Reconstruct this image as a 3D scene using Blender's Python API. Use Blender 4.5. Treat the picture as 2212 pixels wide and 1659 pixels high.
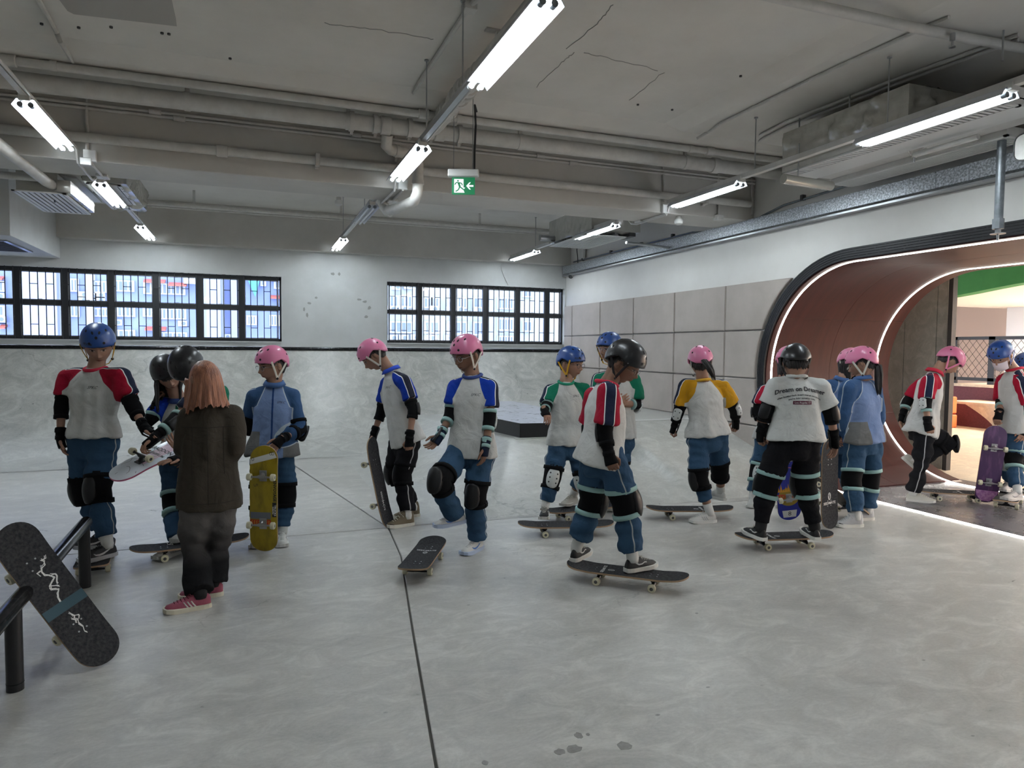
import bpy, bmesh, math, random
import numpy as np
from mathutils import Vector, Matrix
from mathutils.bvhtree import BVHTree
random.seed(5); rng = np.random.default_rng(7)
for o in list(bpy.data.objects): bpy.data.objects.remove(o)
SC = bpy.context.scene
COL = SC.collection
pi = math.pi
A = lambda *p: np.array(p, float)

# ------------------------------------------------------------------ camera, world, exposure
W, H, FPX = 2212, 1659, 1490.76
YAW, PITCH, ROLL, CH = .360765, .0512125, .0084046, 1.54
_f = A(math.sin(YAW)*math.cos(PITCH), math.cos(YAW)*math.cos(PITCH), -math.sin(PITCH))
_r = A(math.cos(YAW), -math.sin(YAW), 0); _u = np.cross(_r, _f)
_c, _s = math.cos(ROLL), math.sin(ROLL)
CF, CR, CU = _f, _c*_r+_s*_u, -_s*_r+_c*_u
CC = A(0, 0, CH)
cam = bpy.data.cameras.new('camera'); cam.sensor_fit = 'HORIZONTAL'; cam.sensor_width = 36
cam.lens = 36*FPX/W; cam.clip_start = .05; cam.clip_end = 300
camo = bpy.data.objects.new('camera', cam); COL.objects.link(camo)
M = Matrix(((CR[0], CU[0], -CF[0], CC[0]), (CR[1], CU[1], -CF[1], CC[1]), (CR[2], CU[2], -CF[2], CC[2]), (0, 0, 0, 1)))
camo.matrix_world = M; SC.camera = camo

SC.view_settings.view_transform = 'Standard'; SC.view_settings.look = 'None'
SC.view_settings.gamma = 1; SC.view_settings.use_curve_mapping = False
SC.view_settings.exposure = EXPOSURE = 1.42
wd = bpy.data.worlds.new('sky'); SC.world = wd; wd.use_nodes = True
bgn = wd.node_tree.nodes['Background']; bgn.inputs[0].default_value = (.80, .88, 1, 1); bgn.inputs[1].default_value = 2.6
TUBE, LED_E = 26, 5.5

def portal(name, loc, rot, sx, sy):
    l = bpy.data.lights.new(name, 'AREA'); l.shape = 'RECTANGLE'; l.size = sx; l.size_y = sy
    l.cycles.is_portal = True
    o = bpy.data.objects.new(name, l); COL.objects.link(o); o.location = loc; o.rotation_euler = rot
portal('window_portal', (-2.1, 12.95, 2.2), (-pi/2, 0, 0), 5.2, 1.14)
portal('window_portal', (4.1, 12.95, 2.2), (-pi/2, 0, 0), 3.6, 1.14)

def at(u, v, x=None, y=None, z=None, d=None):
    """the point of the place that lies on plane x, y, z or at depth d along the view through (u, v)"""
    r = CF + CR*(u-W/2)/FPX - CU*(v-H/2)/FPX
    if x is not None: t = (x-CC[0])/r[0]
    elif y is not None: t = (y-CC[1])/r[1]
    elif z is not None: t = (z-CC[2])/r[2]
    else: t = d
    return CC + r*t

# ------------------------------------------------------------------ materials
def mat(name, col, rough=.6, metal=0, noise=None, bump=0, bscale=60, spec=.5, emit=None, estr=0, coat=0, sheen=0, stretch=None):
    m = bpy.data.materials.new(name); m.use_nodes = True
    nt = m.node_tree; b = nt.nodes['Principled BSDF']
    b.inputs['Base Color'].default_value = (*col, 1); b.inputs['Roughness'].default_value = rough
    b.inputs['Metallic'].default_value = metal; b.inputs['Specular IOR Level'].default_value = spec
    if coat: b.inputs['Coat Weight'].default_value = coat; b.inputs['Coat Roughness'].default_value = .15
    if sheen: b.inputs['Sheen Weight'].default_value = sheen
    if emit: b.inputs['Emission Color'].default_value = (*emit, 1); b.inputs['Emission Strength'].default_value = estr
    tc = None
    if noise or bump:
        tc = nt.nodes.new('ShaderNodeTexCoord'); mp = nt.nodes.new('ShaderNodeMapping')
        if stretch: mp.inputs['Scale'].default_value = stretch
        nt.links.new(tc.outputs['Object'], mp.inputs[0])
    if noise:
        # noise = (scale, colour b, detail[, contrast lo, hi])
        n = nt.nodes.new('ShaderNodeTexNoise'); n.inputs['Scale'].default_value = noise[0]; n.inputs['Detail'].default_value = noise[2]
        n.inputs['Roughness'].default_value = .62
        nt.links.new(mp.outputs[0], n.inputs['Vector'])
        cr = nt.nodes.new('ShaderNodeValToRGB'); cr.color_ramp.elements[0].color = (*col, 1); cr.color_ramp.elements[1].color = (*noise[1], 1)
        lo, hi = (noise[3], noise[4]) if len(noise) > 3 else (.35, .65)
        cr.color_ramp.elements[0].position = lo; cr.color_ramp.elements[1].position = hi
        nt.links.new(n.outputs['Fac'], cr.inputs[0]); nt.links.new(cr.outputs[0], b.inputs['Base Color'])
    if bump:
        n2 = nt.nodes.new('ShaderNodeTexNoise'); n2.inputs['Scale'].default_value = bscale; n2.inputs['Detail'].default_value = 4
        nt.links.new(mp.outputs[0], n2.inputs['Vector'])
        bp = nt.nodes.new('ShaderNodeBump'); bp.inputs['Strength'].default_value = bump; bp.inputs['Distance'].default_value = .01
        nt.links.new(n2.outputs['Fac'], bp.inputs['Height']); nt.links.new(bp.outputs[0], b.inputs['Normal'])
    return m

def concrete(name, c1, c2, c3, rough=(.35, .6), sc=1.0, scratch=True, stretch=(1, 1, 1)):
    m = bpy.data.materials.new(name); m.use_nodes = True; nt = m.node_tree; N = nt.nodes.new; L = nt.links.new
    b = nt.nodes['Principled BSDF']; tc = N('ShaderNodeTexCoord'); mp = N('ShaderNodeMapping'); mp.inputs['Scale'].default_value = stretch
    L(tc.outputs['Object'], mp.inputs[0])
    def noise(s, d, r, dist=0):
        n = N('ShaderNodeTexNoise'); n.inputs['Scale'].default_value = s; n.inputs['Detail'].default_value = d; n.inputs['Roughness'].default_value = r
        n.inputs['Distortion'].default_value = dist; L(mp.outputs[0], n.inputs['Vector']); return n.outputs['Fac']
    def ramp(f, p):
        r = N('ShaderNodeValToRGB'); e = r.color_ramp.elements
        e[0].position, e[0].color = p[0][0], (*p[0][1], 1); e[1].position, e[1].color = p[-1][0], (*p[-1][1], 1)
        for q in p[1:-1]:
            x = e.new(q[0]); x.color = (*q[1], 1)
        L(f, r.inputs[0]); return r.outputs[0]
    def mix(f, a, c, t='MIX'):
        x = N('ShaderNodeMix'); x.data_type = 'RGBA'; x.blend_type = t
        (L(f, x.inputs[0]) if hasattr(f, 'links') else setattr(x.inputs[0], 'default_value', f)); L(a, x.inputs[6]); L(c, x.inputs[7]); return x.outputs[2]
    big = noise(.9*sc, 10, .68, .6)
    col = ramp(big, ((.32, c1), (.5, c2), (.68, c3)))
    mid = noise(5*sc, 12, .72, 1.0)
    col = mix(.6, col, ramp(mid, ((.32, tuple(v*.60 for v in c2)), (.5, c2), (.64, tuple(min(1, v*1.55) for v in c2)))))
    fine = noise(60*sc, 6, .7)
    col = mix(.25, col, ramp(fine, ((.3, tuple(v*.6 for v in c2)), (.7, tuple(min(1, v*1.3) for v in c2)))))
    if scratch:
        v = N('ShaderNodeTexVoronoi'); v.feature = 'DISTANCE_TO_EDGE'; v.inputs['Scale'].default_value = .55*sc
        w = N('ShaderNodeVectorMath'); w.operation = 'ADD'; nn = N('ShaderNodeTexNoise'); nn.inputs['Scale'].default_value = 3*sc; nn.inputs['Detail'].default_value = 6
        L(mp.outputs[0], nn.inputs['Vector']); sc_ = N('ShaderNodeVectorMath'); sc_.operation = 'SCALE'; sc_.inputs['Scale'].default_value = .5
        L(nn.outputs['Color'], sc_.inputs[0]); L(mp.outputs[0], w.inputs[0]); L(sc_.outputs[0], w.inputs[1]); L(w.outputs[0], v.inputs['Vector'])
        cr = ramp(v.outputs['Distance'], ((0, (.72, .72, .72)), (.0035, (1, 1, 1)), (1, (1, 1, 1))))
        gate = ramp(noise(.7*sc, 2, .5), ((.5, (0, 0, 0)), (.58, (1, 1, 1))))
        g2 = N('ShaderNodeMix'); g2.data_type = 'RGBA'; g2.blend_type = 'MULTIPLY'; L(gate, g2.inputs[0]); L(col, g2.inputs[6]); L(cr, g2.inputs[7]); col = g2.outputs[2]
        # dark pits
        pv = N('ShaderNodeTexVoronoi'); pv.inputs['Scale'].default_value = 5.5*sc; L(mp.outputs[0], pv.inputs['Vector'])
        pr = ramp(pv.outputs['Distance'], ((.0, (.35, .35, .35)), (.045, (.6, .6, .6)), (.055, (1, 1, 1))))
        g3 = N('ShaderNodeMix'); g3.data_type = 'RGBA'; g3.blend_type = 'MULTIPLY'
        L(ramp(noise(2.3*sc, 3, .5), ((.56, (0, 0, 0)), (.6, (1, 1, 1)))), g3.inputs[0]); L(col, g3.inputs[6]); L(pr, g3.inputs[7]); col = g3.outputs[2]
    L(col, b.inputs['Base Color'])
    rr = N('ShaderNodeMapRange'); L(mid, rr.inputs[0]); rr.inputs[1].default_value = .3; rr.inputs[2].default_value = .7; rr.inputs[3].default_value = rough[0]; rr.inputs[4].default_value = rough[1]
    L(rr.outputs[0], b.inputs['Roughness'])
    bp = N('ShaderNodeBump'); bp.inputs['Strength'].default_value = .25; bp.inputs['Distance'].default_value = .01
    L(mid, bp.inputs['Height']); L(bp.outputs[0], b.inputs['Normal'])
    return m

def emis(name, col, s, rough=.5):
    m = bpy.data.materials.new(name); m.use_nodes = True; nt = m.node_tree
    b = nt.nodes['Principled BSDF']; b.inputs['Base Color'].default_value = (.8, .8, .8, 1)
    b.inputs['Emission Color'].default_value = (*col, 1); b.inputs['Emission Strength'].default_value = s
    return m

m_floor = concrete('polished_concrete', (.31, .303, .28), (.455, .445, .415), (.66, .65, .62), (.26, .5), 1, True, (.75, 1.25, 1))
m_ramp = concrete('ramp_concrete', (.37, .37, .345), (.45, .45, .42), (.58, .58, .56), (.25, .5), .8)
m_wall = mat('white_paint_wall', (.48, .49, .48), .7, noise=(1.6, (.55, .56, .555), 8), bump=.12, bscale=14)
m_ceil = mat('grey_paint_ceiling', (.60, .575, .53), .75, noise=(1.1, (.68, .655, .61), 9), bump=.15, bscale=9)
m_beam = mat('grey_paint_beam', (.48, .465, .43), .75, noise=(1.3, (.56, .545, .51), 9), bump=.15, bscale=12)
m_pipe = mat('painted_pipe', (.50, .49, .46), .45, noise=(9, (.58, .57, .54), 4))
m_rwall = mat('cream_paint_wall', (.64, .625, .59), .65, noise=(.8, (.72, .71, .68), 7), bump=.08, bscale=10)
m_pad = mat('beige_pad_fabric', (.40, .355, .315), .7, noise=(2.5, (.46, .41, .37), 6), bump=.25, bscale=180)
m_padseam = mat('dark_joint', (.10, .085, .075), .9)
m_black = mat('black_metal', (.018, .018, .02), .35, .3, bump=.1, bscale=40)
m_rail = mat('black_rail_steel', (.016, .016, .018), .22, .5, noise=(30, (.10, .10, .105), 6, .55, .75))
m_frame = mat('window_frame_black', (.03, .032, .036), .45)
m_galv = mat('galvanised_steel', (.30, .32, .34), .38, .75, noise=(55, (.66, .70, .74), 3, .42, .62), bump=.15, bscale=70)
m_steel = mat('grey_steel', (.38, .39, .40), .3, .85)
m_pipe_g = mat('grey_iron_pipe', (.14, .16, .175), .35, .5, noise=(20, (.22, .24, .26), 4))
m_white = mat('white_plastic', (.62, .62, .60), .45)
m_lampbody = mat('lamp_reflector_white', (.50, .52, .55), .35)
m_tube = emis('fluorescent_tube', (.86, .95, 1), TUBE)
m_tube_off = mat('unlit_tube', (.62, .64, .66), .3)
m_led = emis('led_strip', (1, .97, .90), LED_E)
m_red = mat('red_film_plywood', (.068, .0145, .012), .45, noise=(2.2, (.045, .010, .009), 9, .3, .7), bump=.06, bscale=14, stretch=(6, 1, 1), spec=.25)
m_tfloor = concrete('violet_floor_paint', (.085, .078, .088), (.105, .098, .108), (.13, .122, .132), (.2, .38), .9, False)
m_tan = concrete('tan_floor', (.60, .50, .38), (.68, .58, .45), (.74, .65, .53), (.3, .5), 1, False)
m_purple = mat('plum_paint', (.11, .028, .045), .6, noise=(25, (.15, .04, .06), 5))
m_orange = mat('orange_pad', (.62, .13, .025), .6)
m_green = mat('green_paint', (.035, .24, .075), .6, noise=(1.5, (.05, .30, .10), 4))
m_pink = mat('pale_pink_wall', (.76, .66, .62), .7)
m_deckv = concrete('violet_grey_deck', (.40, .41, .45), (.48, .49, .55), (.58, .59, .66), (.22, .42), 1.2, False)
m_foil = mat('foil_insulation', (.52, .51, .47), .25, .45, bump=1.0, bscale=7)
m_cable = mat('black_cable', (.02, .02, .022), .5)
m_exit = emis('exit_green', (.0, .22, .07), .16); m_exit.node_tree.nodes['Principled BSDF'].inputs['Base Color'].default_value = (.0, .10, .035, 1)
m_exitw = emis('exit_white', (.75, .80, .95), .22)
m_grille = mat('grille_dark', (.05, .05, .05), .6)

def glass_mat():
    m = bpy.data.materials.new('window_glass'); m.use_nodes = True; nt = m.node_tree; nt.nodes.clear()
    o = nt.nodes.new('ShaderNodeOutputMaterial'); mx = nt.nodes.new('ShaderNodeMixShader'); t = nt.nodes.new('ShaderNodeBsdfTransparent'); g = nt.nodes.new('ShaderNodeBsdfGlossy')
    t.inputs[0].default_value = (.95, .97, 1, 1); g.inputs['Roughness'].default_value = .03; mx.inputs[0].default_value = .05
    nt.links.new(t.outputs[0], mx.inputs[1]); nt.links.new(g.outputs[0], mx.inputs[2]); nt.links.new(mx.outputs[0], o.inputs[0]); return m
m_glass = glass_mat()

# ------------------------------------------------------------------ mesh helpers
def norm(v):
    v = np.asarray(v, float); n = np.linalg.norm(v); return v/n if n > 1e-9 else v
def lerp(a, c, t): return a+(c-a)*t
class MB:
    def __init__(s): s.v = []; s.f = []; s.m = []; s.n = 0
    def add(s, v, f, mi=0):
        v = np.asarray(v, float).reshape(-1, 3); s.v.append(v); o = s.n
        for q in f: s.f.append([i+o for i in q]); s.m.append(mi)
        s.n += len(v); return s
    def box(s, x0, x1, y0, y1, z0, z1, mi=0):
        v = [(x, y, z) for x in (x0, x1) for y in (y0, y1) for z in (z0, z1)]
        return s.add(v, [(0, 1, 3, 2), (4, 6, 7, 5), (0, 4, 5, 1), (2, 3, 7, 6), (0, 2, 6, 4), (1, 5, 7, 3)], mi)
    def obox(s, c, ex, ey, ez, mi=0):
        c, ex, ey, ez = map(lambda a: np.asarray(a, float), (c, ex, ey, ez))
        v = [c+a*ex+b*ey+d*ez for a in (-1, 1) for b in (-1, 1) for d in (-1, 1)]
        return s.add(v, [(0, 1, 3, 2), (4, 6, 7, 5), (0, 4, 5, 1), (2, 3, 7, 6), (0, 2, 6, 4), (1, 5, 7, 3)], mi)
    def tube(s, pts, r, n=10, mi=0, cap=True, flat=None, ref=None, closed=False):
        """tube through pts; r scalar or list; flat = list/scalar second radius; ref = direction of the first radius"""
        P = [np.asarray(p, float) for p in pts]; k = len(P)
        rr = np.full(k, r) if np.isscalar(r) else np.asarray(r, float)
        r2 = rr if flat is None else (np.full(k, flat) if np.isscalar(flat) else np.asarray(flat, float))
        V = []; F = []; pe = None
        for i in range(k):
            if closed: t = P[(i+1) % k]-P[i-1]
            else: t = P[min(i+1, k-1)]-P[max(i-1, 0)]
            t = norm(t)
            if ref is not None:
                rf = np.asarray(ref, float); rf = rf[i] if rf.ndim > 1 else rf
                e = rf-t*(rf@t)
                if np.linalg.norm(e) < 1e-4: e = np.cross(t, A(.3, .5, .8))
            elif pe is None: e = np.cross(t, A(0, 0, 1)) if abs(t[2]) < .9 else np.cross(t, A(1, 0, 0))
            else: e = pe-t*(pe@t)
            e = norm(e); g = np.cross(t, e); pe = e
            for j in range(n):
                a = 2*pi*j/n; V.append(P[i]+e*math.cos(a)*rr[i]+g*math.sin(a)*r2[i])
        K = k if closed else k-1
        for i in range(K):
            b = ((i+1) % k)*n
            for j in range(n): F.append((i*n+j, i*n+(j+1) % n, b+(j+1) % n, b+j))
        if cap and not closed: F.append(tuple(range(n-1, -1, -1))); F.append(tuple((k-1)*n+j for j in range(n)))
        return s.add(V, F, mi)
    def prism(s, poly, d, mi=0):
        """closed polygon of 3-D points extruded by the vector d"""
        P = [np.asarray(p, float) for p in poly]; n = len(P); V = P+[p+np.asarray(d, float) for p in P]
        return s.add(V, [tuple(range(n-1, -1, -1)), tuple(range(n, 2*n))]+[(i, (i+1) % n, n+(i+1) % n, n+i) for i in range(n)], mi)
    def grid(s, G, mi=0, wrapu=False, wrapv=False):
        G = np.asarray(G); a, b = G.shape[:2]; F = []
        for i in range(a if wrapu else a-1):
            for j in range(b if wrapv else b-1):
                F.append((i*b+j, i*b+(j+1) % b, ((i+1) % a)*b+(j+1) % b, ((i+1) % a)*b+j))
        return s.add(G.reshape(-1, 3), F, mi)
    def ell(s, c, r, nu=14, nv=10, mi=0, R=None):
        G = []
        R = np.eye(3) if R is None else R
        for i in range(nv+1):
            ph = -pi/2+pi*i/nv
            G.append([np.asarray(c)+R@(A(math.cos(ph)*math.cos(2*pi*j/nu)*r[0], math.cos(ph)*math.sin(2*pi*j/nu)*r[1], math.sin(ph)*r[2])) for j in range(nu)])
        return s.grid(G, mi, wrapv=True)
    def mesh(s, name):
        me = bpy.data.meshes.new(name)
        me.from_pydata(np.concatenate(s.v).tolist() if s.v else [], [], s.f); me.polygons.foreach_set('material_index', s.m); me.update()
        return me
    def obj(s, name, mats, parent=None, smooth=False, bevel=0, loc=None, seg=1, fix=True):
        me = s.mesh(name)
        for m in (mats if isinstance(mats, (list, tuple)) else [mats]): me.materials.append(m)
        if fix:
            b = bmesh.new(); b.from_mesh(me); bmesh.ops.remove_doubles(b, verts=b.verts, dist=1e-6); bmesh.ops.recalc_face_normals(b, faces=b.faces)
            if bevel: bmesh.ops.bevel(b, geom=[e for e in b.edges if e.is_manifold and e.calc_face_angle(0) > .6], offset=bevel, segments=seg, affect='EDGES')
            b.to_mesh(me); b.free()
        return link(name, me, parent, smooth, loc)
def link(name, me, parent=None, smooth=False, loc=None):
    o = bpy.data.objects.new(name, me); COL.objects.link(o)
    if smooth:
        me.shade_smooth()
        if smooth != 2:
            try: me.set_sharp_from_angle(angle=.7)
            except Exception: pass
    if parent: o.parent = parent; o.matrix_parent_inverse = PINV.get(parent.name, Matrix()).copy()
    if loc is not None: o.location = loc
    return o
PINV = {}
def thing(name, label, cat, loc=(0, 0, 0), group=None):
    """an Empty at the thing's base; children are given in world coordinates"""
    o = bpy.data.objects.new(name, None); COL.objects.link(o); o.location = [float(a) for a in loc]; o.empty_display_size = .1
    o['label'] = label; o['category'] = cat
    if group: o['group'] = group
    PINV[o.name] = Matrix.Translation(-Vector([float(a) for a in loc])); return o
def tag(o, label, cat, group=None):
    o['label'] = label; o['category'] = cat
    if group: o['group'] = group
    return o
def struct(o, label=None):
    o['kind'] = 'structure'
    if label: o['label'] = label
    return o
def copy_tree(o, parent=None):
    c = o.copy(); COL.objects.link(c)
    if parent: c.parent = parent
    for ch in list(o.children): copy_tree(ch, c)
    return c
def text_mesh(body, size=1.0, align='CENTER', bold=0, shear=0, space=1):
    cu = bpy.data.curves.new('lettering', 'FONT'); cu.body = body; cu.size = size; cu.align_x = align; cu.align_y = 'CENTER'; cu.offset = bold; cu.shear = shear; cu.resolution_u = 2; cu.space_character = space
    o = bpy.data.objects.new('lettering', cu); COL.objects.link(o); bpy.context.view_layer.update()
    me = bpy.data.meshes.new_from_object(o.evaluated_get(bpy.context.evaluated_depsgraph_get()))
    bpy.data.objects.remove(o); bpy.data.curves.remove(cu)
    v = np.array([p.co[:] for p in me.vertices]).reshape(-1, 3); f = [tuple(p.vertices) for p in me.polygons]; bpy.data.meshes.remove(me)
    return v, f
# ------------------------------------------------------------------ the room
XW, YB, ZC = 5.934, 12.69, 3.87
XL, YR = -4.6, -5.0
LIP, WY0 = .0, 2.6

# floor: base and slabs with recessed joints
fb = struct(MB().box(XL, XW, YR, YB, -.25, -.012).obj('floor', mat('joint_filler', (.10, .095, .085), .9)), 'grey polished concrete floor of the skate hall')
jA = [(.46, YR), (.46, 1.2), (.62, 2.4), (.80, 3.6), (1.02, 5.0), (1.08, 5.83)]
jB = 5.83
def slab(poly, n='concrete_slab'):
    pts = [(x, y, -.05) for x, y in poly]
    o = MB().prism(pts, (0, 0, .05)).obj(n, m_floor, fb, bevel=.003); return o
g = .006
slab([(XL, YR)]+[(x-g, y) for x, y in jA[:-1]]+[(jA[-1][0]-g, jB-g), (XL, jB-g)])
slab([(XW, YR), (XW, jB-g-.15), (jA[-1][0]+g, jB-g)]+[(x+g, y) for x, y in jA[:-1]][::-1])
slab([(XL, jB+g), (jA[-1][0]-g, jB+g), (.5, 9.3), (.3, 10.2), (XL, 10.2)])
slab([(jA[-1][0]+g, jB+g), (XW, jB+g-.15), (XW, 10.2), (.3+.02, 10.2), (.5+.02, 9.3)])

# quarter pipe along the back wall with transition towards the bank
ZQ, YC, RQ = 1.50, 12.30, 2.75
ext = math.sqrt(RQ**2-(RQ-ZQ)**2)
G = []
xs = np.linspace(XL, XW, 60)
def quarter(x, t):
    a = t*math.acos((RQ-ZQ)/RQ); return A(x, YC-ext+RQ*math.sin(a), RQ-RQ*math.cos(a)+.004)
G = [[quarter(x, t) for t in np.linspace(0, 1, 28)] for x in xs]
ramp = thing('quarter_pipe', 'smooth grey concrete quarter pipe running along the back wall under the windows', 'skate ramp', (0, YC, 0))
MB().grid(G).obj('ramp_surface', m_ramp, ramp, smooth=2)
MB().box(XL, XW, YC+.02, YB, 1.40, 1.49).obj('top_deck', m_ramp, ramp)
MB().tube([(XL, YC+.0, ZQ+.005), (XW-.02, YC+.0, ZQ+.005)], .032, 12).obj('coping_pipe', m_rail, ramp, smooth=True)['label'] = 'black steel coping pipe'
MB().box(XL, XW, YC+.04, YC+.055, 1.40, 1.535).obj('coping_angle', m_steel, ramp)

# bank and ledge deck in the right corner
D1, D0 = .60, .42
bank = thing('concrete_bank', 'sloping grey concrete bank rising to the deck beside the padded wall', 'skate ramp', (4.2, 7, 0))
p0, p1 = at(1095, 949, z=D0), at(1200, 946, z=D0)
yt = float(p1[1]); T0, T1 = A(p0[0], yt, D0), A(4.35, yt, D0)
def hb(x, y):
    top = D0+(D1-D0)*min(1, max(0, (x-4.25)/.12)); f = (y-5.84)/(yt-5.84)
    front = top*f if f < 1 else top
    xl = 2.0-.13*(y-5.84); left = max(0, (x-xl))*(.42/(T0[0]-(2.0-.13*(yt-5.84))))
    h = min(front, left, top if y < yt+.6 or x > 3.2 else D0)
    if y > yt+.6 and x < 3.3: h = min(h, D0)
    return h
gx = np.concatenate([np.linspace(1.2, 4.2, 61), [4.25, 4.31, 4.37], np.linspace(4.45, XW, 10)]); gy = np.concatenate([np.linspace(5.84, yt, 24), np.linspace(yt+.03, 12.2, 40)])
MB().grid([[A(x, y, hb(x, y)+.002) for y in gy] for x in gx]).obj('bank_face', m_ramp, bank, smooth=True)
MB().obox((T0+T1)/2+A(.1, .04, .004), A((T1-T0)[0]/2, 0, 0), A(0, .045, 0), A(0, 0, .004)).obj('bank_edge', m_ramp, bank)
q0 = at(1367, 908, z=D1)
MB().box(4.35, XW, yt-.01, yt+.10, D1-.03, D1+.006).obj('bank_edge', m_white, bank)
ledge = thing('ledge_deck', 'raised skate deck with violet-grey top and black steel edge in the corner', 'skate ledge', (4.5, 9, D0))
c1, c2 = at(1124, 915, z=D1), at(1074, 905, z=D1)
poly = [(XW, yt+.1), (4.35, yt+.1), (c1[0]+.75, c1[1]-.12), (c1[0], c1[1]), (c2[0], c2[1]), (c2[0]-.08, c2[1]+1.0), (3.6, 12.3), (XW, 12.4)]
MB().prism([(x, y, D1-.03) for x, y in poly], (0, 0, .03)).obj('deck_top', m_deckv, ledge)
for (x0, y0), (x1, y1) in zip(poly[1:6], poly[2:7]):
    d = norm(A(x1-x0, y1-y0, 0)); nn = A(d[1], -d[0], 0)
    if nn[1] > 0 and abs(nn[0]) < .5: nn = -nn
    MB().obox(A((x0+x1)/2, (y0+y1)/2, (D0+D1)/2-.1), A(x1-x0, y1-y0, 0)/2, nn*.006, A(0, 0, (D1-D0)/2+.102)).obj('edge_plate', m_black, ledge)

# back wall with two window openings
WZ0, WZ1 = 1.63, 2.75
wl = (-8.3, .495); wr = (2.33, XW-.03)
T = .28
w = MB()
w.box(XL, XW+T, YB, YB+T, -.2, WZ0).box(XL, XW+T, YB, YB+T, WZ1, 4.2)
w.box(wl[1], wr[0], YB, YB+T, WZ0, WZ1).box(wr[1], XW+T, YB, YB+T, WZ0, WZ1)
struct(w.obj('wall_back', m_wall), 'white painted back wall with two long barred windows')
struct(MB().box(XL-T, XL, YR, YB, -.2, 4.2).obj('wall_left', m_wall))
struct(MB().box(XL, XW+T, YR-T, YR, -.2, 4.2).obj('wall_rear', m_wall))
# where paint has flaked off the back wall
def flake(u, v, sx, sz, k, sd):
    p = at(u, v, y=YB); rr = random.Random(sd); P = []
    for i in range(k):
        a = 2*pi*i/k; q = .6+.5*rr.random(); P.append(A(p[0]+math.cos(a)*sx*q, YB-.0015, p[2]+math.sin(a)*sz*q))
    MB().prism(P, (0, .003, 0)).obj('paint_flake', mat_flake, bpy.data.objects['wall_back'])
mat_flake = mat('bare_plaster', (.30, .30, .28), .9)
for a in ((719, 592, .05, .03, 5, 1), (732, 592, .03, .035, 5, 2), (683, 643, .035, .025, 5, 3), (668, 655, .05, .03, 6, 4), (657, 668, .02, .04, 5, 5), (663, 681, .025, .05, 6, 6),
          (776, 647, .06, .025, 6, 7), (788, 652, .05, .03, 6, 8), (798, 665, .04, .05, 5, 9), (791, 684, .04, .03, 7, 10)): flake(*a)

# right wall with the stadium opening
RT, YT, YT2 = 1.25, 5.6, 1.2      # tunnel radius, centre of its left arc, of its right arc
def stadium(R, n=26, lift=0.0):
    pts = []
    for i in range(n+1):
        a = -pi/2+pi*i/n; pts.append((YT+R*math.cos(a), RT+R*math.sin(a)))
    for i in range(n+1):
        a = pi/2+pi*i/n; pts.append((YT2+R*math.cos(a), RT+R*math.sin(a)))
    return pts
def wall_with_hole(x0, x1, y0, y1, z1, R, name, m):
    pts = stadium(R); N = len(pts); mb = MB()
    def outer(p):
        y, z = p; cy = min(max(y, YT2), YT); dy, dz = y-cy, z-RT
        if abs(dy) < 1e-6: return (y, z1 if dz > 0 else -.2)
        ts = []
        if dy > 0: ts.append((y1-cy)/dy)
        if dy < 0: ts.append((y0-cy)/dy)
        if dz > 0: ts.append((z1-RT)/dz)
        if dz < 0: ts.append((-.2-RT)/dz)
        t = min(ts); return (cy+dy*t, RT+dz*t)
    V = []
    for x in (x0, x1):
        for p in pts: V.append((x, p[0], p[1]))
        for p in pts: o = outer(p); V.append((x, o[0], o[1]))
    F = []
    for i in range(N):
        j = (i+1) % N
        F += [(i, j, N+j, N+i), (2*N+i, 3*N+i, 3*N+j, 2*N+j), (i, 2*N+i, 2*N+j, j)]
    # corners
    for x, off in ((x0, 0), (x1, 2*N)):
        pass
    mb.add(V, F)
    # fill corner triangles
    cs = [(y1, -.2), (y1, z1), (y0, z1), (y0, -.2)]
    O = [outer(p) for p in pts]
    for x in (x0, x1):
        for i in range(N):
            a_, b_ = O[i], O[(i+1) % N]
            if abs(a_[0]-b_[0]) > 1e-6 and abs(a_[1]-b_[1]) > 1e-6:
                for c_ in cs:
                    if (abs(c_[0]-a_[0]) < 1e-6 or abs(c_[1]-a_[1]) < 1e-6) and (abs(c_[0]-b_[0]) < 1e-6 or abs(c_[1]-b_[1]) < 1e-6):
                        mb.add([(x, *a_), (x, *b_), (x, *c_)], [(0, 1, 2)])
    return mb.obj(name, m)
struct(wall_with_hole(XW, XW+.15, YR, YB+T, 4.2, RT+.10, 'wall_right', m_rwall), 'cream painted right wall with the tunnel opening')
XT1 = 7.95
struct(wall_with_hole(XT1-.12, XT1, YR, 12.6, 4.2, RT+.01, 'wall_tunnel_far', m_pink), 'far face of the wall around the tunnel')

tun = thing('tunnel', 'dark red plywood-lined tunnel with white light strips round both mouths', 'tunnel', (7, 5, 0))
def ring(x0, x1, R0, R1, name, m, a0=0, a1=None, par=tun, nseg=40, smooth=True):
    P0, P1 = stadium(R0, nseg), stadium(R1, nseg)
    G = [[(x0, *p) for p in P0], [(x1, *p) for p in P0], [(x1, *p) for p in P1], [(x0, *p) for p in P1]]
    return MB().grid(G, wrapu=True, wrapv=True).obj(name, m, par, smooth=smooth)
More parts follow.
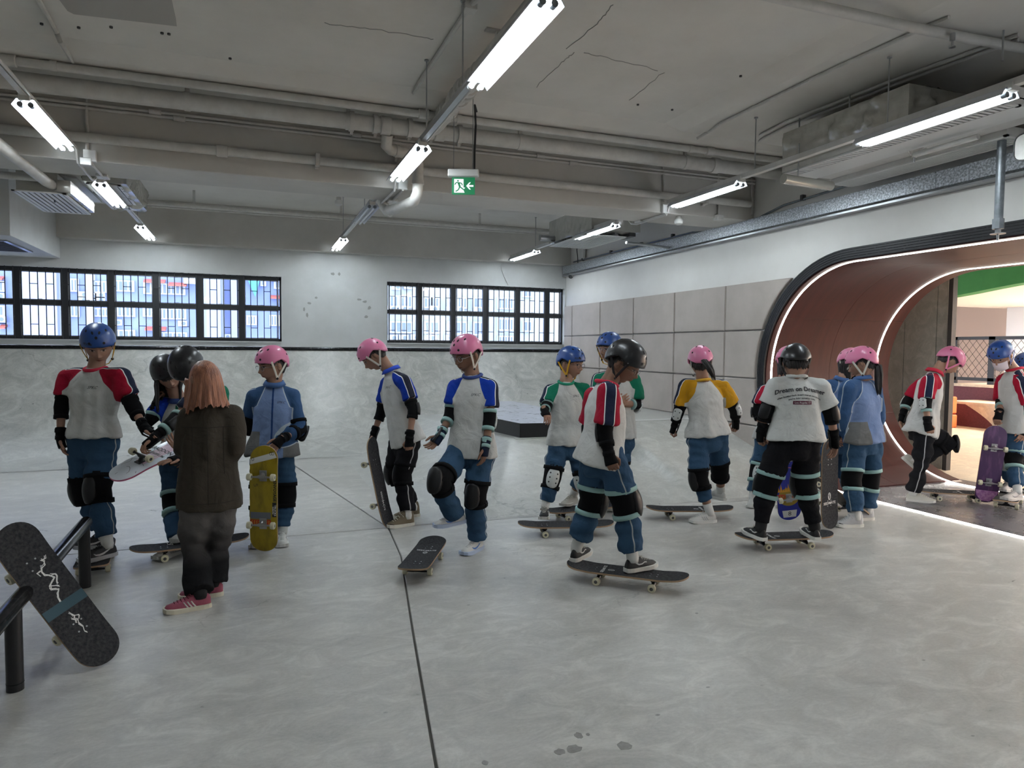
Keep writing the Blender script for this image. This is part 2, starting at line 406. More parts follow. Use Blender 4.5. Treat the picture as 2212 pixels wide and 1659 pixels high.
# lining as separate curved sheets with fine joints (arc half) + roof sheets
def lining(x0, x1, a0, a1, n=14):
    G = []
    for i in range(n+1):
        a = lerp(a0, a1, i/n); G.append([(x, YT+R*math.cos(a), RT+R*math.sin(a)) for x, R in ((x0, RT), (x1, RT), (x1, RT+.02), (x0, RT+.02))])
    G = np.array(G); mb = MB().grid(G, wrapv=True)
    mb.add(np.concatenate([G[0], G[-1]]), [(0, 1, 2, 3), (7, 6, 5, 4)]); mb.obj('lining_sheet', m_red, tun, smooth=True)
xe = [5.90, 6.02, 6.90, 7.72, 7.95]
LR = .012
for x0, x1 in ((5.93, 5.995), (6.02, 6.93), (6.934, 7.71), (7.735, 7.95)):
    for k in range(3):
        lining(x0, x1, -pi/2+.16+k*(pi-.16)/3+.0015, -pi/2+.16+(k+1)*(pi-.16)/3-.0015)
    for ya, yb in ((YT2-RT, 2.4), (2.404, 4.0), (4.004, YT)):
        MB().box(x0, x1, ya, yb, 2*RT, 2*RT+.02).obj('roof_sheet', m_red, tun)
# light strips
def led(x, R, name='light_strip'):
    a = [(x, YT+R*math.cos(t), RT+R*math.sin(t)) for t in np.linspace(-pi/2, pi/2, 60)]
    a = [(x, 1.4, RT-R)]+a+[(x, 1.4, RT+R)]
    mb = MB().tube(a, .0125, 8, flat=.008, ref=A(1, 0, 0)); return mb.obj(name, m_led, tun, smooth=True)
led(6.0075, RT-.0015); led(7.7225, RT-.0015)
ring(XW-.03, XW+.01, RT+.13, RT+.012, 'trim_profile', m_black, par=tun)
for k, rr_ in enumerate((.035, .06, .085, .11)):
    ring(XW-.034, XW-.028, RT+rr_+.004, RT+rr_, 'trim_rib', m_rail, par=tun)
MB().box(XW, XT1+.1, YT2-RT, YT+.62, -.2, -.0005).obj('tunnel_floor', m_tfloor, tun)
# hall beyond the tunnel
struct(MB().box(XT1+.1, 24, -6, 14, -.25, -.002).obj('floor_beyond', m_tan), 'pale tan floor of the next hall')
struct(MB().box(XT1, 24, -6, 16, 3.9, 4.1).obj('ceiling_beyond', mat('white_ceiling', (.8, .78, .75), .8)))
struct(MB().box(20, 20.3, -6, 16, -.2, 4.1).obj('wall_beyond', m_pink), 'pale pink wall of the next hall')
struct(MB().box(XT1, 24, 15.7, 16, -.2, 4.1).box(XT1, 24, -6.3, -6, -.2, 4.1).obj('wall_beyond_side', m_pink))
struct(MB().box(XT1, 24, 14, 16, -.25, -.002).obj('floor_beyond_side', m_tan))
# green bulkhead with a wavy lower edge
mb = MB(); P = []
for i in range(22):
    y = lerp(9.3, 2.0, i/21); P.append((y, 2.42+.22*(1/(1+math.exp((y-7.7)*2.4)))))
poly = [A(10.9, y, z) for y, z in P]+[A(10.9, 2.0, 3.9), A(10.9, 9.3, 3.9)]
tag(MB().prism(poly, (.25, 0, 0)).obj('green_bulkhead', m_green), 'green painted bulkhead with a wavy lower edge in the next hall', 'wall panel')
struct(MB().box(11.15, 20, -6, 12.5, 2.70, 2.75).obj('soffit_beyond', mat('soffit_white', (.82, .78, .76), .8)))
col = thing('concrete_column', 'raw grey concrete column with formwork joints behind the tunnel', 'column', (8.6, 6.9, 0))
cz = [0, 1.3, 2.62, 3.9]
MB().box(8.52, 8.58, 6.5, 7.75, 0, 3.9).obj('column_core', m_padseam, col)
for ya, yb in ((6.46, 6.60), (6.606, 7.08), (7.086, 7.37), (7.376, 7.8)):
    MB().box(8.5, 8.6, ya, yb, 0, 3.9).obj('formwork_face', concrete('raw_concrete', (.15, .145, .13), (.21, .205, .185), (.28, .27, .25), (.6, .8), 1.2, False) if ya < 6.5 else bpy.data.materials['raw_concrete'], col, bevel=.004)
tag(MB().box(8.44, 8.50, 7.83, 7.90, 0, 3.6).obj('black_post', m_black), 'thin black steel post left of the concrete column', 'post', 'black posts beside the column')
tag(MB().box(8.46, 8.54, 6.36, 6.42, 0, 3.6).obj('black_post', m_black), 'thin black steel post right of the concrete column', 'post')
# plum blocks, orange pads, fence
XB = 13.9
def bz(u, v, X=XB): return float(at(u, v, x=X)[2])
yl = float(at(2048, 870, x=XB)[1])
blk = thing('plum_block', 'lower plum-coloured block with a tan arc painted on its front', 'ramp block', (XB, 8, 0))
z1 = bz(2048, 865)
MB().box(XB, XB+.9, 4.5, yl, 0, z1-.05).obj('block_body', m_purple, blk)
MB().box(XB-.02, XB+.95, 4.5, yl, z1-.05, z1).obj('block_top', m_tan, blk)
pa, pb = at(2085, 872, x=XB-.003), at(2150, 925, x=XB-.003)
P = [A(XB-.004, pa[1], z1-.05)]+[A(XB-.004, lerp(pa[1], pb[1], t), (z1-.05)*(1-t)**.7) for t in np.linspace(.1, 1, 9)]+[A(XB-.004, 4.5, 0), A(XB-.004, 4.5, z1-.05)]
MB().prism(P, (.004, 0, 0)).obj('painted_arc', m_tan, blk)
X2 = XB+.9; z2 = bz(2050, 828, X2)
blk = thing('plum_block', 'upper plum-coloured block behind the lower one under the mesh fence', 'ramp block', (X2, 8, 0))
y2 = float(at(2050, 850, x=X2)[1])
MB().box(X2, X2+1.2, 4.5, y2, 0, z2-.05).obj('block_body', m_purple, blk)
MB().box(X2-.02, X2+1.3, 4.5, y2, z2-.05, z2).obj('block_top', m_tan, blk)
for k, (u0, u1, v0, v1) in enumerate(((1940, 2045, 853, 890), (1940, 2045, 891, 926))):
    X3 = 13.2; a_, b_ = at(u0, v0, x=X3), at(u1, v1, x=X3)
    tag(MB().box(X3, X3+.3, b_[1], a_[1], max(0, bz(2000, v1, X3)), bz(2000, v0, X3)-.01).obj('orange_pad', m_orange, bevel=.02), 'orange crash pad beyond the tunnel, '+('upper' if k == 0 else 'lower')+' of the two', 'crash pad')
fen = thing('mesh_fence', 'black framed chain-link fence on the plum blocks in the next hall', 'fence', (X2+.4, 8, z2))
XF = X2+.35; fy0 = 3.5; fy1 = float(at(2064, 780, x=XF)[1]); fz0, fz1 = bz(2064, 817, XF), bz(2064, 731, XF)
fm = float(at(2143, 780, x=XF)[1])
for y_, w_ in ((fy1, .05), (fm, .07), (fm-2.3, .07)):
    MB().box(XF-.03, XF+.03, y_-w_, y_+w_, z2, fz1+.03).obj('fence_post', m_black, fen)
for z_ in (fz0, fz1):
    MB().box(XF-.03, XF+.03, fy0, fy1, z_-.035, z_+.035).obj('fence_rail', m_black, fen)
mb = MB(); st = .16; hh = fz1-fz0
k = 0
y_ = fy0-hh
while y_ < fy1:
    for sg in (1, -1):
        a_ = A(XF, y_, fz0 if sg > 0 else fz1); b_ = A(XF, y_+hh*.8, fz1 if sg > 0 else fz0)
        if a_[1] < fy0: t = (fy0-a_[1])/(b_[1]-a_[1]); a_ = lerp(a_, b_, t) if t < 1 else b_
        if b_[1] > fy1: t = (fy1-a_[1])/(b_[1]-a_[1]); b_ = lerp(a_, b_, t)
        if b_[1]-a_[1] > .02: mb.tube([a_, b_], .0045, 4)
    y_ += st
o = mb.obj('chain_link', m_black, fen); o['kind'] = 'stuff'
for k, (X5, y5, z5, l5) in enumerate(((9.6, 3.8, 2.55, 1.6), (17.0, 8.2, 2.66, 2.0))):
    t_ = thing('tube_lamp', ('near' if k == 0 else 'far')+' tube lamp under the ceiling of the next hall', 'lamp', (X5, y5, z5))
    MB().box(X5-.04, X5+.04, y5-l5/2, y5+l5/2, z5-.02, z5+.03).obj('lamp_housing', m_white, t_)
    MB().tube([(X5, y5-l5/2+.05, z5-.04), (X5, y5+l5/2-.05, z5-.04)], .02, 8).obj('lamp_tube', m_tube, t_)
for y5 in (-2, 2.5, 6.5):  # added fill lights without fixtures, brightening the next hall
    l = bpy.data.lights.new('next_hall_fill', 'AREA'); l.shape = 'RECTANGLE'; l.size = 1.2; l.size_y = .3; l.energy = 330; l.color = (1, .93, .88)
    o = bpy.data.objects.new('next_hall_fill', l); COL.objects.link(o); o.location = (16, y5+1, 2.65)
l = bpy.data.lights.new('next_hall_fill', 'AREA'); l.shape = 'RECTANGLE'; l.size = 1.2; l.size_y = 1.2; l.energy = 40; l.color = (1, .94, .9)  # weaker fill light added nearer the tunnel, no fixture either
o = bpy.data.objects.new('next_hall_fill', l); COL.objects.link(o); o.location = (10.2, 2.5, 3.8)
struct(MB().box(18.2, 19, 11.2, 12.2, 0, 2.7).obj('wall_pier_beyond', mat('pale_blue_pier', (.66, .72, .82), .7)))

# padding on the right wall
pad = thing('wall_padding', 'beige upholstered crash padding panels on the right wall beside the tunnel', 'wall padding', (XW, 9, 0))
ye = [6.33, 7.60, 8.78, 9.96, 11.12, 12.28, 12.66]; ze = [0.0, .60, 1.19, 1.795, 2.40]
for i in range(6):
    for j in range(4):
        y0, y1, z0, z1_ = ye[i]+.008, ye[i+1]-.008, ze[j]+.008, ze[j+1]-.008
        if i == 0:     # cut round the tunnel trim
            R = RT+.15; P = [(y1, z0), (y1, z1_)]
            lim = lambda z: YT+math.sqrt(max(0, R*R-(z-RT)**2))+.01
            for z in np.linspace(z1_, z0, 9): P.append((max(lim(z), 6.36), z))
            MB().prism([A(XW-.055, y, z) for y, z in P], (.05, 0, 0)).obj('pad_panel', m_pad, pad, bevel=.008)
        else:
            MB().box(XW-.055, XW-.005, y0, y1, z0, z1_).obj('pad_panel', m_pad, pad, bevel=.009, seg=2)

# ceiling, drop strips, beams
struct(MB().box(XL, XW, YR, YB, ZC, ZC+.2).obj('ceiling', m_ceil), 'painted concrete ceiling')
ce = bpy.data.objects['ceiling']
def wedge(P, d, n='ceiling_haunch', m=None):
    return MB().prism(P, d).obj(n, m or m_ceil, ce)
wedge([(XL, 6.22, ZC), (XL, 6.42, ZC-.07), (XL, 7.15, ZC-.09), (XL, 7.15, ZC)], (XW-XL, 0, 0))
wedge([(4.0, YR, ZC), (4.25, YR, ZC-.05), (XW, YR, ZC-.06), (XW, YR, ZC)], (0, 6.25-YR, 0))
wedge([(XL, 7.75, ZC), (XL, 7.75, ZC-.10), (XL, 8.4, ZC-.08), (XL, 8.5, ZC)], (XW-XL, 0, 0))
pp = [at(u, v, z=ZC-.001) for u, v in ((128, 0), (146, 24), (160, 31), (382, 57), (380, 40), (371, 0))]
pt = at(371, 0, z=ZC)
MB().prism([p for p in pp]+[pp[-1]+A(.1, -1.2, 0), pp[0]+A(0, -1.2, 0)], (0, 0, .003)).obj('ceiling_patch', mat('patch_plaster', (.40, .385, .36), .8), ce)
bm1 = struct(MB().box(XL, XW, 7.15, 7.76, 3.17, ZC).obj('ceiling_beam', m_beam, bevel=.006), 'deep painted concrete beam across the hall')
bm2 = struct(MB().box(XL, XW, 12.48, YB, 3.20, ZC).obj('ceiling_beam', m_beam, bevel=.006), 'concrete beam over the windows')
struct(MB().box(XL, XW, .2, .8, 3.17, ZC).obj('ceiling_beam', m_beam))
struct(MB().box(-4.6, -2.79, 10.3, YB, 2.89, ZC).obj('trim_1', m_wall, bevel=.004), 'white boxed bulkhead at the top left')
mb = MB().box(-4.2, -2.95, 10.75, 11.9, 2.872, 2.889); bo = mb.obj('vent_grille', m_steel, bpy.data.objects['trim_1'])
for i in range(16):
    y_ = 10.8+i*.068; MB().box(-4.15, -3.0, y_, y_+.02, 2.866, 2.873).obj('grille_slat', m_grille, bpy.data.objects['trim_1'])
# cracks drawn as thin raised ridges in the ceiling paint
for k, seq in enumerate((((1240, 112), (1215, 135), (1150, 195)), ((1262, 112), (1330, 130), (1435, 155)), ((1325, 10), (1290, 50), (1215, 115)), ((1435, 155), (1350, 225)), ((700, 50), (800, 62), (905, 78), (940, 85)))):
    P = []
    for (u0, v0), (u1, v1) in zip(seq[:-1], seq[1:]):
        for t in np.linspace(0, 1, 9)[:-1]: P.append(at(lerp(u0, u1, t)+random.uniform(-1.5, 1.5), lerp(v0, v1, t)+random.uniform(-2, 2), z=ZC-.001))
    MB().tube(P, .0035, 4).obj('ceiling_crack', mat_flake, ce)
for u, v in ((90, 50), (240, 57), (170, 58), (125, 115), (200, 125), (350, 70), (365, 72), (497, 125), (450, 155), (1378, 225), (1452, 236), (1532, 257), (1572, 263), (1667, 191), (1600, 163), (1634, 200), (788, 182)):
    p = at(u, v, z=ZC); MB().tube([p-A(0, 0, .012), p], .012, 7).obj('anchor_stub', m_grille, ce)

# ------------------------------------------------------------------ windows
def window(n, x0, x1, mull, transom=2.205):
    wn = struct(bpy.data.objects.new('window_%d' % n, None)); COL.objects.link(wn); wn.location = (0, YB, 0); PINV[wn.name] = Matrix.Translation((0, -YB, 0))
    wn['label'] = 'long black framed window with black bars, '+('left' if n == 1 else 'right')+' one of the two'
    yf = YB+.10
    xs_ = [x0]+list(mull)+[x1]
    MB().box(x0, x1, yf, yf+.05, WZ0, WZ0+.045).obj('frame_rail', m_frame, wn); MB().box(x0, x1, yf, yf+.05, WZ1-.06, WZ1).obj('frame_rail', m_frame, wn)
    MB().box(x0, x1, yf-.01, yf+.05, transom-.035, transom+.035).obj('frame_transom', m_frame, wn)
    MB().box(x0, x1, YB-.03, YB+.10, WZ0-.02, WZ0).obj('window_sill', m_wall, wn)
    MB().box(x0, x0+.03, yf, yf+.05, WZ0, WZ1).obj('frame_jamb', m_frame, wn); MB().box(x1-.03, x1, yf, yf+.05, WZ0, WZ1).obj('frame_jamb', m_frame, wn)
    for m_ in mull: MB().box(m_-.045, m_+.045, yf-.02, yf+.06, WZ0, WZ1).obj('frame_mullion', m_frame, wn)
    for a_, b_ in zip(xs_[:-1], xs_[1:]):
        for z0, z1_ in ((WZ0+.045, transom-.035), (transom+.035, WZ1-.06)):
            MB().box(a_+.04, b_-.04, yf+.02, yf+.026, z0, z1_).obj('window_pane', m_glass, wn)
            s_ = MB()
            for q in ((a_+.045, a_+.062, z0, z1_), (b_-.062, b_-.045, z0, z1_), (a_+.045, b_-.045, z0, z0+.016), (a_+.045, b_-.045, z1_-.016, z1_)): s_.box(q[0], q[1], yf+.008, yf+.036, q[2], q[3])
            s_.obj('sash', m_steel, wn)
            MB().box((a_+b_)/2-.03, (a_+b_)/2+.02, yf-.02, yf+.01, z0, z0+.02).obj('window_latch', m_steel, wn)
    # burglar bars in front of the glass
    yb = YB+.045; x_ = x0+.05; i = 0
    while x_ < x1-.02:
        MB().box(x_-.0065, x_+.0065, yb-.006, yb+.006, WZ0-.0, WZ1).obj('window_bar', m_frame, wn)
        if i % 2 == 0 and x_+.107 < x1:
            for z_ in (1.86, 2.49): MB().box(x_, x_+.107, yb-.005, yb+.005, z_-.0055, z_+.0055).obj('window_bar', m_frame, wn)
        if i % 6 == 2:
            MB().box(x_-.025, x_+.03, yb-.01, yb+.012, WZ1-.012, WZ1+.018).obj('bar_bracket', m_frame, wn)
            MB().box(x_-.025, x_+.03, yb-.01, yb+.012, WZ0-.012, WZ0+.012).obj('bar_bracket', m_frame, wn)
        x_ += .107; i += 1
    return wn
window(1, -4.55, wl[1], (-4.05, -3.40, -2.76, -2.12, -1.47, -.81, -.15))
window(2, wr[0], wr[1], (2.95, 3.61, 4.26, 4.93, 5.56))
# ------------------------------------------------------------------ pipes and services under the ceiling
def pipe(name, label, pts, r, m=None, brackets=(), group=None, couplings=(), cat='pipe'):
    t = thing(name, label, cat, pts[0], group)
    MB().tube(pts, r, 14).obj('pipe_run', m or m_pipe, t, smooth=True)
    P0, P1 = A(*pts[0]), A(*pts[-1])
    for q in brackets:      # (x) positions of hangers up to the ceiling
        c = lerp(P0, P1, q); MB().tube([c-norm(P1-P0)*.025, c+norm(P1-P0)*.025], r+.006, 14).obj('pipe_clip', m or m_pipe, t, smooth=True)
        if c[2]+r < ZC-.05: MB().box(c[0]-.018, c[0]+.018, c[1]-.012, c[1]+.012, c[2]+r, ZC-.06).obj('hanger', m or m_pipe, t)
    for q in couplings:
        c = lerp(P0, P1, q); d = norm(P1-P0)
        MB().tube([c-d*.05, c-d*.045, c+d*.045, c+d*.05], [r+.004, r+.012, r+.012, r+.004], 14).obj('coupling', m or m_pipe, t, smooth=True)
    return t
L0, L1 = XL, XW-.02
fx = lambda x: (x-L0)/(L1-L0)
pipe('water_pipe', 'thick painted drain pipe under the ceiling in front of the beam', [(L0, 6.72, 3.66), (L1, 6.72, 3.66)], .075, brackets=[fx(.87), fx(-.5), fx(-2.2), fx(4.6), fx(2.6)], couplings=[fx(1.22), fx(1.75), fx(5.0)])
pipe('water_pipe', 'thin painted pipe above the thick drain pipe', [(L0, 6.55, 3.755), (L1, 6.55, 3.755)], .036, brackets=[fx(-1.45), fx(1.9), fx(4.55)], couplings=[fx(-1.75), fx(1.55), fx(4.8)])
pipe('conduit_run', 'slim painted conduit tucked behind the thick drain pipe, upper one', [(L0, 7.11, 3.74), (L1, 7.11, 3.74)], .014, couplings=[fx(.1), fx(2.7)], cat='conduit')
pipe('conduit_run', 'slim painted conduit on the beam face below the thick drain pipe, upper of the pair', [(L0, 7.125, 3.70-.04), (L1, 7.125, 3.66)], .014, couplings=[fx(-.8), fx(1), fx(3)], cat='conduit')
pipe('conduit_run', 'slim painted conduit on the beam face below the thick drain pipe, lower of the pair', [(L0, 7.13, 3.625), (L1, 7.13, 3.625)], .014, couplings=[fx(-.6), fx(1.4), fx(3.4)], cat='conduit')
t = pipe('water_pipe', 'painted pipe clipped along the lower front of the beam', [(L0, 7.09, 3.36), (5.82, 7.09, 3.36)], .042, couplings=[fx(-.2), fx(5.0)])
for x_ in (.62, 2.08, 5.15): MB().box(x_-.02, x_+.02, 7.10, 7.15, 3.29, 3.43).box(x_-.02, x_+.02, 7.035, 7.10, 3.30, 3.42).obj('pipe_clip', m_pipe, t, bevel=.004)
# branch pipe coming towards the camera and its bend
t = thing('drain_branch', 'fat painted drain branch with ribbed couplings running along the ceiling', 'pipe', (1.7, 5, 3.74))
MB().tube([(1.78, -4, 3.76), (1.72, 5.3, 3.745), (1.72, 5.55, 3.74), (1.71, 6.2, 3.71), (1.70, 6.55, 3.69), (1.66, 6.72, 3.66)], .07, 16).obj('pipe_run', m_pipe, t, smooth=True)
for y_, r_ in ((5.35, .082), (5.5, .088), (5.68, .09), (5.76, .10), (5.95, .095), (6.05, .085), (6.25, .092), (6.4, .088)):
    MB().tube([(1.72, y_-.03, 3.738), (1.72, y_-.025, 3.738), (1.72, y_+.025, 3.735), (1.72, y_+.03, 3.735)], [r_-.012, r_, r_, r_-.012], 16).obj('coupling', m_pipe, t, smooth=True)
for y_ in (4.9, 2.5): MB().box(1.70, 1.76, y_-.02, y_+.02, 3.80, ZC).box(1.62, 1.84, y_-.03, y_+.03, ZC-.012, ZC).obj('hanger', m_pipe, t)
t = thing('drain_drop', 'short painted drain pipe dropping past the beam with two elbows', 'pipe', (1.6, 7, 3.2))
MB().tube([(1.25, 6.78, 3.60), (1.25, 6.85, 3.51), (1.3, 6.9, 3.49), (1.5, 6.98, 3.49), (1.58, 7.0, 3.47), (1.60, 7.0, 3.40), (1.60, 7.0, 3.22), (1.60, 7.02, 3.12), (1.58, 7.08, 3.05), (1.50, 7.35, 3.03), (1.42, 7.7, 3.04), (1.40, 7.8, 3.10), (1.40, 7.85, 3.3)], .055, 16).obj('pipe_run', m_pipe, t, smooth=True)
for p, q in (((1.6, 7, 3.20), (1.6, 7, 3.24)), ((1.42, 7.68, 3.04), (1.43, 7.64, 3.04)), ((1.35, 6.92, 3.49), (1.39, 6.93, 3.49))): MB().tube([p, q], .062, 16).obj('coupling', m_pipe, t, smooth=True)
for x_ in (.85+.05, 1.12, 1.45, 1.66, 1.95):
    MB().tube([(x_-.02, 6.72, 3.66), (x_+.02, 6.72, 3.66)], .092, 18).box(x_-.012, x_+.012, 6.70, 6.74, 3.545, 3.58).obj('flange_clamp', m_pipe, t, smooth=True)
# between the beams
pipe('water_pipe', 'painted pipe hung between the beam and the windows', [(L0, 11.2, 3.58), (5.0, 11.2, 3.58)], .03, brackets=[fx(-.4), fx(1.9), fx(4.4)])
pipe('conduit_run', 'thin twin conduit beside the hung pipe between the beams', [(L0, 11.35, 3.56), (5.0, 11.35, 3.56)], .013, cat='conduit')
pipe('water_pipe', 'pale pipe close under the ceiling behind the beam', [(L0, 9.6, 3.80), (5.0, 9.6, 3.80)], .035)
pipe('sprinkler_pipe', 'painted sprinkler pipe crossing the ceiling at the top right', [tuple(at(1500, -45, z=3.76)), tuple(at(1985, 62, z=3.76)), tuple(at(2330, 128, z=3.76))], .034)
p = at(2058, 72, z=3.74)
t = thing('ceiling_sprinkler', 'small sprinkler head hanging from the top right pipe', 'sprinkler', p)
MB().tube([p+A(0, 0, .0), p-A(0, 0, .05), p-A(0, 0, .055), p-A(0, 0, .09)], [.018, .018, .009, .009], 10).tube([p-A(0, 0, .09), p-A(0, 0, .096)], .022, 10).obj('sprinkler_body', m_steel, t, smooth=True)
def conduit(label, pts, r=.013, boxes=(), m=None, group=None):
    t = thing('conduit_run', label, 'conduit', pts[0], group)
    MB().tube(pts, r, 8).obj('conduit_pipe', m or m_pipe, t, smooth=True)
    for b_ in boxes: MB().box(b_[0]-.045, b_[0]+.045, b_[1]-.045, b_[1]+.045, b_[2]-.035, b_[2]+.03).obj('junction_box', m_pipe, t, bevel=.005)
    return t
cz_ = ZC-.015
conduit('painted conduit on the ceiling left of the centre lamps with a junction box', [at(1090, -60, z=cz_), at(1016, 12, z=cz_), at(872, 232, z=cz_)], .02, boxes=[at(1014, 14, z=cz_)])
conduit('painted conduit on the ceiling at the top left bending to the pipes', [at(60, -40, z=cz_), at(100, 30, z=cz_), at(122, 70, z=cz_), at(130, 90, z=ZC-.09), at(150, 122, z=ZC-.10), at(165, 150, y=6.9)], .018)
conduit('painted conduit on the ceiling at right running to a junction box', [at(2050, 38, z=cz_-.05), at(1985, 65, z=cz_-.05), at(1765, 165, z=cz_-.05), at(1560, 265, z=cz_-.05), at(1530, 285, z=ZC-.05), at(1505, 300, z=ZC-.11)], .016, boxes=[at(1768, 164, z=cz_)])
for k, dv in enumerate((0, 11)):
    conduit('painted conduit of the pair above the air handler, '+('upper' if k == 0 else 'lower'), [at(2200, 75+dv, z=3.80), at(1950, 165+dv, z=3.80), at(1700, 262+dv, z=3.80), at(1645, 290+dv, z=3.80), at(1610, 312+dv, y=6.9)], .014)
for k, (u, v0, v1) in enumerate(((187, 195, 350), (855, 295, 350), (1433, 345, 435), (1552, 370, 470), (1624, 385, 465))):
    p, q = at(u, v0, y=7.13), at(u, v1, y=7.13)
    conduit('short vertical conduit on the beam face, number %s from the left' % ('one', 'two', 'three', 'four', 'five')[k], [p, lerp(p, q, .45), lerp(p, q, .55)+A(.01, 0, 0), q], .013, boxes=[q] if k in (0, 3) else ())
# junction boxes on the beam by the lamps
for k, X_ in enumerate((-1.32, 1.47, 4.62)):
    jb = thing('junction_box', ('left', 'middle', 'right')[k]+' junction box on the beam with conduit passing underneath', 'junction box', (X_, 7.12, 3.21))
    MB().box(X_-.05, X_+.05, 7.10, 7.15, 3.16, 3.26).obj('box_body', m_white, jb, bevel=.005)
    MB().tube([(X_, 7.12, 3.16), (X_, 7.16, 3.155), (X_, 7.70, 3.155)], .012, 8).obj('conduit_pipe', m_pipe, jb, smooth=True)
    MB().box(X_-.05, X_+.05, 7.62, 7.76, 3.145, 3.17).obj('box_cover', m_white, jb, bevel=.004)
# ------------------------------------------------------------------ lamp tracks with twin tube lamps
def make_lamp(X_, y0, y1, lit, label, group):
    z = 3.2; t = thing('tube_lamp', label, 'lamp', (X_, (y0+y1)/2, z), group)
    prof = [(-.085, -.035), (-.055, .012), (-.03, .02), (.03, .02), (.055, .012), (.085, -.035), (.083, -.038), (.052, .006), (-.052, .006), (-.083, -.038)]
    MB().prism([A(X_+a, y0, z+b+.03) for a, b in prof], (0, y1-y0, 0)).obj('reflector', m_lampbody, t)
    for sx in (-.032, .032):
        MB().tube([(X_+sx, y0+.03, z), (X_+sx, y1-.03, z)], .013, 10).obj('lamp_tube', m_tube if lit else m_tube_off, t, smooth=True)
        for yy in (y0+.0, y1-.035): MB().tube([(X_+sx, yy, z), (X_+sx, yy+.035, z)], .019, 10).obj('lamp_holder', m_pipe_g if yy == y0 else m_white, t, smooth=True)
    MB().box(X_-.035, X_+.035, y0-.03, y0+.02, z+.02, z+.075).obj('end_box', m_pipe, t, bevel=.003)
    return t
names = {0: 'left', 1: 'centre', 2: 'right'}
rods = {0: (5.1, 10.8), 1: (4.57, 5.6, 8.9, 11.05), 2: (4.05, 5.55, 11.1)}
for k, X_ in enumerate((-1.45, 1.35, 4.6)):
    tr = thing('lamp_track', names[k]+' suspended lighting track with hanging rods and conduit', 'lighting track', (X_, 6, 3.25))
    for y0, y1 in ((-2.2, 7.05), (8.05, 12.3)):
        MB().prism([A(X_+a, y0, 3.252+b) for a, b in ((-.021, 0), (-.021, .045), (-.015, .045), (-.015, .006), (.015, .006), (.015, .045), (.021, .045), (.021, 0))], (0, y1-y0, 0)).obj('track_channel', m_steel if k == 1 else m_pipe, tr)
        MB().tube([(X_+.035, y0, 3.262), (X_+.035, y1, 3.262)], .010, 8).obj('track_conduit', m_pipe, tr, smooth=True)
    MB().tube([(X_+.035, 7.05, 3.262), (X_+.035, 7.09, 3.2), (X_+.035, 7.13, 3.145), (X_+.02, 7.78, 3.14), (X_+.02, 7.92, 3.17), (X_+.03, 8.05, 3.262)], .011, 8).obj('track_conduit', m_pipe, tr, smooth=True)
    for y_ in rods[k]+(1.6, -1):
        MB().tube([(X_, y_, 3.29), (X_, y_, ZC-(.07 if k == 2 else 0))], .0055, 6).obj('hanging_rod', m_steel, tr)
        MB().tube([(X_, y_, ZC-(.07 if k == 2 else 0)-.012), (X_, y_, ZC-(.07 if k == 2 else 0))], .018, 8).obj('rod_plate', m_steel, tr)
    for j, (y0, y1) in enumerate(((3.12, 4.3), (5.75, 6.93), (8.3, 9.5), (11.05, 12.24))):
        if k == 0 and j == 0: continue
        lit = not (k == 1 and j == 2)
        make_lamp(X_, y0, y1, lit, ('lit' if lit else 'unlit')+' twin tube lamp, '+('nearest', 'just before the beam', 'behind the beam', 'farthest by the windows')[j]+' on the '+names[k]+' track', 'twin tube lamps')
for X_ in (-1.45, 1.35, 4.6):
    for y0 in (-1.6, ):
        make_lamp(X_, y0, y0+1.18, True, names[(-1.45, 1.35, 4.6).index(X_)]+' twin tube lamp behind the viewpoint', 'twin tube lamps')

# exit sign
E0 = at(1001, 402, y=6.15); sx, sz = .105, .077
S = (6.15/5.5)
ex = thing('exit_sign', 'green hanging exit sign with running figure and arrow pointing left', 'exit sign', E0)
xd = norm(CR*A(1, 1, 0)); nd = norm(A(-xd[1], xd[0], 0)); up = A(0, 0, 1)
if nd@CF > 0: nd = -nd
MB().obox(E0, xd*sx, nd*.008, up*sz).obj('sign_plate', m_exit, ex)
MB().obox(E0+up*(sz+.04), xd*(sx+.035), nd*.03, up*.032).obj('sign_housing', m_white, ex, bevel=.006)
def on_sign(poly, m, off=.010, n='pictogram'):
    MB().prism([E0+xd*a*sx+up*b_*sz+nd*off for a, b_ in poly], -nd*.003).obj(n, m, ex)
on_sign([(-.80, -.80), (-.80, .80), (.02, .80), (.02, -.2), (.15, -.2), (.02, -.55), (.12, -.80)], m_exitw, n='doorway_symbol')
cir = [(-.47+.075*math.cos(a), .58+.10*math.sin(a)) for a in np.linspace(0, 2*pi, 12)[:-1]]
on_sign(cir, m_exit, .013, 'runner_head')
def stroke(pts, w): 
    mb = MB()
    for (a0, b0), (a1, b1) in zip(pts[:-1], pts[1:]):
        d = norm(A((a1-a0)*sx, (b1-b0)*sz, 0)); q = A(-d[1], d[0], 0)*w
        P = [(a0*sx+q[0], b0*sz+q[1]), (a1*sx+q[0], b1*sz+q[1]), (a1*sx-q[0], b1*sz-q[1]), (a0*sx-q[0], b0*sz-q[1])]
        mb.prism([E0+xd*x+up*y+nd*.0132 for x, y in P], -nd*.003)
    mb.obj('runner_limb', m_exit, ex)
stroke([(-.75, .12), (-.62, .38), (-.40, .36), (-.15, .30), (-.08, .05)], .0045)
stroke([(-.42, .36), (-.30, -.12)], .009)
stroke([(-.32, -.12), (-.12, -.28), (-.02, -.42), (.18, -.42)], .005)
stroke([(-.32, -.12), (-.42, -.45), (-.60, -.62), (-.68, -.62)], .005)
on_sign([(.25, 0), (.52, .42), (.66, .42), (.46, .10), (.88, .10), (.88, -.10), (.46, -.10), (.66, -.42), (.52, -.42)], m_exitw, n='arrow_symbol')
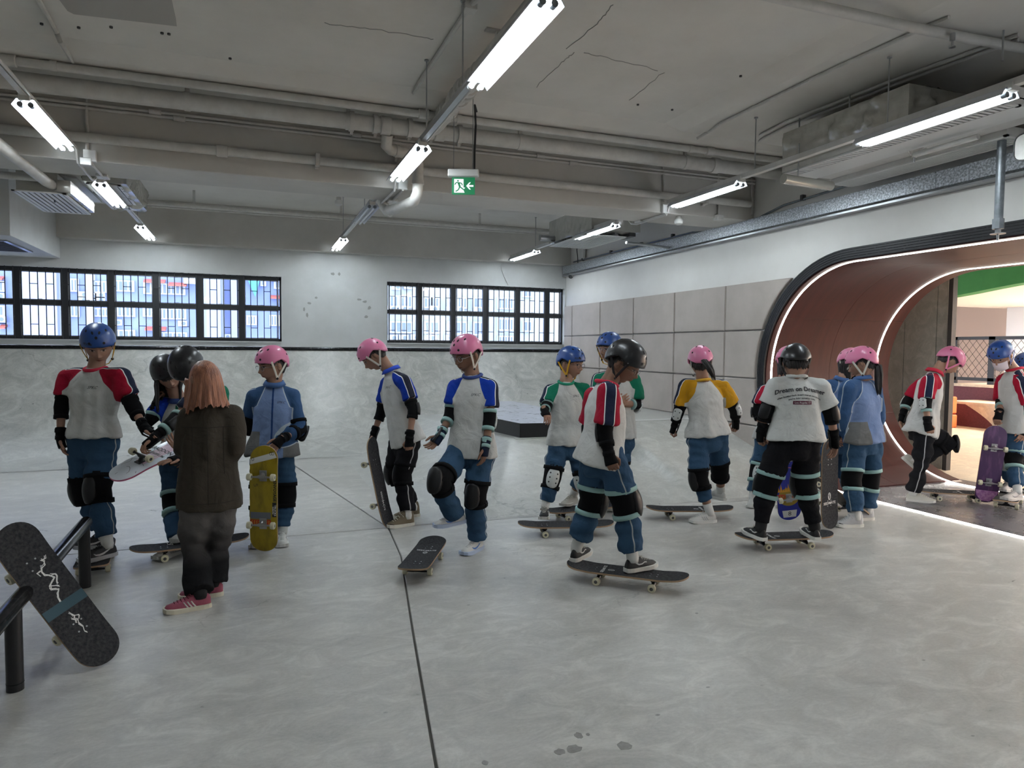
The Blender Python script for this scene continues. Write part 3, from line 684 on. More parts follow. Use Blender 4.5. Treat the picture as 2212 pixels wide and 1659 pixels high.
for s_ in (-.85, .80): MB().tube([E0+xd*sx*s_+up*(sz+.07), A(*(E0+xd*sx*s_)[:2], ZC-.01)], .004, 6).obj('hanging_rod', m_steel, ex)
pc = E0+xd*sx*.95; MB().tube([pc+up*(sz+.06), pc+up*.3-nd*.01, pc+up*.55+xd*.01, A(pc[0], pc[1], ZC-.12), A(pc[0]+.05, pc[1]+.1, ZC-.14)], .010, 8).obj('sign_cable', m_cable, ex, smooth=True)

# ------------------------------------------------------------------ right wall services
du = thing('cable_trunking', 'galvanised steel trunking running along the top of the right wall', 'trunking', (XW, 6, 3.1))
for y0, y1 in ((.5, 4.6), (4.605, 8.6), (8.605, 12.65)): MB().box(XW-.10, XW-.002, y0, y1, 3.03, 3.18).obj('trunking_section', m_galv, du, bevel=.003)
MB().box(XW-.11, XW-.002, .5, 12.65, 2.985, 3.005).obj('lower_flange', m_steel, du)
cb = thing('wall_conduit', 'dark conduit clipped above the galvanised trunking', 'conduit', (XW, 7, 3.26))
MB().tube([(XW-.03, .5, 3.29), (XW-.03, 5.6, 3.29), (XW-.03, 6.6, 3.26), (XW-.03, 6.95, 3.20), (XW-.03, 7.15, 3.15), (XW-.03, 7.9, 3.15), (XW-.03, 8.4, 3.22), (XW-.03, 12.3, 3.24)], .013, 8).obj('conduit_pipe', m_pipe_g, cb, smooth=True)
for y_ in (4.3, 5.0, 6.3, 8.9, 9.8, 10.8, 11.9): MB().box(XW-.05, XW-.002, y_-.02, y_+.02, 3.22 if y_ > 8 else 3.26, 3.27 if y_ > 8 else 3.32).obj('clip', m_grille, cb)
# sprinkler drop pipe in front of the tunnel
P0_ = at(2162, 232, x=5.6); P1_ = at(2156, 492, x=5.6)
t = thing('sprinkler_drop', 'grey iron pipe dropping to a sprinkler head above the tunnel mouth', 'sprinkler', P1_)
X0, Y0 = P1_[0], P1_[1]
MB().tube([(X0, Y0, P1_[2]+.0), (X0, Y0, P0_[2]-.06), (X0-.01, Y0, P0_[2]), (X0-.06, Y0, P0_[2]+.03), (X0-.3, Y0, P0_[2]+.04)], .032, 14).obj('pipe_run', m_pipe_g, t, smooth=True)
MB().tube([(X0, Y0, P0_[2]-.10), (X0, Y0, P0_[2]-.05)], .04, 14).obj('coupling', m_pipe_g, t, smooth=True)
MB().tube([(X0, Y0, P1_[2]-.01), (X0, Y0, P1_[2]+.07)], .042, 8).obj('coupling', m_pipe_g, t, smooth=True)
MB().tube([(X0, Y0, P1_[2]), (X0, Y0, P1_[2]-.05), (X0, Y0, P1_[2]-.055), (X0, Y0, P1_[2]-.10)], [.022, .02, .009, .008], 10).obj('sprinkler_body', m_steel, t, smooth=True)
MB().tube([(X0, Y0, P1_[2]-.045), (X0, Y0, P1_[2]-.05)], .055, 16).obj('deflector_plate', m_steel, t)

# air handler wrapped in foil, top right
def crumple(mb, x0, x1, y0, y1, z0, z1, n=26, amp=.012):
    import itertools
    def face(o, a, b_, na, nb):
        G = np.array([[np.array(o, float)+np.array(a)*i/na+np.array(b_)*j/nb for j in range(nb+1)] for i in range(na+1)])
        nrm = norm(np.cross(a, b_)); d = rng.normal(0, amp*.35, G.shape[:2])
        for _ in range(int(na*nb/90)+2):
            ci, cj = rng.integers(0, na+1), rng.integers(0, nb+1)
            ii, jj = np.mgrid[0:na+1, 0:nb+1]; dist = np.hypot(ii-ci, jj-cj); ang = np.arctan2(jj-cj, ii-ci)
            d += -amp*2.2*np.exp(-(dist/2.0)**2)+amp*1.1*np.cos(ang*7+ci)*np.exp(-(dist/5)**2)
        d[0, :] *= .2; d[-1, :] *= .2; d[:, 0] *= .2; d[:, -1] *= .2
        G += d[..., None]*nrm; mb.grid(G)
    dx, dy, dz = x1-x0, y1-y0, z1-z0; k = lambda d: max(3, int(d/.032))
    face((x0, y0, z0), (0, dy, 0), (0, 0, dz), k(dy), k(dz)); face((x1, y0, z0), (0, 0, dz), (0, dy, 0), k(dz), k(dy))
    face((x0, y0, z0), (0, 0, dz), (dx, 0, 0), k(dz), k(dx)); face((x0, y1, z0), (dx, 0, 0), (0, 0, dz), k(dx), k(dz))
    face((x0, y0, z0), (dx, 0, 0), (0, dy, 0), k(dx), k(dy)); face((x0, y0, z1), (0, dy, 0), (dx, 0, 0), k(dy), k(dx))
    return mb
def slatted(par, x0, x1, y0, y1, z, n, alongy=True, m=m_white, rim=.03):
    MB().box(x0, x1, y0, y0+rim, z-.012, z).box(x0, x1, y1-rim, y1, z-.012, z).box(x0, x0+rim, y0, y1, z-.012, z).box(x1-rim, x1, y0, y1, z-.012, z).obj('grille_frame', m, par)
    MB().box(x0+rim, x1-rim, y0+rim, y1-rim, z-.002, z).obj('grille_back', m_grille, par)
    for i in range(n):
        if alongy:
            x_ = lerp(x0+rim, x1-rim, (i+.5)/n); w_ = (x1-x0)/n*.28; MB().box(x_-w_, x_+w_, y0+rim, y1-rim, z-.010, z-.004).obj('grille_slat', m, par)
        else:
            y_ = lerp(y0+rim, y1-rim, (i+.5)/n); w_ = (y1-y0)/n*.28; MB().box(x0+rim, x1-rim, y_-w_, y_+w_, z-.010, z-.004).obj('grille_slat', m, par)
ac = thing('air_handler', 'foil-wrapped air conditioning unit hung under the ceiling at the top right', 'air conditioner', (5, 4.5, 3.3))
a0 = at(1693, 375, z=3.27); a1 = at(2140, 236, z=3.27)
AX0, AY1, AY0 = a0[0], a0[1]+.02, 3.35
AYN = float(at(1962, 250, x=AX0)[1])
crumple(MB(), AX0, AX0+.62, AYN, AY1, 3.325, 3.66, amp=.016).obj('foil_duct', m_foil, ac, smooth=2)
MB().box(AX0+.05, AX0+.6, AY0, AYN-.01, 3.30, 3.40).obj('unit_casing', m_pipe, ac, bevel=.01)
slatted(ac, AX0-.01, AX0+.17, AY0, AY1, 3.272, 46, alongy=False)
MB().box(AX0-.01, AX0+.62, AY0, AY1, 3.275, 3.325).obj('unit_casing', m_pipe, ac, bevel=.005)
MB().box(AX0+.17, AX0+.42, AY0, AY1, 3.262, 3.275).obj('bottom_panel', m_white, ac)
crumple(MB(), AX0+.62, AX0+.72, AY0+.25, AY1-.05, 3.31, 3.42, amp=.006).obj('foil_duct', m_foil, ac, smooth=2)
slatted(ac, AX0+.62, XW-.14, AY0+.4, AY1-.0, 3.235, 9)
MB().box(AX0+.62, XW-.14, AY0+.4, AY1, 3.236, 3.30).obj('return_box', m_pipe, ac)
crumple(MB(), AX0+.95, XW-.02, AY0+.1, AY0+.75, 3.30, 3.74, amp=.008).obj('foil_duct', m_foil, ac, smooth=2)
for x_, y_ in ((AX0+.1, AY0+.1), (AX0+.5, AY0+.2), (AX0+.1, AY1-.1), (AX0+.1, AY1-.7), (AX0+.5, AY1-.4)):
    MB().tube([(x_, y_, 3.6), (x_, y_, ZC-.06)], .007, 6).obj('hanging_rod', m_steel, ac)
q = at(1795, 402, z=3.15); q2 = at(1692, 386, z=3.15)
t = thing('insulated_pipe', 'short foil-wrapped pipe below the air handler', 'pipe', q2)
MB().tube([q2, q], .045, 14).obj('pipe_run', m_foil, t, smooth=True)
MB().tube([lerp(q2, q, .3)+A(0, 0, .04), lerp(q2, q, .3)+A(0, 0, .35)], .006, 6).obj('hanging_rod', m_steel, t)
t = thing('ceiling_sprinkler', 'sprinkler head on a wrapped pipe below the return grille at right', 'sprinkler', at(1973, 340, z=3.2))
p = at(1975, 335, z=3.2); MB().tube([p+A(.0, -.55, .0), p, p-A(0, 0, .02)], .022, 10).obj('pipe_run', m_pipe, t, smooth=True); MB().tube([p, p-A(0, 0, .06)], .009, 8).obj('sprinkler_body', m_steel, t)

# small air handler in the far right corner
ac = thing('air_handler', 'foil-wrapped air conditioning unit in the far right corner', 'air conditioner', (4.9, 9.5, 3.2))
crumple(MB(), 4.55, 5.35, 8.9, 10.4, 3.25, 3.6, amp=.008).obj('foil_duct', m_foil, ac, smooth=2)
slatted(ac, 4.5, 5.2, 9.0, 10.3, 3.2, 12)
MB().box(5.2, 5.3, 8.95, 9.3, 3.2, 3.5).obj('motor_housing', m_grille, ac)
MB().tube([(4.3, 10.2, 3.3), (4.55, 10.2, 3.3)], .05, 12).obj('pipe_stub', m_steel, ac)
pipe('water_pipe', 'short pipe with a sprinkler under the far right air handler', [(5.0, 8.7, 3.06), (5.9, 8.9, 3.06)], .02, m=m_steel)
# left air handlers
ac = thing('air_handler', 'white slatted air diffuser at the upper left', 'air conditioner', (-2, 8.6, 3.1))
slatted(ac, -2.18, -1.72, 8.1, 9.25, 3.05, 8); crumple(MB(), -1.80, -1.68, 8.12, 9.22, 3.06, 3.18, amp=.006).box(-2.15, -1.8, 8.15, 9.2, 3.056, 3.25).obj('foil_duct', m_foil, ac, smooth=True)
ac = thing('air_handler', 'grey fan-coil unit with a flat underside at the upper left', 'air conditioner', (-1.9, 9, 3.3))
MB().box(-2.15, -1.62, 8.4, 9.9, 3.30, 3.48).obj('unit_casing', m_pipe, ac, bevel=.01)
MB().box(-2.05, -1.70, 8.5, 9.8, 3.285, 3.30).obj('bottom_panel', m_white, ac)
ac = thing('air_handler', 'foil-wrapped duct with a narrow grille beside the left lamps', 'air conditioner', (-1.3, 9, 3.3))
crumple(MB(), -1.62, -1.22, 8.35, 9.9, 3.24, 3.5, amp=.012).obj('foil_duct', m_foil, ac, smooth=2)
slatted(ac, -1.60, -1.28, 8.4, 9.85, 3.235, 3)
t = pipe('water_pipe', 'thick painted pipe at the upper left corner slanting down', [(-2.03, 5.6, 3.72), (-2.03, 5.62, 3.35), (-1.98, 5.8, 3.22), (-1.86, 8.0, 3.13), (-1.80, 8.6, 3.13)], .05)
t = pipe('water_pipe', 'painted horizontal pipe at the far upper left, upper of two', [(XL, 8.0, 3.33), (-1.98, 8.0, 3.33)], .05)
t = pipe('water_pipe', 'painted horizontal pipe at the far upper left, lower of two', [(XL, 8.05, 3.17), (-1.9, 8.05, 3.17)], .035)
p = at(118, 425, z=3.08); t = thing('ceiling_sprinkler', 'sprinkler head below the slanting pipe at the upper left', 'sprinkler', p)
MB().tube([p+A(0, 0, .04), p, p-A(0, 0, .01), p-A(0, 0, .06)], [.02, .02, .008, .008], 8).obj('sprinkler_body', m_pipe_g, t)
# detectors, sensor, wifi box, cameras
def detector(u, v, z, label, r=.055):
    p = at(u, v, z=z); t = thing('smoke_detector', label, 'detector', p)
    MB().tube([p+A(0, 0, .02), p, p-A(0, 0, .035), p-A(0, 0, .05)], [r*.8, r, r*.9, r*.5], 16).obj('detector_body', m_white, t, smooth=True)
    MB().tube([p+A(0, 0, .02), p+A(0, 0, .06)], r*.6, 12).obj('detector_base', m_pipe, t)
    return t
detector(1466, 477, 3.12, 'round white smoke detector under the beam at right')
detector(732, 436, 3.46, 'round motion sensor behind the beam left of centre')
p = at(1257, 548, x=XW-.05)
t = thing('access_point', 'small white wireless box in the corner under the far air handler', 'wireless box', p)
MB().box(XW-.06, XW-.01, p[1]-.10, p[1]+.10, p[2]-.10, p[2]+.10).obj('box_body', m_white, t, bevel=.015, seg=2)
MB().tube([(XW-.02, p[1]+.25, p[2]+.4), (XW-.03, p[1]+.26, p[2]+.1), (XW-.05, p[1]+.18, p[2]-.05), (XW-.02, p[1]+.22, p[2]-.25)], .008, 6).obj('cable', m_cable, t)
p = at(1233, 596, x=XW-.06)
t = thing('dome_camera', 'white dome security camera below the trunking in the corner', 'security camera', p)
MB().tube([p+A(.05, 0, .05), p+A(0, 0, .0)], .05, 14).obj('camera_base', m_white, t); MB().ell(p-A(0, 0, .01), (.045, .045, .045)).obj('camera_dome', m_grille, t, smooth=2)
conduit('thin loose wire hanging above the right window', [at(1084, 560, y=YB-.02), at(1083, 580, y=YB-.02), at(1090, 600, y=YB-.02), at(1098, 616, y=YB-.02)], .004)
p = at(2290, 335, x=5.2); q = at(2180, 290, x=5.2)
t = thing('wall_mirror', 'edge of a rounded grey panel at the far right below the lamp', 'panel', at(2205, 325, x=5.4))
P = []; c0 = at(2230, 312, x=5.35)
for i in range(24):
    a = 2*pi*i/24; P.append(c0+A(0, -math.copysign(abs(math.cos(a))**.5, math.cos(a))*.13, math.copysign(abs(math.sin(a))**.5, math.sin(a))*.10))
MB().prism(P, (.02, 0, 0)).obj('panel_face', m_pipe, t); MB().tube(P, .006, 6, closed=True).obj('panel_rim', m_grille, t)

# ------------------------------------------------------------------ outside: facades beyond the windows
m_fa = mat('blue_grey_render', (.150, .20, .42), .8, noise=(.35, (.21, .26, .50), 5)); m_fb = mat('pale_render', (.32, .35, .39), .8, noise=(.4, (.27, .31, .36), 4))
m_fw = mat('outside_window_glass', (.12, .16, .25), .4); m_ff = mat('outside_white_frame', (.40, .44, .52), .6); m_aw = mat('red_awning', (.40, .10, .075), .6); m_net = mat('green_net', (.08, .32, .33), .8)
m_out = mat('street', (.22, .22, .22), .9)
tag(MB().box(-60, 70, 13.2, 80, -12, -11.8).obj('street_below', m_out), 'street surface far below the windows', 'street')
def facade(name, label, x0, x1, y, z0, z1, m, cells, aw=(), units=()):
    t = thing(name, label, 'building', ((x0+x1)/2, y, z0))
    MB().box(x0, x1, y, y+6, z0, z1).obj('facade', m, t)
    for (a_, b_, c_, d_, n_) in cells:       # x0, x1, z0, z1, number of sashes
        f_ = MB().box(a_-.05, b_+.05, y-.10, y, c_-.05, d_+.05).obj('window_surround', m_ff, t)
        for i in range(n_):
            u0 = lerp(a_, b_, i/n_)+.03; u1 = lerp(a_, b_, (i+1)/n_)-.03
            MB().box(u0, u1, y-.12, y-.09, c_, d_).obj('window_pane', m_fw, t)
    for (a_, b_, z_) in aw: MB().prism([(a_, y, z_+.14), (a_, y-.35, z_+.02), (a_, y-.35, z_-.03), (a_, y, z_+.05)], (b_-a_, 0, 0)).obj('awning', m_aw, t)
    for (x_, z_) in units:
        MB().box(x_-.16, x_+.16, y-.2, y-.02, z_-.11, z_+.11).obj('cooling_unit', m_ff, t)
        MB().tube([(x_+.04, y-.20, z_), (x_+.04, y-.205, z_)], .075, 14).obj('fan_grille', m_fw, t)
    return t
def fx_(u, v, y): p = at(u, v, y=y); return float(p[0]), float(p[2])
def cells_px(Y, L):
    out = []
    for (u0, v0, u1, v1, n_) in L:
        a_, b_ = fx_(u0, v0, Y), fx_(u1, v1, Y); out.append((a_[0], b_[0], b_[1], a_[1], n_))
    return out
Y1 = 30.0
C = cells_px(Y1, [(154, 605, 168, 628, 2), (205, 610, 230, 630, 3), (246, 608, 288, 628, 4), (313, 612, 326, 633, 1), (342, 615, 398, 635, 6), (154, 662, 170, 682, 2), (205, 668, 236, 682, 4), (246, 664, 290, 682, 5), (343, 668, 400, 688, 7), (312, 666, 328, 682, 2), (565, 600, 572, 616, 1), (594, 608, 604, 622, 2), (585, 683, 603, 702, 3), (0, 610, 8, 628, 1), (0, 663, 9, 680, 1), (345, 720, 402, 735, 6), (246, 715, 290, 728, 4), (535, 684, 552, 700, 3), (450, 690, 470, 705, 3)])
aw = [(*[fx_(u, 605, Y1)[0] for u in (312, 358)], fx_(335, 611, Y1)[1]), (*[fx_(u, 605, Y1)[0] for u in (365, 404)], fx_(385, 618, Y1)[1]), (*[fx_(u, 605, Y1)[0] for u in (0, 11)], fx_(5, 605, Y1)[1]), (*[fx_(u, 605, Y1)[0] for u in (313, 358)], fx_(335, 713, Y1)[1]), (*[fx_(u, 605, Y1)[0] for u in (583, 604)], fx_(594, 606, Y1)[1]), (*[fx_(u, 605, Y1)[0] for u in (583, 604)], fx_(594, 645, Y1)[1]), (*[fx_(u, 605, Y1)[0] for u in (0, 14)], fx_(5, 709, Y1)[1])]
un = [fx_(u, v, Y1) for u, v in ((196, 600), (182, 637), (200, 640), (218, 638), (182, 648), (200, 650), (218, 648), (255, 697), (395, 699), (2, 640), (4, 690), (462, 728), (490, 728))]
facade('apartment_block', 'blue-grey apartment block with red awnings outside the left window', -13.5, 1.5, Y1, -12, 9, m_fa, C, aw, un)
t = bpy.data.objects['apartment_block']
for u in (40, 135, 197, 445, 478, 505):
    x_, _ = fx_(u, 650, Y1); MB().box(x_-.12, x_+.12, Y1-.25, Y1, -12, 9).obj('facade_rib', m_fb, t)
for u0, u1 in ((41, 132), (447, 478)):
    x0_, x1_ = fx_(u0, 650, Y1)[0], fx_(u1, 650, Y1)[0]; MB().box(x0_, x1_, Y1-.6, Y1-.02, -12, 9).obj('facade_bay', mat('lavender_render', (.27, .31, .50), .8), t)
a_, b_ = fx_(530, 600, Y1), fx_(560, 632, Y1); MB().prism([(a_[0], Y1-.3, a_[1]+2), (b_[0], Y1-.3, a_[1]+2), (b_[0], Y1-.3, b_[1]+.4), (lerp(a_[0], b_[0], .7), Y1-.3, b_[1]-.2), (a_[0], Y1-.3, b_[1]+.7)], (0, .05, 0)).obj('scaffold_net', m_net, t)
a_, b_ = fx_(398, 598, Y1), fx_(424, 615, Y1); MB().box(a_[0], b_[0], Y1-.35, Y1-.2, b_[1], a_[1]).obj('facade_sign', m_ff, t)
Y2 = 24.0
C = cells_px(Y2, [(841, 641, 858, 662, 2), (865, 641, 888, 662, 3), (915, 645, 930, 663, 2), (933, 645, 946, 662, 2), (968, 645, 982, 663, 2), (988, 645, 1006, 664, 3), (1022, 645, 1048, 665, 2), (843, 697, 888, 717, 4), (917, 697, 946, 718, 3), (968, 697, 1006, 720, 3), (1022, 698, 1048, 722, 2), (1076, 645, 1106, 666, 5), (1076, 690, 1106, 712, 5), (1130, 627, 1146, 640, 2), (1130, 696, 1146, 714, 2), (1076, 728, 1106, 742, 5)])
un = [fx_(u, v, Y2) for u, v in ((845, 668), (870, 668), (935, 668), (972, 669), (990, 669), (1030, 670), (847, 730), (870, 730), (895, 729), (930, 730), (968, 730), (855, 620), (880, 618), (1040, 728))]
facade('apartment_block', 'pale apartment block with cooling units outside the right window', 4.2, 10.6, Y2, -12, 9, m_fb, C, (), un)
facade('office_tower', 'pale blue tower at the edge of the right window', 10.6, 22, Y2+2, -12, 14, mat('cyan_render', (.33, .46, .52), .7, noise=(.6, (.48, .42, .38), 2)), [(13.2, 14.2, z_, z_+.6, 2) for z_ in (1.5, 3, 4.5)])
# ------------------------------------------------------------------ materials of people and boards
def attr_mix(nt, a, b, fac):
    x = nt.nodes.new('ShaderNodeMix'); x.data_type = 'RGBA'
    if isinstance(a, tuple): x.inputs[6].default_value = (*a, 1)
    else: nt.links.new(a, x.inputs[6])
    if isinstance(b, tuple): x.inputs[7].default_value = (*b, 1)
    else: nt.links.new(b, x.inputs[7])
    nt.links.new(fac, x.inputs[0]); return x.outputs[2]
def math_node(nt, op, a, b=None, c=None):
    n = nt.nodes.new('ShaderNodeMath'); n.operation = op
    for i, v in enumerate((a, b, c)):
        if v is None: continue
        if hasattr(v, 'links'): nt.links.new(v, n.inputs[i])
        else: n.inputs[i].default_value = v
    return n.outputs[0]
def attr(nt, name):
    a = nt.nodes.new('ShaderNodeAttribute'); a.attribute_name = name; return a.outputs['Fac']
def fabric_bump(nt, b, scale=260, st=.12):
    tc = nt.nodes.new('ShaderNodeTexCoord'); n = nt.nodes.new('ShaderNodeTexNoise'); n.inputs['Scale'].default_value = 11; n.inputs['Detail'].default_value = 5; n.inputs['Distortion'].default_value = 1.2
    nt.links.new(tc.outputs['Object'], n.inputs['Vector']); bp = nt.nodes.new('ShaderNodeBump'); bp.inputs['Strength'].default_value = .55; bp.inputs['Distance'].default_value = .02
    nt.links.new(n.outputs['Fac'], bp.inputs['Height']); nt.links.new(bp.outputs[0], b.inputs['Normal'])
def shirt_mat(name, base, sleeve=None, stripe=None, piping=(.80, .80, .78), wide=.030, seam=False, panel=None, zipc=None):
    m = bpy.data.materials.new(name); m.use_nodes = True; nt = m.node_tree; b = nt.nodes['Principled BSDF']
    b.inputs['Roughness'].default_value = .85; b.inputs['Specular IOR Level'].default_value = .2
    fabric_bump(nt, b); c = base
    rag, q = attr(nt, 'rag'), math_node(nt, 'ABSOLUTE', attr(nt, 'stq'))
    gt = lambda x, v: math_node(nt, 'GREATER_THAN', x, v); lt = lambda x, v: math_node(nt, 'LESS_THAN', x, v)
    if panel: c = attr_mix(nt, c, panel, gt(attr(nt, 'pan'), 0))
    if zipc: c = attr_mix(nt, c, zipc, gt(attr(nt, 'zip'), 0))
    if sleeve:
        ins = sleeve
        if stripe:
            ins = attr_mix(nt, ins, piping, lt(q, wide+.006)); ins = attr_mix(nt, ins, stripe, lt(q, wide))
        elif seam: ins = attr_mix(nt, ins, piping, lt(q, .005))
        c = attr_mix(nt, c, ins, gt(rag, 0))
        if seam: c = attr_mix(nt, c, piping, lt(math_node(nt, 'ABSOLUTE', rag), .004))
    if isinstance(c, tuple): b.inputs['Base Color'].default_value = (*c, 1)
    else: nt.links.new(c, b.inputs['Base Color'])
    return m
def trouser_mat(name, base, piping=None, fade=None):
    m = bpy.data.materials.new(name); m.use_nodes = True; nt = m.node_tree; b = nt.nodes['Principled BSDF']
    b.inputs['Roughness'].default_value = .85; b.inputs['Specular IOR Level'].default_value = .1; fabric_bump(nt, b)
    c = base
    if fade:
        mr = nt.nodes.new('ShaderNodeMapRange'); nt.links.new(attr(nt, 'hgt'), mr.inputs[0]); mr.inputs[1].default_value = .22; mr.inputs[2].default_value = .50
        tc = nt.nodes.new('ShaderNodeTexCoord'); n = nt.nodes.new('ShaderNodeTexNoise'); n.inputs['Scale'].default_value = 14; n.inputs['Detail'].default_value = 6; nt.links.new(tc.outputs['Object'], n.inputs['Vector'])
        c = attr_mix(nt, base, attr_mix(nt, fade, tuple(v*1.35 for v in fade), n.outputs['Fac']), mr.outputs[0])
    if piping: c = attr_mix(nt, c, piping, math_node(nt, 'LESS_THAN', math_node(nt, 'ABSOLUTE', attr(nt, 'stq')), .0045))
    if isinstance(c, tuple): b.inputs['Base Color'].default_value = (*c, 1)
    else: nt.links.new(c, b.inputs['Base Color'])
    return m
def skin_mat(name, col):
    m = bpy.data.materials.new(name); m.use_nodes = True; nt = m.node_tree; b = nt.nodes['Principled BSDF']
    a = nt.nodes.new('ShaderNodeVertexColor'); a.layer_name = 'tint'
    x = nt.nodes.new('ShaderNodeMix'); x.data_type = 'RGBA'; x.blend_type = 'MULTIPLY'; x.inputs[0].default_value = 1; x.inputs[6].default_value = (*col, 1)
    nt.links.new(a.outputs['Color'], x.inputs[7]); nt.links.new(x.outputs[2], b.inputs['Base Color'])
    b.inputs['Roughness'].default_value = .5; b.inputs['Subsurface Weight'].default_value = .0; b.inputs['Specular IOR Level'].default_value = .35
    return m
m_skin = skin_mat('skin', (.33, .185, .125)); m_skin_d = skin_mat('tanned_skin', (.21, .11, .07))
NAVY = (.016, .022, .05); WHT = (.52, .52, .50)
m_tee_red = shirt_mat('white_tee_red_sleeves', WHT, (.34, .007, .028), NAVY)
m_tee_blue = shirt_mat('white_tee_blue_sleeves', WHT, (.006, .038, .34), (.018, .02, .035))
m_tee_green = shirt_mat('white_tee_green_sleeves', WHT, (.006, .15, .085), NAVY)
m_tee_yel = shirt_mat('white_tee_yellow_sleeves', WHT, (.52, .26, .010), NAVY)
m_tee_white = shirt_mat('white_tee', (.56, .57, .55))
m_jac_blue = shirt_mat('blue_track_jacket', (.16, .23, .40), (.035, .085, .19), piping=(.40, .45, .50), seam=True, panel=(.15, .15, .145), zipc=(.015, .045, .16))
m_jac_olive = shirt_mat('olive_overshirt', (.050, .041, .031))
BLUE = (.034, .076, .138)
m_tr_blue = trouser_mat('blue_track_trousers', BLUE, (.36, .38, .38))
m_tr_black = trouser_mat('black_trousers_piped', (.012, .012, .014), (.40, .40, .40))
m_tr_plain = trouser_mat('black_trousers', (.010, .010, .012))
m_tr_grey = trouser_mat('grey_shorts', (.16, .22, .25))
m_tr_fade = trouser_mat('faded_black_jeans', (.012, .012, .013), fade=(.10, .092, .088))
m_blk = mat('black_neoprene', (.006, .006, .007), .85, spec=.12, bump=.2, bscale=120)
m_cap_b = mat('black_pad_cap', (.011, .011, .012), .4, spec=.3)
m_cap_w = mat('white_pad_cap', (.55, .57, .55), .4)
m_teal = mat('mint_strap', (.26, .42, .40), .7); m_navyf = mat('navy_neoprene', (.010, .016, .035), .85, spec=.15)
m_hair = mat('black_hair', (.010, .008, .008), .5, noise=(40, (.022, .018, .016), 4), bump=.6, bscale=60, stretch=(1, 1, .12))
m_hair_or = mat('copper_pink_hair', (.40, .16, .085), .40, noise=(22, (.20, .075, .04), 5, .4, .6), bump=.5, bscale=60, stretch=(2.2, 2.2, .06))
hm = {k: mat(n, c, r, coat=.15) for k, n, c, r in (('blue', 'helmet_blue', (.012, .060, .25), .36), ('pink', 'helmet_pink', (.58, .16, .29), .36), ('black', 'helmet_black', (.006, .006, .008), .36))}
sm_ = {k: mat('strap_'+k, c, .7) for k, c in (('yellow', (.62, .33, .01)), ('white', (.56, .54, .47)), ('black', (.012, .012, .013)), ('pink', (.70, .20, .34)), ('blue', (.02, .07, .27)))}
m_liner = mat('helmet_liner', (.010, .010, .011), .9)
m_sock = mat('white_sock', (.66, .66, .63), .9, bump=.2, bscale=80); m_sock_b = mat('black_sock', (.012, .012, .013), .9)
m_grip = mat('grip_tape', (.022, .022, .025), .9, spec=.2, noise=(70, (.055, .055, .058), 4), bump=.3, bscale=500)
m_wood = mat('maple_edge', (.34, .22, .13), .6); m_under = mat('plain_underside', (.10, .085, .08), .5)
m_yel = mat('yellow_deck', (.36, .26, .012), .32, noise=(6, (.20, .14, .008), 7, .45, .7), stretch=(1, 3, 1)); m_pinkd = mat('pink_edge', (.50, .10, .20), .5)
m_wdeck = mat('white_deck_print', (.66, .70, .76), .22); m_pinkp = mat('pink_print', (.62, .44, .52), .3); m_bdeck = mat('blue_deck_print', (.012, .02, .30), .35)
m_purp = mat('purple_deck', (.055, .018, .075), .5, noise=(7, (.15, .06, .16), 8, .5, .75), stretch=(.6, 3, 1))
m_flame = mat('flame_print', (.66, .30, .02), .5); m_ink = mat('black_ink', (.012, .012, .014), .6); m_whiteink = mat('white_ink', (.72, .72, .70), .6); m_redink = mat('red_ink', (.50, .03, .02), .6); m_greyink = mat('grey_sticker', (.15, .16, .19), .5)
m_lens = m_glass; m_wheel = mat('cream_wheel', (.60, .56, .40), .45); m_truck = mat('polished_truck', (.38, .38, .39), .3, .85); m_bear = mat('wheel_core', (.03, .03, .03), .5)
m_burg = mat('burgundy_print', (.09, .008, .03), .7)
m_seam = mat('dark_seam', (.026, .021, .016), .9)
m_mask = mat('pale_face_mask', (.62, .55, .58), .8)
m_logo = mat('tee_logo_ink', (.02, .02, .025), .7)
def shoe_mats(up, sole, acc, lace): return [mat('shoe_upper', up, .6, bump=.15, bscale=150), mat('shoe_sole', sole, .6), mat('shoe_accent', acc, .55), mat('shoe_lace', lace, .8)]
SH = dict(blackw=shoe_mats((.012, .012, .013), (.66, .65, .60), (.62, .62, .60), (.60, .58, .52)), white=shoe_mats((.58, .58, .55), (.64, .64, .61), (.46, .46, .46), (.66, .66, .64)),
          bluew=shoe_mats((.62, .62, .60), (.42, .50, .66), (.05, .16, .50), (.66, .66, .64)), olive=shoe_mats((.16, .125, .075), (.66, .64, .56), (.05, .04, .03), (.62, .60, .52)),
          pinkw=shoe_mats((.30, .06, .10), (.62, .58, .46), (.64, .62, .58), (.10, .008, .02)), runner=shoe_mats((.014, .015, .018), (.40, .41, .43), (.55, .55, .55), (.02, .02, .02)),
          cream=shoe_mats((.52, .50, .44), (.62, .60, .55), (.50, .48, .43), (.60, .58, .52)), grey=shoe_mats((.42, .42, .42), (.66, .65, .60), (.03, .03, .03), (.62, .62, .60)), pale=shoe_mats((.46, .43, .42), (.56, .53, .50), (.30, .28, .28), (.56, .53, .5)), dark=shoe_mats((.02, .02, .02), (.5, .5, .48), (.05, .05, .05), (.1, .1, .1)))

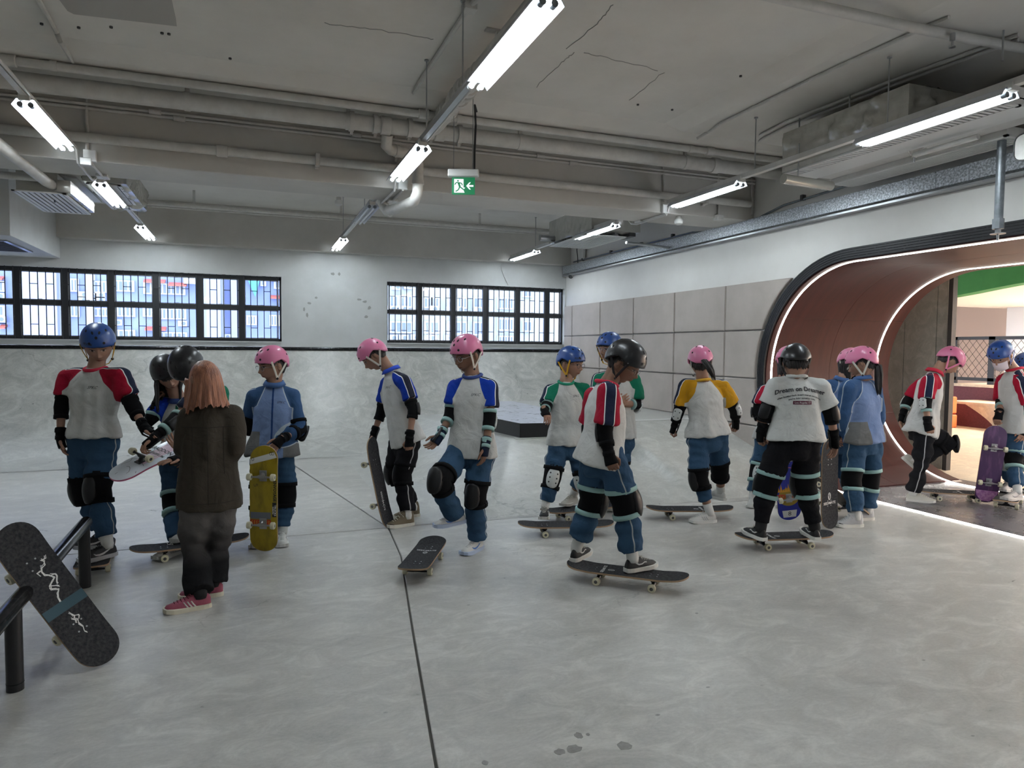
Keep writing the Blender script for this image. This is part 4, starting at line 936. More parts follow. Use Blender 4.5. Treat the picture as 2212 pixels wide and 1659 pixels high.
# ------------------------------------------------------------------ remeshing: fuse overlapping closed shapes into one skin
JOBS = []
def fuse_all(builders, voxels, iters):
    objs = []
    for mb, vx, it in zip(builders, voxels, iters):
        me = mb.mesh('tmp'); b = bmesh.new(); b.from_mesh(me); bmesh.ops.recalc_face_normals(b, faces=b.faces); b.to_mesh(me); b.free()
        o = bpy.data.objects.new('tmp', me); COL.objects.link(o)
        r = o.modifiers.new('r', 'REMESH'); r.mode = 'VOXEL'; r.voxel_size = vx; r.use_smooth_shade = True
        s = o.modifiers.new('s', 'SMOOTH'); s.iterations = it; s.factor = .5
        objs.append(o)
    bpy.context.view_layer.update(); dg = bpy.context.evaluated_depsgraph_get(); out = []
    for o in objs:
        me = bpy.data.meshes.new_from_object(o.evaluated_get(dg)); out.append(me)
    for o in objs:
        me = o.data; bpy.data.objects.remove(o); bpy.data.meshes.remove(me)
    return out
def verts_of(me):
    a = np.empty(len(me.vertices)*3, np.float32); me.vertices.foreach_get('co', a); return a.reshape(-1, 3).astype(float)
def faces_of(me): return [tuple(p.vertices) for p in me.polygons]
def normals_of(me):
    a = np.empty(len(me.vertices)*3, np.float32); me.vertices.foreach_get('normal', a); return a.reshape(-1, 3).astype(float)
def set_attr(me, name, arr):
    a = me.attributes.new(name, 'FLOAT', 'POINT'); a.data.foreach_set('value', np.asarray(arr, np.float32))
def wrinkle(P, seed, k, amp):
    r = np.random.default_rng(seed); d = np.zeros(len(P))
    for i in range(7):
        kv = r.normal(0, 1, 3)*k*r.uniform(.6, 1.6); kw = r.normal(0, 1, 3)*k*.5
        d += np.sin(P@kv+r.uniform(0, 6)+1.6*np.sin(P@kw+r.uniform(0, 6)))
    d /= 7
    d = np.sign(d)*np.abs(d)**.8
    return d*amp
def segdist(P, a, b):
    a, b = np.asarray(a), np.asarray(b); ab = b-a; t = np.clip(((P-a)@ab)/(ab@ab), 0, 1); c = a+t[:, None]*ab; return np.linalg.norm(P-c, axis=1), t, c

# ------------------------------------------------------------------ head (x right of the face, y forward, z up; origin between the ears)
def make_head():
    nu, nv = 120, 92
    V = []; C = []
    for i in range(nv+1):
        s = i/nv; phi = -pi/2+pi*s
        for j in range(nu):
            t = 2*pi*j/nu-pi; th = t-.52*math.sin(t)      # th = 0 is the face
            x, y, z = math.cos(phi)*math.sin(th), math.cos(phi)*math.cos(th), math.sin(phi)
            V.append((x, y, z))
    D = np.array(V); P = D*A(.076, .094, .116)
    x, y, z = P.T
    front = np.clip(D[:, 1], 0, 1)
    # jaw and chin narrow, cranium wide
    low = np.clip((-.01-z)/.11, 0, 1)
    P[:, 0] *= 1-.40*low**1.4
    P[:, 1] = np.where(y > 0, y*(1-.06*low), y*(1-.42*low))
    P[:, 0] *= 1+.05*np.clip(z/.1, 0, 1)*(1-np.clip(z/.1, 0, 1))*4*.3
    # flatten the face plane
    fx = P[:, 0]; fz = P[:, 2]
    on = front > .15
    yy = P[:, 1].copy()
    g = lambda cx, cz, sx, sz: np.exp(-((np.abs(fx)-cx)/sx)**2-((fz-cz)/sz)**2)
    g0 = lambda cx, cz, sx, sz: np.exp(-((fx-cx)/sx)**2-((fz-cz)/sz)**2)
    dy = np.zeros(len(P))
    dy += -.007*g(.031, .008, .018, .013)              # eye sockets
    dy += .004*g(.028, .028, .024, .008)               # brow
    dy += .0035*g(.031, .006, .013, .008)              # eyelids
    dy += .006*g0(0, .0, .007, .022)+.017*g0(0, -.026, .0095, .013)+.007*g(.011, -.031, .006, .006)   # nose
    dy += .004*g(.040, -.022, .020, .018)              # cheeks
    dy += .008*g0(0, -.060, .020, .010)-.004*g0(0, -.0605, .018, .0022)+.003*g0(0, -.067, .014, .005)  # lips
    dy += -.004*g0(0, -.077, .018, .006)+.008*g0(0, -.098, .020, .014)  # chin
    dy += .010*g0(0, -.045, .035, .035)
    P[:, 1] = yy+dy*on
    col = np.ones((len(P), 3))
    def paint(w, c):
        w = np.clip(w, 0, 1)[:, None]*on[:, None]; col[:] = col*(1-w)+np.array(c)*w
    paint(1.6*g0(0, -.0600, .021, .0062)-.35, (.86, .50, .50))
    paint(1.8*g0(0, -.0605, .022, .0014)-.3, (.35, .18, .17))
    paint(1.7*np.exp(-((np.abs(fx)-.031)/.019)**4-((fz-.030+.10*(np.abs(fx)-.031))/.0036)**2)-.25, (.12, .09, .09))
    eye = np.exp(-((np.abs(fx)-.031)/.0145)**4-((fz-.0060)/.0052)**4)
    paint(1.6*eye-.4, (1.25, 1.6, 2.0))
    paint(2.0*np.exp(-((np.abs(fx)-.031)/.0062)**4-((fz-.0060)/.006)**4)-.4, (.05, .05, .06))
    paint(1.8*np.exp(-((np.abs(fx)-.031)/.017)**4-((fz-.0115)/.0026)**2)-.3, (.08, .07, .08))
    paint(.9*g(.007, -.038, .0035, .0025), (.35, .22, .2))
    paint(.25*g(.040, -.025, .022, .016), (1.1, .8, .75))
    F = []
    for i in range(nv):
        for j in range(nu): F.append((i*nu+j, i*nu+(j+1) % nu, (i+1)*nu+(j+1) % nu, (i+1)*nu+j))
    mb = MB(); mb.add(P, F)
    # ears
    for s in (-1, 1):
        R = np.array([[.55, -.2*s, 0], [.2*s, 1, .15], [0, -.15, 1]])
        n0 = mb.n; mb.ell((s*.077, -.010, -.004), (.010, .019, .031), 12, 10, R=R); mb.ell((s*.084, -.008, .0), (.005, .010, .018), 10, 8, R=R)
        k = mb.n-n0; c = np.ones((k, 3))*.92; col = np.vstack([col, c])
    # neck
    n0 = mb.n; mb.tube([(0, -.030, -.02), (0, -.032, -.07), (0, -.036, -.12), (0, -.042, -.19)], [.050, .051, .050, .058], 20); col = np.vstack([col, np.ones((mb.n-n0, 3))*.93])
    return np.concatenate(mb.v), mb.f, col
HEAD_V, HEAD_F, HEAD_C = make_head()
EARW = .077

# helmet in head space
def helmet_rim(th):
    """height of the helmet edge at azimuth th (0 = face)"""
    a = abs(th); xs = [0, .7, 1.15, 1.45, 1.75, 2.1, 2.5, pi]; ys = [.040, .032, .018, .034, .040, .004, -.030, -.042]
    return float(np.interp(a, xs, ys))
HC, HR = A(0, -.006, .022), A(.103, .124, .122)
def helmet_meshes():
    nu, nv = 64, 20
    def surf(off):
        G = []
        for i in range(nu):
            th = 2*pi*i/nu-pi; row = []
            zr = helmet_rim(th)-HC[2]; p0 = math.asin(max(-.9, zr/(HR[2]+off)))
            for k in range(nv+1):
                ph = lerp(p0, pi/2, k/nv); e = 1.0
                c = max(0, math.cos(ph))**.88
                row.append(HC+A(c*math.sin(th)*(HR[0]+off), c*math.cos(th)*(HR[1]+off), math.sin(ph)*(HR[2]+off)))
            G.append(row)
        return np.array(G)
    o, i_ = surf(0), surf(-.013)
    mb = MB(); mb.grid(o, wrapu=True); shell = MB(); 
    n = nv+1
    F = []
    V = np.concatenate([o.reshape(-1, 3), i_.reshape(-1, 3)]); N = len(o.reshape(-1, 3))
    for a in range(nu):
        b = (a+1) % nu
        for k in range(nv):
            F.append((a*n+k, b*n+k, b*n+k+1, a*n+k+1)); F.append((N+a*n+k, N+a*n+k+1, N+b*n+k+1, N+b*n+k))
        F.append((a*n, N+a*n, N+b*n, b*n))
    shell.add(V, F)
    vents = MB()
    def vent(th, ph, a, b_, rot=0):
        c = max(0, math.cos(ph))**.88; p = HC+A(c*math.sin(th)*HR[0], c*math.cos(th)*HR[1], math.sin(ph)*HR[2])
        nrm = norm((p-HC)/HR**2); t1 = norm(np.cross(A(0, 0, 1), nrm)) if abs(nrm[2]) < .98 else A(1, 0, 0); t2 = np.cross(nrm, t1)
        e1 = t1*math.cos(rot)+t2*math.sin(rot); e2 = -t1*math.sin(rot)+t2*math.cos(rot)
        ring = [p+e1*math.cos(w)*a+e2*math.sin(w)*b_+nrm*.0012-nrm*((math.cos(w)*a)**2+(math.sin(w)*b_)**2)/.22 for w in np.linspace(0, 2*pi, 13)[:-1]]
        vents.prism(ring, -nrm*.006)
    for s in (-1, 1):
        vent(s*.42, .34, .008, .008); vent(s*.30, .93, .006, .012, s*.5); vent(s*1.0, .95, .006, .011, s*.9)
        vent(s*2.4, .34, .008, .008); vent(s*2.75, .85, .007, .011)
    vent(0, .66, .008, .010)
    rivets = MB()
    for s in (-1, 1):
        for th in (1.15, 2.1):
            z = helmet_rim(th)+.013; ph = math.asin((z-HC[2])/HR[2]); c = max(0, math.cos(ph))**.88; p = HC+A(c*math.sin(s*th)*HR[0], c*math.cos(th)*HR[1], z-HC[2])
            rivets.ell(p, (.004, .004, .004), 8, 6)
    return shell, vents, rivets
HELM = helmet_meshes()
def xf(V, R, T): return V@R.T+T
def placed(mb, R, T):
    q = MB(); q.v = [xf(np.concatenate(mb.v), R, T)]; q.f = mb.f; q.m = mb.m; q.n = mb.n; return q

# hands: local x = towards the fingers, y = towards the thumb, z = back of the hand
def hand_builder(curl, spread=.12, thumb=.5, scale=1.0):
    mb = MB()
    mb.tube([(-.035, 0, 0), (0, 0, 0), (.03, 0, .001), (.062, .0, .001), (.080, 0, -.001)], [.024, .026, .033, .037, .033], 14, flat=[.020, .017, .0155, .014, .012], ref=A(0, 1, 0))
    L = ((.034, .022, .018), (.038, .025, .020), (.035, .024, .018), (.027, .018, .016)); ys = (.028, .0095, -.0095, -.027)
    for k, (y0, l3) in enumerate(zip(ys, L)):
        p = A(.072, y0, 0); a = 0; sp = (1.5-k)*spread*.5; P = [p-A(.02, 0, 0), p]; c = curl[k] if not np.isscalar(curl) else curl
        for l, w in zip(l3, (.8, 1.15, .9)):
            a += c*w; P.append(P[-1]+l*A(math.cos(a)*math.cos(sp), math.sin(sp), -math.sin(a)))
        r = .0088 if k < 3 else .0076
        mb.tube(P, [r, r*1.02, r*.98, r*.9, r*.66], 10)
        mb.ell(P[-1], (r*.66,)*3, 8, 6)
    t0 = A(.012, .022, -.004); d = norm(A(math.cos(.75), math.sin(.75), -.35*thumb)); d2 = norm(A(math.cos(.25-thumb*.4), math.sin(.25-thumb*.4), -.5*thumb))
    P = [t0-d*.005, t0+d*.024, t0+d*.045, t0+d*.045+d2*.025, t0+d*.045+d2*.045]
    mb.tube(P, [.013, .0125, .0105, .0098, .007], 10); mb.ell(P[-1], (.007,)*3, 8, 6)
    return mb
_h = fuse_all([hand_builder(.32), hand_builder((.75, .8, .85, .9), .04, 1.0), hand_builder(.10, .3, .2), hand_builder((1.2, 1.25, 1.3, 1.3), .0, 1.4)], [.0032]*4, [3]*4)
HANDS = {k: (verts_of(me), faces_of(me)) for k, me in zip(('relax', 'grip', 'open', 'fist'), _h)}

HF = norm(CF*A(1, 1, 0)); HRT = norm(CR*A(1, 1, 0)-HF*(CR@HF)); ZU = A(0, 0, 1)
def cdir(right, up, toward): return norm(HRT*right+ZU*up-HF*toward)
def facing(yaw_deg):
    """0 = towards the viewpoint, 90 = to its right, 180 = away"""
    a = math.radians(yaw_deg); return -HF*math.cos(a)+HRT*math.sin(a)

# ------------------------------------------------------------------ shoes
def make_shoe(parent, heel, toe, up, kind, high=False, stripe='swoosh', L=.255, name='shoe', side=1):
    """heel and toe: sole points; up: up direction of the sole"""
    X = norm(np.asarray(toe)-heel); U = norm(up-X*(up@X)); Y = np.cross(U, X); R = np.array([X, Y, U]).T; T = np.asarray(heel)
    m = SH[kind]
    def W(q): return xf(np.asarray(q, float), R, T)
    xs = [0, .012, .04, .08, .12, .16, .20, .235, L-.006, L]
    hw = [.018, .028, .034, .034, .037, .043, .045, .038, .022, .010]
    top = [.062, .080, .086, .086, .084, .068, .055, .046, .034, .026]
    if high: top = [.10, .135, .140, .138, .118, .074, .056, .046, .034, .026]
    G = []
    for x, w, h in zip(xs, hw, top):
        G.append([(x, w*math.copysign(abs(math.cos(a))**.75, math.cos(a))*(1-.35*max(0, math.sin(a))), .018+(h-.018)*max(0, math.sin(a))**.8 if math.sin(a) > 0 else .018+.006*math.sin(a)) for a in np.linspace(0, 2*pi, 17)[:-1]])
    G = np.array(G); mb = MB().grid(G, wrapv=True); mb.add(np.concatenate([G[0], G[-1]]), [tuple(range(16)), tuple(range(31, 15, -1))])
    s = placed(mb, R, T).obj(name, m[0], parent, smooth=2)
    ol = []
    for x, w in zip(xs, hw): ol.append((x, w+.005))
    poly = [(x+(.004 if x > .2 else -.004 if x < .01 else 0), w) for x, w in ol]+[(x+(.004 if x > .2 else -.004 if x < .01 else 0), -w) for x, w in ol[::-1]]
    tos = lambda x: .010*max(0, (x-.19)/.06)
    bot = [A(x, y, tos(x)) for x, y in poly]; tp = [A(x, y, .026+tos(x)*.8) for x, y in poly]
    mb = MB(); n = len(poly); mb.add(bot+tp, [tuple(range(n-1, -1, -1)), tuple(range(n, 2*n))]+[(i, (i+1) % n, n+(i+1) % n, n+i) for i in range(n)])
    placed(mb, R, T).obj('sole', m[1], s)
    mb = MB()
    for k in range(5):
        x = .125+.017*k; h = float(np.interp(x, xs, top)); w = .020
        mb.tube([(x-.004, w, h-.010), (x+.002, w*.5, h-.0005), (x+.004, 0, h+.002), (x+.002, -w*.5, h-.0005), (x-.004, -w, h-.010)], .0028, 6)
    mb.tube([(.122, .002, .088), (.112, .022, .098), (.105, .030, .086), (.118, .006, .088)], .0024, 5).tube([(.122, -.002, .088), (.112, -.022, .098), (.105, -.030, .086), (.118, -.006, .088)], .0024, 5)
    placed(mb, R, T).obj('laces', m[3], s)
    mb = MB()
    def sw(pts, r):
        for sd in (1, -1):
            Q = []
            for x, z in pts:
                w = float(np.interp(x, xs, hw)); h = float(np.interp(x, xs, top)); a = math.asin(min(.97, max(0, ((z-.018)/(h-.018)))**1.25)); Q.append((x, sd*(w*abs(math.cos(a))**.75*(1-.35*math.sin(a))+.0012), z))
            mb.tube(Q, r, 6, flat=.0015, ref=A(0, 0, 1))
    if stripe == 'swoosh': sw([(.035, .064), (.07, .052), (.10, .040), (.13, .036), (.155, .040), (.165, .050)], [.002, .005, .007, .007, .005, .002])
    elif stripe == 'wave': sw([(.03, .072), (.06, .058), (.085, .045), (.11, .046), (.135, .055), (.15, .052)], .0045)
    elif stripe == 'three':
        for k in range(3): sw([(.085+.02*k, .026), (.098+.02*k, .042), (.108+.02*k, .058)], .0045)
    elif stripe == 'toe': sw([(.20, .028), (.225, .036), (.245, .030)], .006)
    if stripe: placed(mb, R, T).obj('side_stripe', m[2], s)
    return s

# ------------------------------------------------------------------ skateboards
def deck_z(x, y):
    k = max(0, abs(x)-.215); return .16*k**1.55*2.4+.006*(abs(y)/.1)**2*(1 if k < .05 else max(0, 1-(k-.05)/.1))
def deck_w(x):
    a = abs(x)
    if a < .29: return .1015
    t = (a-.29)/.11; return .1015*math.sqrt(max(0, 1-t**2.4))
BOARDP = {}
def board_parts(edge, top, under):
    nx, ny = 36, 7
    xs = [-.4+.8*(.5-.5*math.cos(pi*i/nx)) for i in range(nx+1)]
    Tt, Bt = [], []
    for x in xs:
        w = max(deck_w(x), .004); Tt.append([(x, w*(2*j/ny-1), deck_z(x, w*(2*j/ny-1))) for j in range(ny+1)])
    Tt = np.array(Tt); Bt = Tt-A(0, 0, .0115)
    mb = MB(); n = ny+1; N = len(Tt.reshape(-1, 3)); V = np.concatenate([Tt.reshape(-1, 3), Bt.reshape(-1, 3)]); F = []; m = []
    for i in range(nx):
        for j in range(ny):
            F.append((i*n+j, (i+1)*n+j, (i+1)*n+j+1, i*n+j+1)); m.append(0); F.append((N+i*n+j, N+i*n+j+1, N+(i+1)*n+j+1, N+(i+1)*n+j)); m.append(1)
    B = [i*n for i in range(nx+1)]+[nx*n+j for j in range(1, n)]+[i*n+n-1 for i in range(nx-1, -1, -1)]+[j for j in range(n-2, 0, -1)]
    for a, b in zip(B, B[1:]+B[:1]): F.append((a, b, N+b, N+a)); m.append(2)
    mb.add(V, F); mb.m = m; me = mb.mesh('deck')
    for q in (top, under, edge): me.materials.append(q)
    me.shade_smooth(); me.set_sharp_from_angle(angle=.6); return me
def wheel_mesh():
    mb = MB(); mb.tube([(0, -.016, 0), (0, -.015, 0), (0, -.006, 0), (0, .010, 0), (0, .016, 0)], [.021, .0245, .0265, .0265, .022], 20); mb.tube([(0, -.0162, 0), (0, .0163, 0)], .011, 12, mi=1); mb.tube([(0, -.0175, 0), (0, .0175, 0)], .005, 8, mi=2)
    me = mb.mesh('wheel'); [me.materials.append(q) for q in (m_wheel, m_bear, m_truck)]; me.shade_smooth(); me.set_sharp_from_angle(angle=.6); return me
WHEEL = wheel_mesh()
def truck_mesh(m):
    mb = MB(); mb.box(-.04, .04, -.026, .026, -.017, -.0115)
    mb.tube([(-.012, 0, -.015), (.004, 0, -.045)], [.017, .012], 12)
    mb.tube([(0, -.068, -.058), (0, -.03, -.056), (0, -.018, -.050), (0, .018, -.050), (0, .03, -.056), (0, .068, -.058)], [.006, .009, .014, .014, .009, .006], 10)
    mb.tube([(0, -.104, -.058), (0, .104, -.058)], .004, 8); mb.tube([(.02, 0, -.03), (0, 0, -.052)], .009, 8)
    me = mb.mesh('truck'); me.materials.append(m); me.shade_smooth(); me.set_sharp_from_angle(angle=.6); return me
TRUCKS = {'dark': truck_mesh(mat('black_truck', (.02, .02, .022), .35, .4)), 'silver': truck_mesh(m_truck)}
bolts = MB()
for xx in (-.18, .18):
    for dx in (-.022, .022):
        for dy in (-.02, .02): bolts.tube([(xx+dx, dy, .0), (xx+dx, dy, .0025)], .0042, 8)
BOLT = bolts.mesh('bolts'); BOLT.materials.append(m_steel)
def make_board(label, R, T, edge=None, top=None, under=None, truck='dark', group='skateboards'):
    """R columns: length, width, up (grip side); T deck centre"""
    t = bpy.data.objects.new('skateboard', None); COL.objects.link(t); t.empty_display_size = .1
    t.matrix_world = Matrix([[R[0][0], R[0][1], R[0][2], T[0]], [R[1][0], R[1][1], R[1][2], T[1]], [R[2][0], R[2][1], R[2][2], T[2]], [0, 0, 0, 1]])
    tag(t, label, 'skateboard', group)
    key = tuple(m.name for m in (edge or m_wood, top or m_grip, under or m_under))
    if key not in BOARDP: BOARDP[key] = board_parts(edge or m_wood, top or m_grip, under or m_under)
    def ch(n, me, par=t, loc=(0, 0, 0), rz=0):
        o = bpy.data.objects.new(n, me); COL.objects.link(o); o.parent = par; o.location = loc; o.rotation_euler = (0, 0, rz); return o
    d = ch('deck', BOARDP[key]); ch('bolts', BOLT, d)['kind'] = 'stuff'
    for s in (-1, 1):
        tr = ch('truck', TRUCKS[truck], t, (s*.18, 0, 0), pi if s > 0 else 0)
        for w in (-1, 1): ch('wheel', WHEEL, tr, (0, w*.086, -.058), 0)
    t['deck'] = d.name
    return t
def frame(x, z):
    x = norm(x); z = norm(z-x*(z@x)); y = np.cross(z, x); return np.array([x, y, z]).T
GZ = .0845        # deck centre height above the ground on its wheels
def floor_board(label, p0, p1, base=0.0, **k):
    """p0, p1: pixels of the two tips; the board stands on its wheels on height base"""
    a, b = at(*p0, z=base+.125), at(*p1, z=base+.125); c = (a+b)/2; c[2] = base+GZ; return make_board(label, frame(b-a, ZU), c, **k)
def on_deck(board, polys, m, side=1, name='deck_print', lift=.0006):
    """flat prints on the deck; polys: list of 2-D polygons in deck coordinates"""
    d = bpy.data.objects[board['deck']]; mb = MB()
    lift += .0006
    for P in polys: mb.add([(x, y, 0) for x, y in P], [tuple(range(len(P)))])
    me = mb.mesh(name); b = bmesh.new(); b.from_mesh(me); bmesh.ops.triangulate(b, faces=b.faces)
    for _ in range(4):
        es = [e for e in b.edges if e.calc_length() > .022]
        if not es: break
        bmesh.ops.subdivide_edges(b, edges=es, cuts=1); bmesh.ops.triangulate(b, faces=b.faces)
    for v in b.verts: v.co.z = deck_z(v.co.x, v.co.y)+(lift if side > 0 else -.0115-lift)
    b.to_mesh(me); b.free(); me.materials.append(m); o = bpy.data.objects.new(name, me); COL.objects.link(o); o.parent = d; return o
def text_on_deck(board, body, size, x, y, m, side=1, rot=0, bold=0, name='lettering', mir=1):
    v, f = text_mesh(body, size, bold=bold); c, s = math.cos(rot), math.sin(rot)
    d = bpy.data.objects[board['deck']]; V = []
    for a, b, _ in v:
        b *= 1; a *= mir*(1 if side > 0 else -1)
        X, Y = x+a*c-b*s, y+a*s+b*c; V.append((X, Y, deck_z(X, Y)+.0009 if side > 0 else deck_z(X, Y)-.0138))
    mb = MB(); mb.add(V, f); me = mb.mesh(name); me.materials.append(m); o = bpy.data.objects.new(name, me); COL.objects.link(o); o.parent = d; return o
def line2(pts, w):
    out = []
    for (a, b), (c, d) in zip(pts[:-1], pts[1:]):
        L = math.hypot(c-a, d-b) or 1; nx, ny = -(d-b)/L*w, (c-a)/L*w; out.append([(a+nx, b+ny), (c+nx, d+ny), (c-nx, d-ny), (a-nx, b-ny)])
    return out
def oval(cx, cy, a, b, w, k=20):
    out = []
    for i in range(k):
        t0, t1 = 2*pi*i/k, 2*pi*(i+1)/k
        out.append([(cx+math.cos(t0)*(a+w), cy+math.sin(t0)*(b+w)), (cx+math.cos(t1)*(a+w), cy+math.sin(t1)*(b+w)), (cx+math.cos(t1)*(a-w), cy+math.sin(t1)*(b-w)), (cx+math.cos(t0)*(a-w), cy+math.sin(t0)*(b-w))])
    return out
def seed_logo(board, x=.06, s=1):
    on_deck(board, oval(x, 0, .021, .014, .002)+line2([(x+.010, .004), (x+.012, -.002), (x+.004, -.006), (x-.004, .006), (x-.012, .002), (x-.010, -.004)], .0016), m_whiteink, name='oval_logo')
    text_on_deck(board, 'SEEDMATE', .03, x+s*.05, 0, m_whiteink, rot=s*-pi/2, bold=.0004)
# ------------------------------------------------------------------ people
def P3(spec, k, d0):
    q = spec['J'][k]; return at(q[0], q[1], d=d0+(q[2] if len(q) > 2 else 0))
class Person: pass
def prepare(sp):
    p = Person(); p.sp = sp; J = {}
    g = sp.get('ground', {'a': 0, 'b': 0})
    d0 = sp.get('d'); p.foot = {}
    ds = []
    for s in 'ab':
        f = sp['feet'].get(s)
        if f is None: continue
        if len(f) == 4: heel, toe = at(f[0], f[1], z=g[s]), at(f[2], f[3], z=g[s]); ds.append(float((heel-CC)@CF))
        else: heel, toe = at(f[0], f[1], d=d0+f[4]), at(f[2], f[3], d=d0+f[5])
        # keep the shoe's real length, heel stays
        v = toe-heel
        if len(f) == 4 and sp.get('fyaw', {}).get(s) is not None: v = facing(sp['fyaw'][s])
        p.foot[s] = (heel, norm(v))
    if d0 is None: d0 = sum(ds)/len(ds)
    p.d = d0
    for k in sp['J']: J[k] = P3(sp, k, d0)
    for s in 'ab':
        if s in p.foot:
            heel, X = p.foot[s]; up = norm(ZU-X*(ZU@X)) if abs(X[2]) < .9 else ZU
            if 'A'+s not in J: J['A'+s] = heel+X*.055+up*.085
    p.J = J
    sp.setdefault('hk', 1.10); J['H'] = J['H']-ZU*.010
    if 'fit' in sp: pass
    p.ff = facing(sp['yaw']); 
    ex = J['Sb']-J['Sa']; p.S = np.linalg.norm(ex)/2; p.ex = norm(ex)
    p.Pm = (J['Pa']+J['Pb'])/2; p.N = J['N']; p.eu = norm(p.N-p.Pm)
    p.ex = norm(p.ex-p.eu*(p.ex@p.eu)); p.ef = np.cross(p.ex, p.eu)
    if p.ef@p.ff < 0: p.ef = -p.ef
    # chest frame keeps shoulders broad enough even when seen from the side
    p.R = {}
    return p
def torso_tube(mb, p, pts, n=22, ref=None):
    """pts = (centre, half width, half depth)"""
    mb.tube([q[0] for q in pts], [q[1] for q in pts], n, flat=[q[2] for q in pts], ref=ref if ref is not None else p.ex)
def limb(mb, pts, rs, n=14):
    """smoothly bent tube through joints with rounded ends"""
    P = [np.asarray(q, float) for q in pts]; out = []; ro = []
    K = len(P)
    for i in range(K-1):
        for t in (0, .2, .4, .6, .8):
            out.append(lerp(P[i], P[i+1], t)); ro.append(lerp(rs[i], rs[i+1], t))
    out.append(P[-1]); ro.append(rs[-1])
    out = np.array(out); sm = out.copy()
    for _ in range(2): sm[1:-1] = (out[:-2]+2*out[1:-1]+out[2:])/4; out = sm.copy()
    mb.tube(out, ro, n); mb.ell(out[0], (ro[0],)*3, 12, 8); mb.ell(out[-1], (ro[-1],)*3, 12, 8)
def build_jobs(p):
    J = p.J; sp = p.sp; k = sp.get('k', 1.0); jobs = []
    Pm, N, eu, ex, ef = p.Pm, p.N, p.eu, p.ex, p.ef
    Sm = (J['Sa']+J['Sb'])/2; hipv = norm(J['Pb']-J['Pa']); S = max(p.S, .13)
    # body
    mb = MB()
    ch = lerp(Pm, N, .70); wa = lerp(Pm, N, .34)
    torso_tube(mb, p, [(Pm-eu*.07, .10*k, .08*k), (Pm, .135*k, .095*k), (wa, .115*k, .085*k), (ch, .135*k, .095*k), (lerp(Pm, N, .90), .11*k, .07*k), (N, .055, .055)])
    for s in 'ab':
        limb(mb, [lerp(J['S'+s], N, .35), J['S'+s], J['E'+s], J['W'+s]], [.05*k, .046*k, .036*k, .0235*k])
        limb(mb, [J['P'+s], J['K'+s], J['A'+s]], [.078*k, .052*k, .036*k])
    H = J['H']; limb(mb, [N-eu*.03, lerp(N, H, .5)], [.056, .050])
    jobs.append((mb, .0125, 4))
    # top garment
    g = sp['top']; mb = MB(); hem = g.get('hem', .05); lo = g.get('loose', .0); jk = g.get('jacket', False)
    sway = A(*g['sway']) if 'sway' in g else A(0, 0, 0)
    hv = HRT*sway[0]+ZU*sway[1]-HF*sway[2]
    ax = norm(p.ex); W_ = S
    hemc = Pm-eu*hem+hv
    hw_ = max(.178*k, np.linalg.norm(J['Pb']-J['Pa'])/2+.118)+lo
    pts = [(hemc, hw_, (.150+lo)*k), (lerp(hemc, lerp(Pm, N, .25), .5), hw_*.95, (.138+lo)*k), (lerp(Pm, N, .35), (.160+lo)*k, (.115+lo*.9)*k), (lerp(Pm, N, .65), max(S-.01, .150)*k**0+lo*.5, (.115+lo*.7)*k), (lerp(Pm, N, .82), S-.01, .098*k), (lerp(Pm, N, .93), max(S-.07, .09), .075*k), (N, .060, .060), (N+eu*.012, .05, .05)]
    torso_tube(mb, p, pts)
    sl = g.get('sleeve', .66)
    for s in 'ab':
        Sx, E, Wv = J['S'+s], J['E'+s], J['W'+s]; a0 = lerp(N, Sx, .45)
        if sl <= 1:
            e = lerp(Sx, E, sl); r1 = g.get('cuffr', .076)*k
            limb(mb, [a0-eu*.012, Sx], [.055*k, .072*k]); mb.tube([Sx, lerp(Sx, e, .5), e], [.071*k, .073*k, r1], 16)
        else:
            e = lerp(E, Wv, min(1, sl-1)); limb(mb, [a0-eu*.012, Sx], [.058*k, .074*k]); limb(mb, [Sx, E, e], [.074*k, .066*k, .05*k])
    jobs.append((mb, .0105, 5))
    # trousers
    g = sp['legs']; mb = MB()
    w = g.get('w', 1)*k
    hip = Pm
    torso_tube(mb, p, [(hip+eu*.05, .140*k, .105*k), (hip, .150*k, .112*k), (hip-eu*.09, .135*k, .105*k), (hip-eu*.13, .09*k, .09*k)], ref=hipv)
    for s in 'ab':
        Pj, K, Aj = J['P'+s], J['K'+s], J['A'+s]; c = g.get('cuff'+s, g.get('cuff', .92)); e = lerp(K, Aj, c)
        pinch = .88 if sp.get('kneepad', True) else 1
        kk = [(Pj, .094*w), (lerp(Pj, K, .45), .090*w), (lerp(Pj, K, .72), .092*w), (lerp(Pj, K, .86), .076*w*pinch), (K, .062*w), (lerp(K, Aj, .2), .058*w*pinch), (lerp(K, Aj, .38), .074*w), (lerp(K, Aj, (c+.42)/2), g.get('flare', .068)*w), (e, g.get('flare', .066)*w)]
        mb.tube([q[0] for q in kk], [q[1] for q in kk], 16); mb.ell(Pj, (.095*w,)*3, 14, 10); mb.ell(K, (.068*w,)*3, 12, 8)
    jobs.append((mb, .0105, 5))
    return jobs
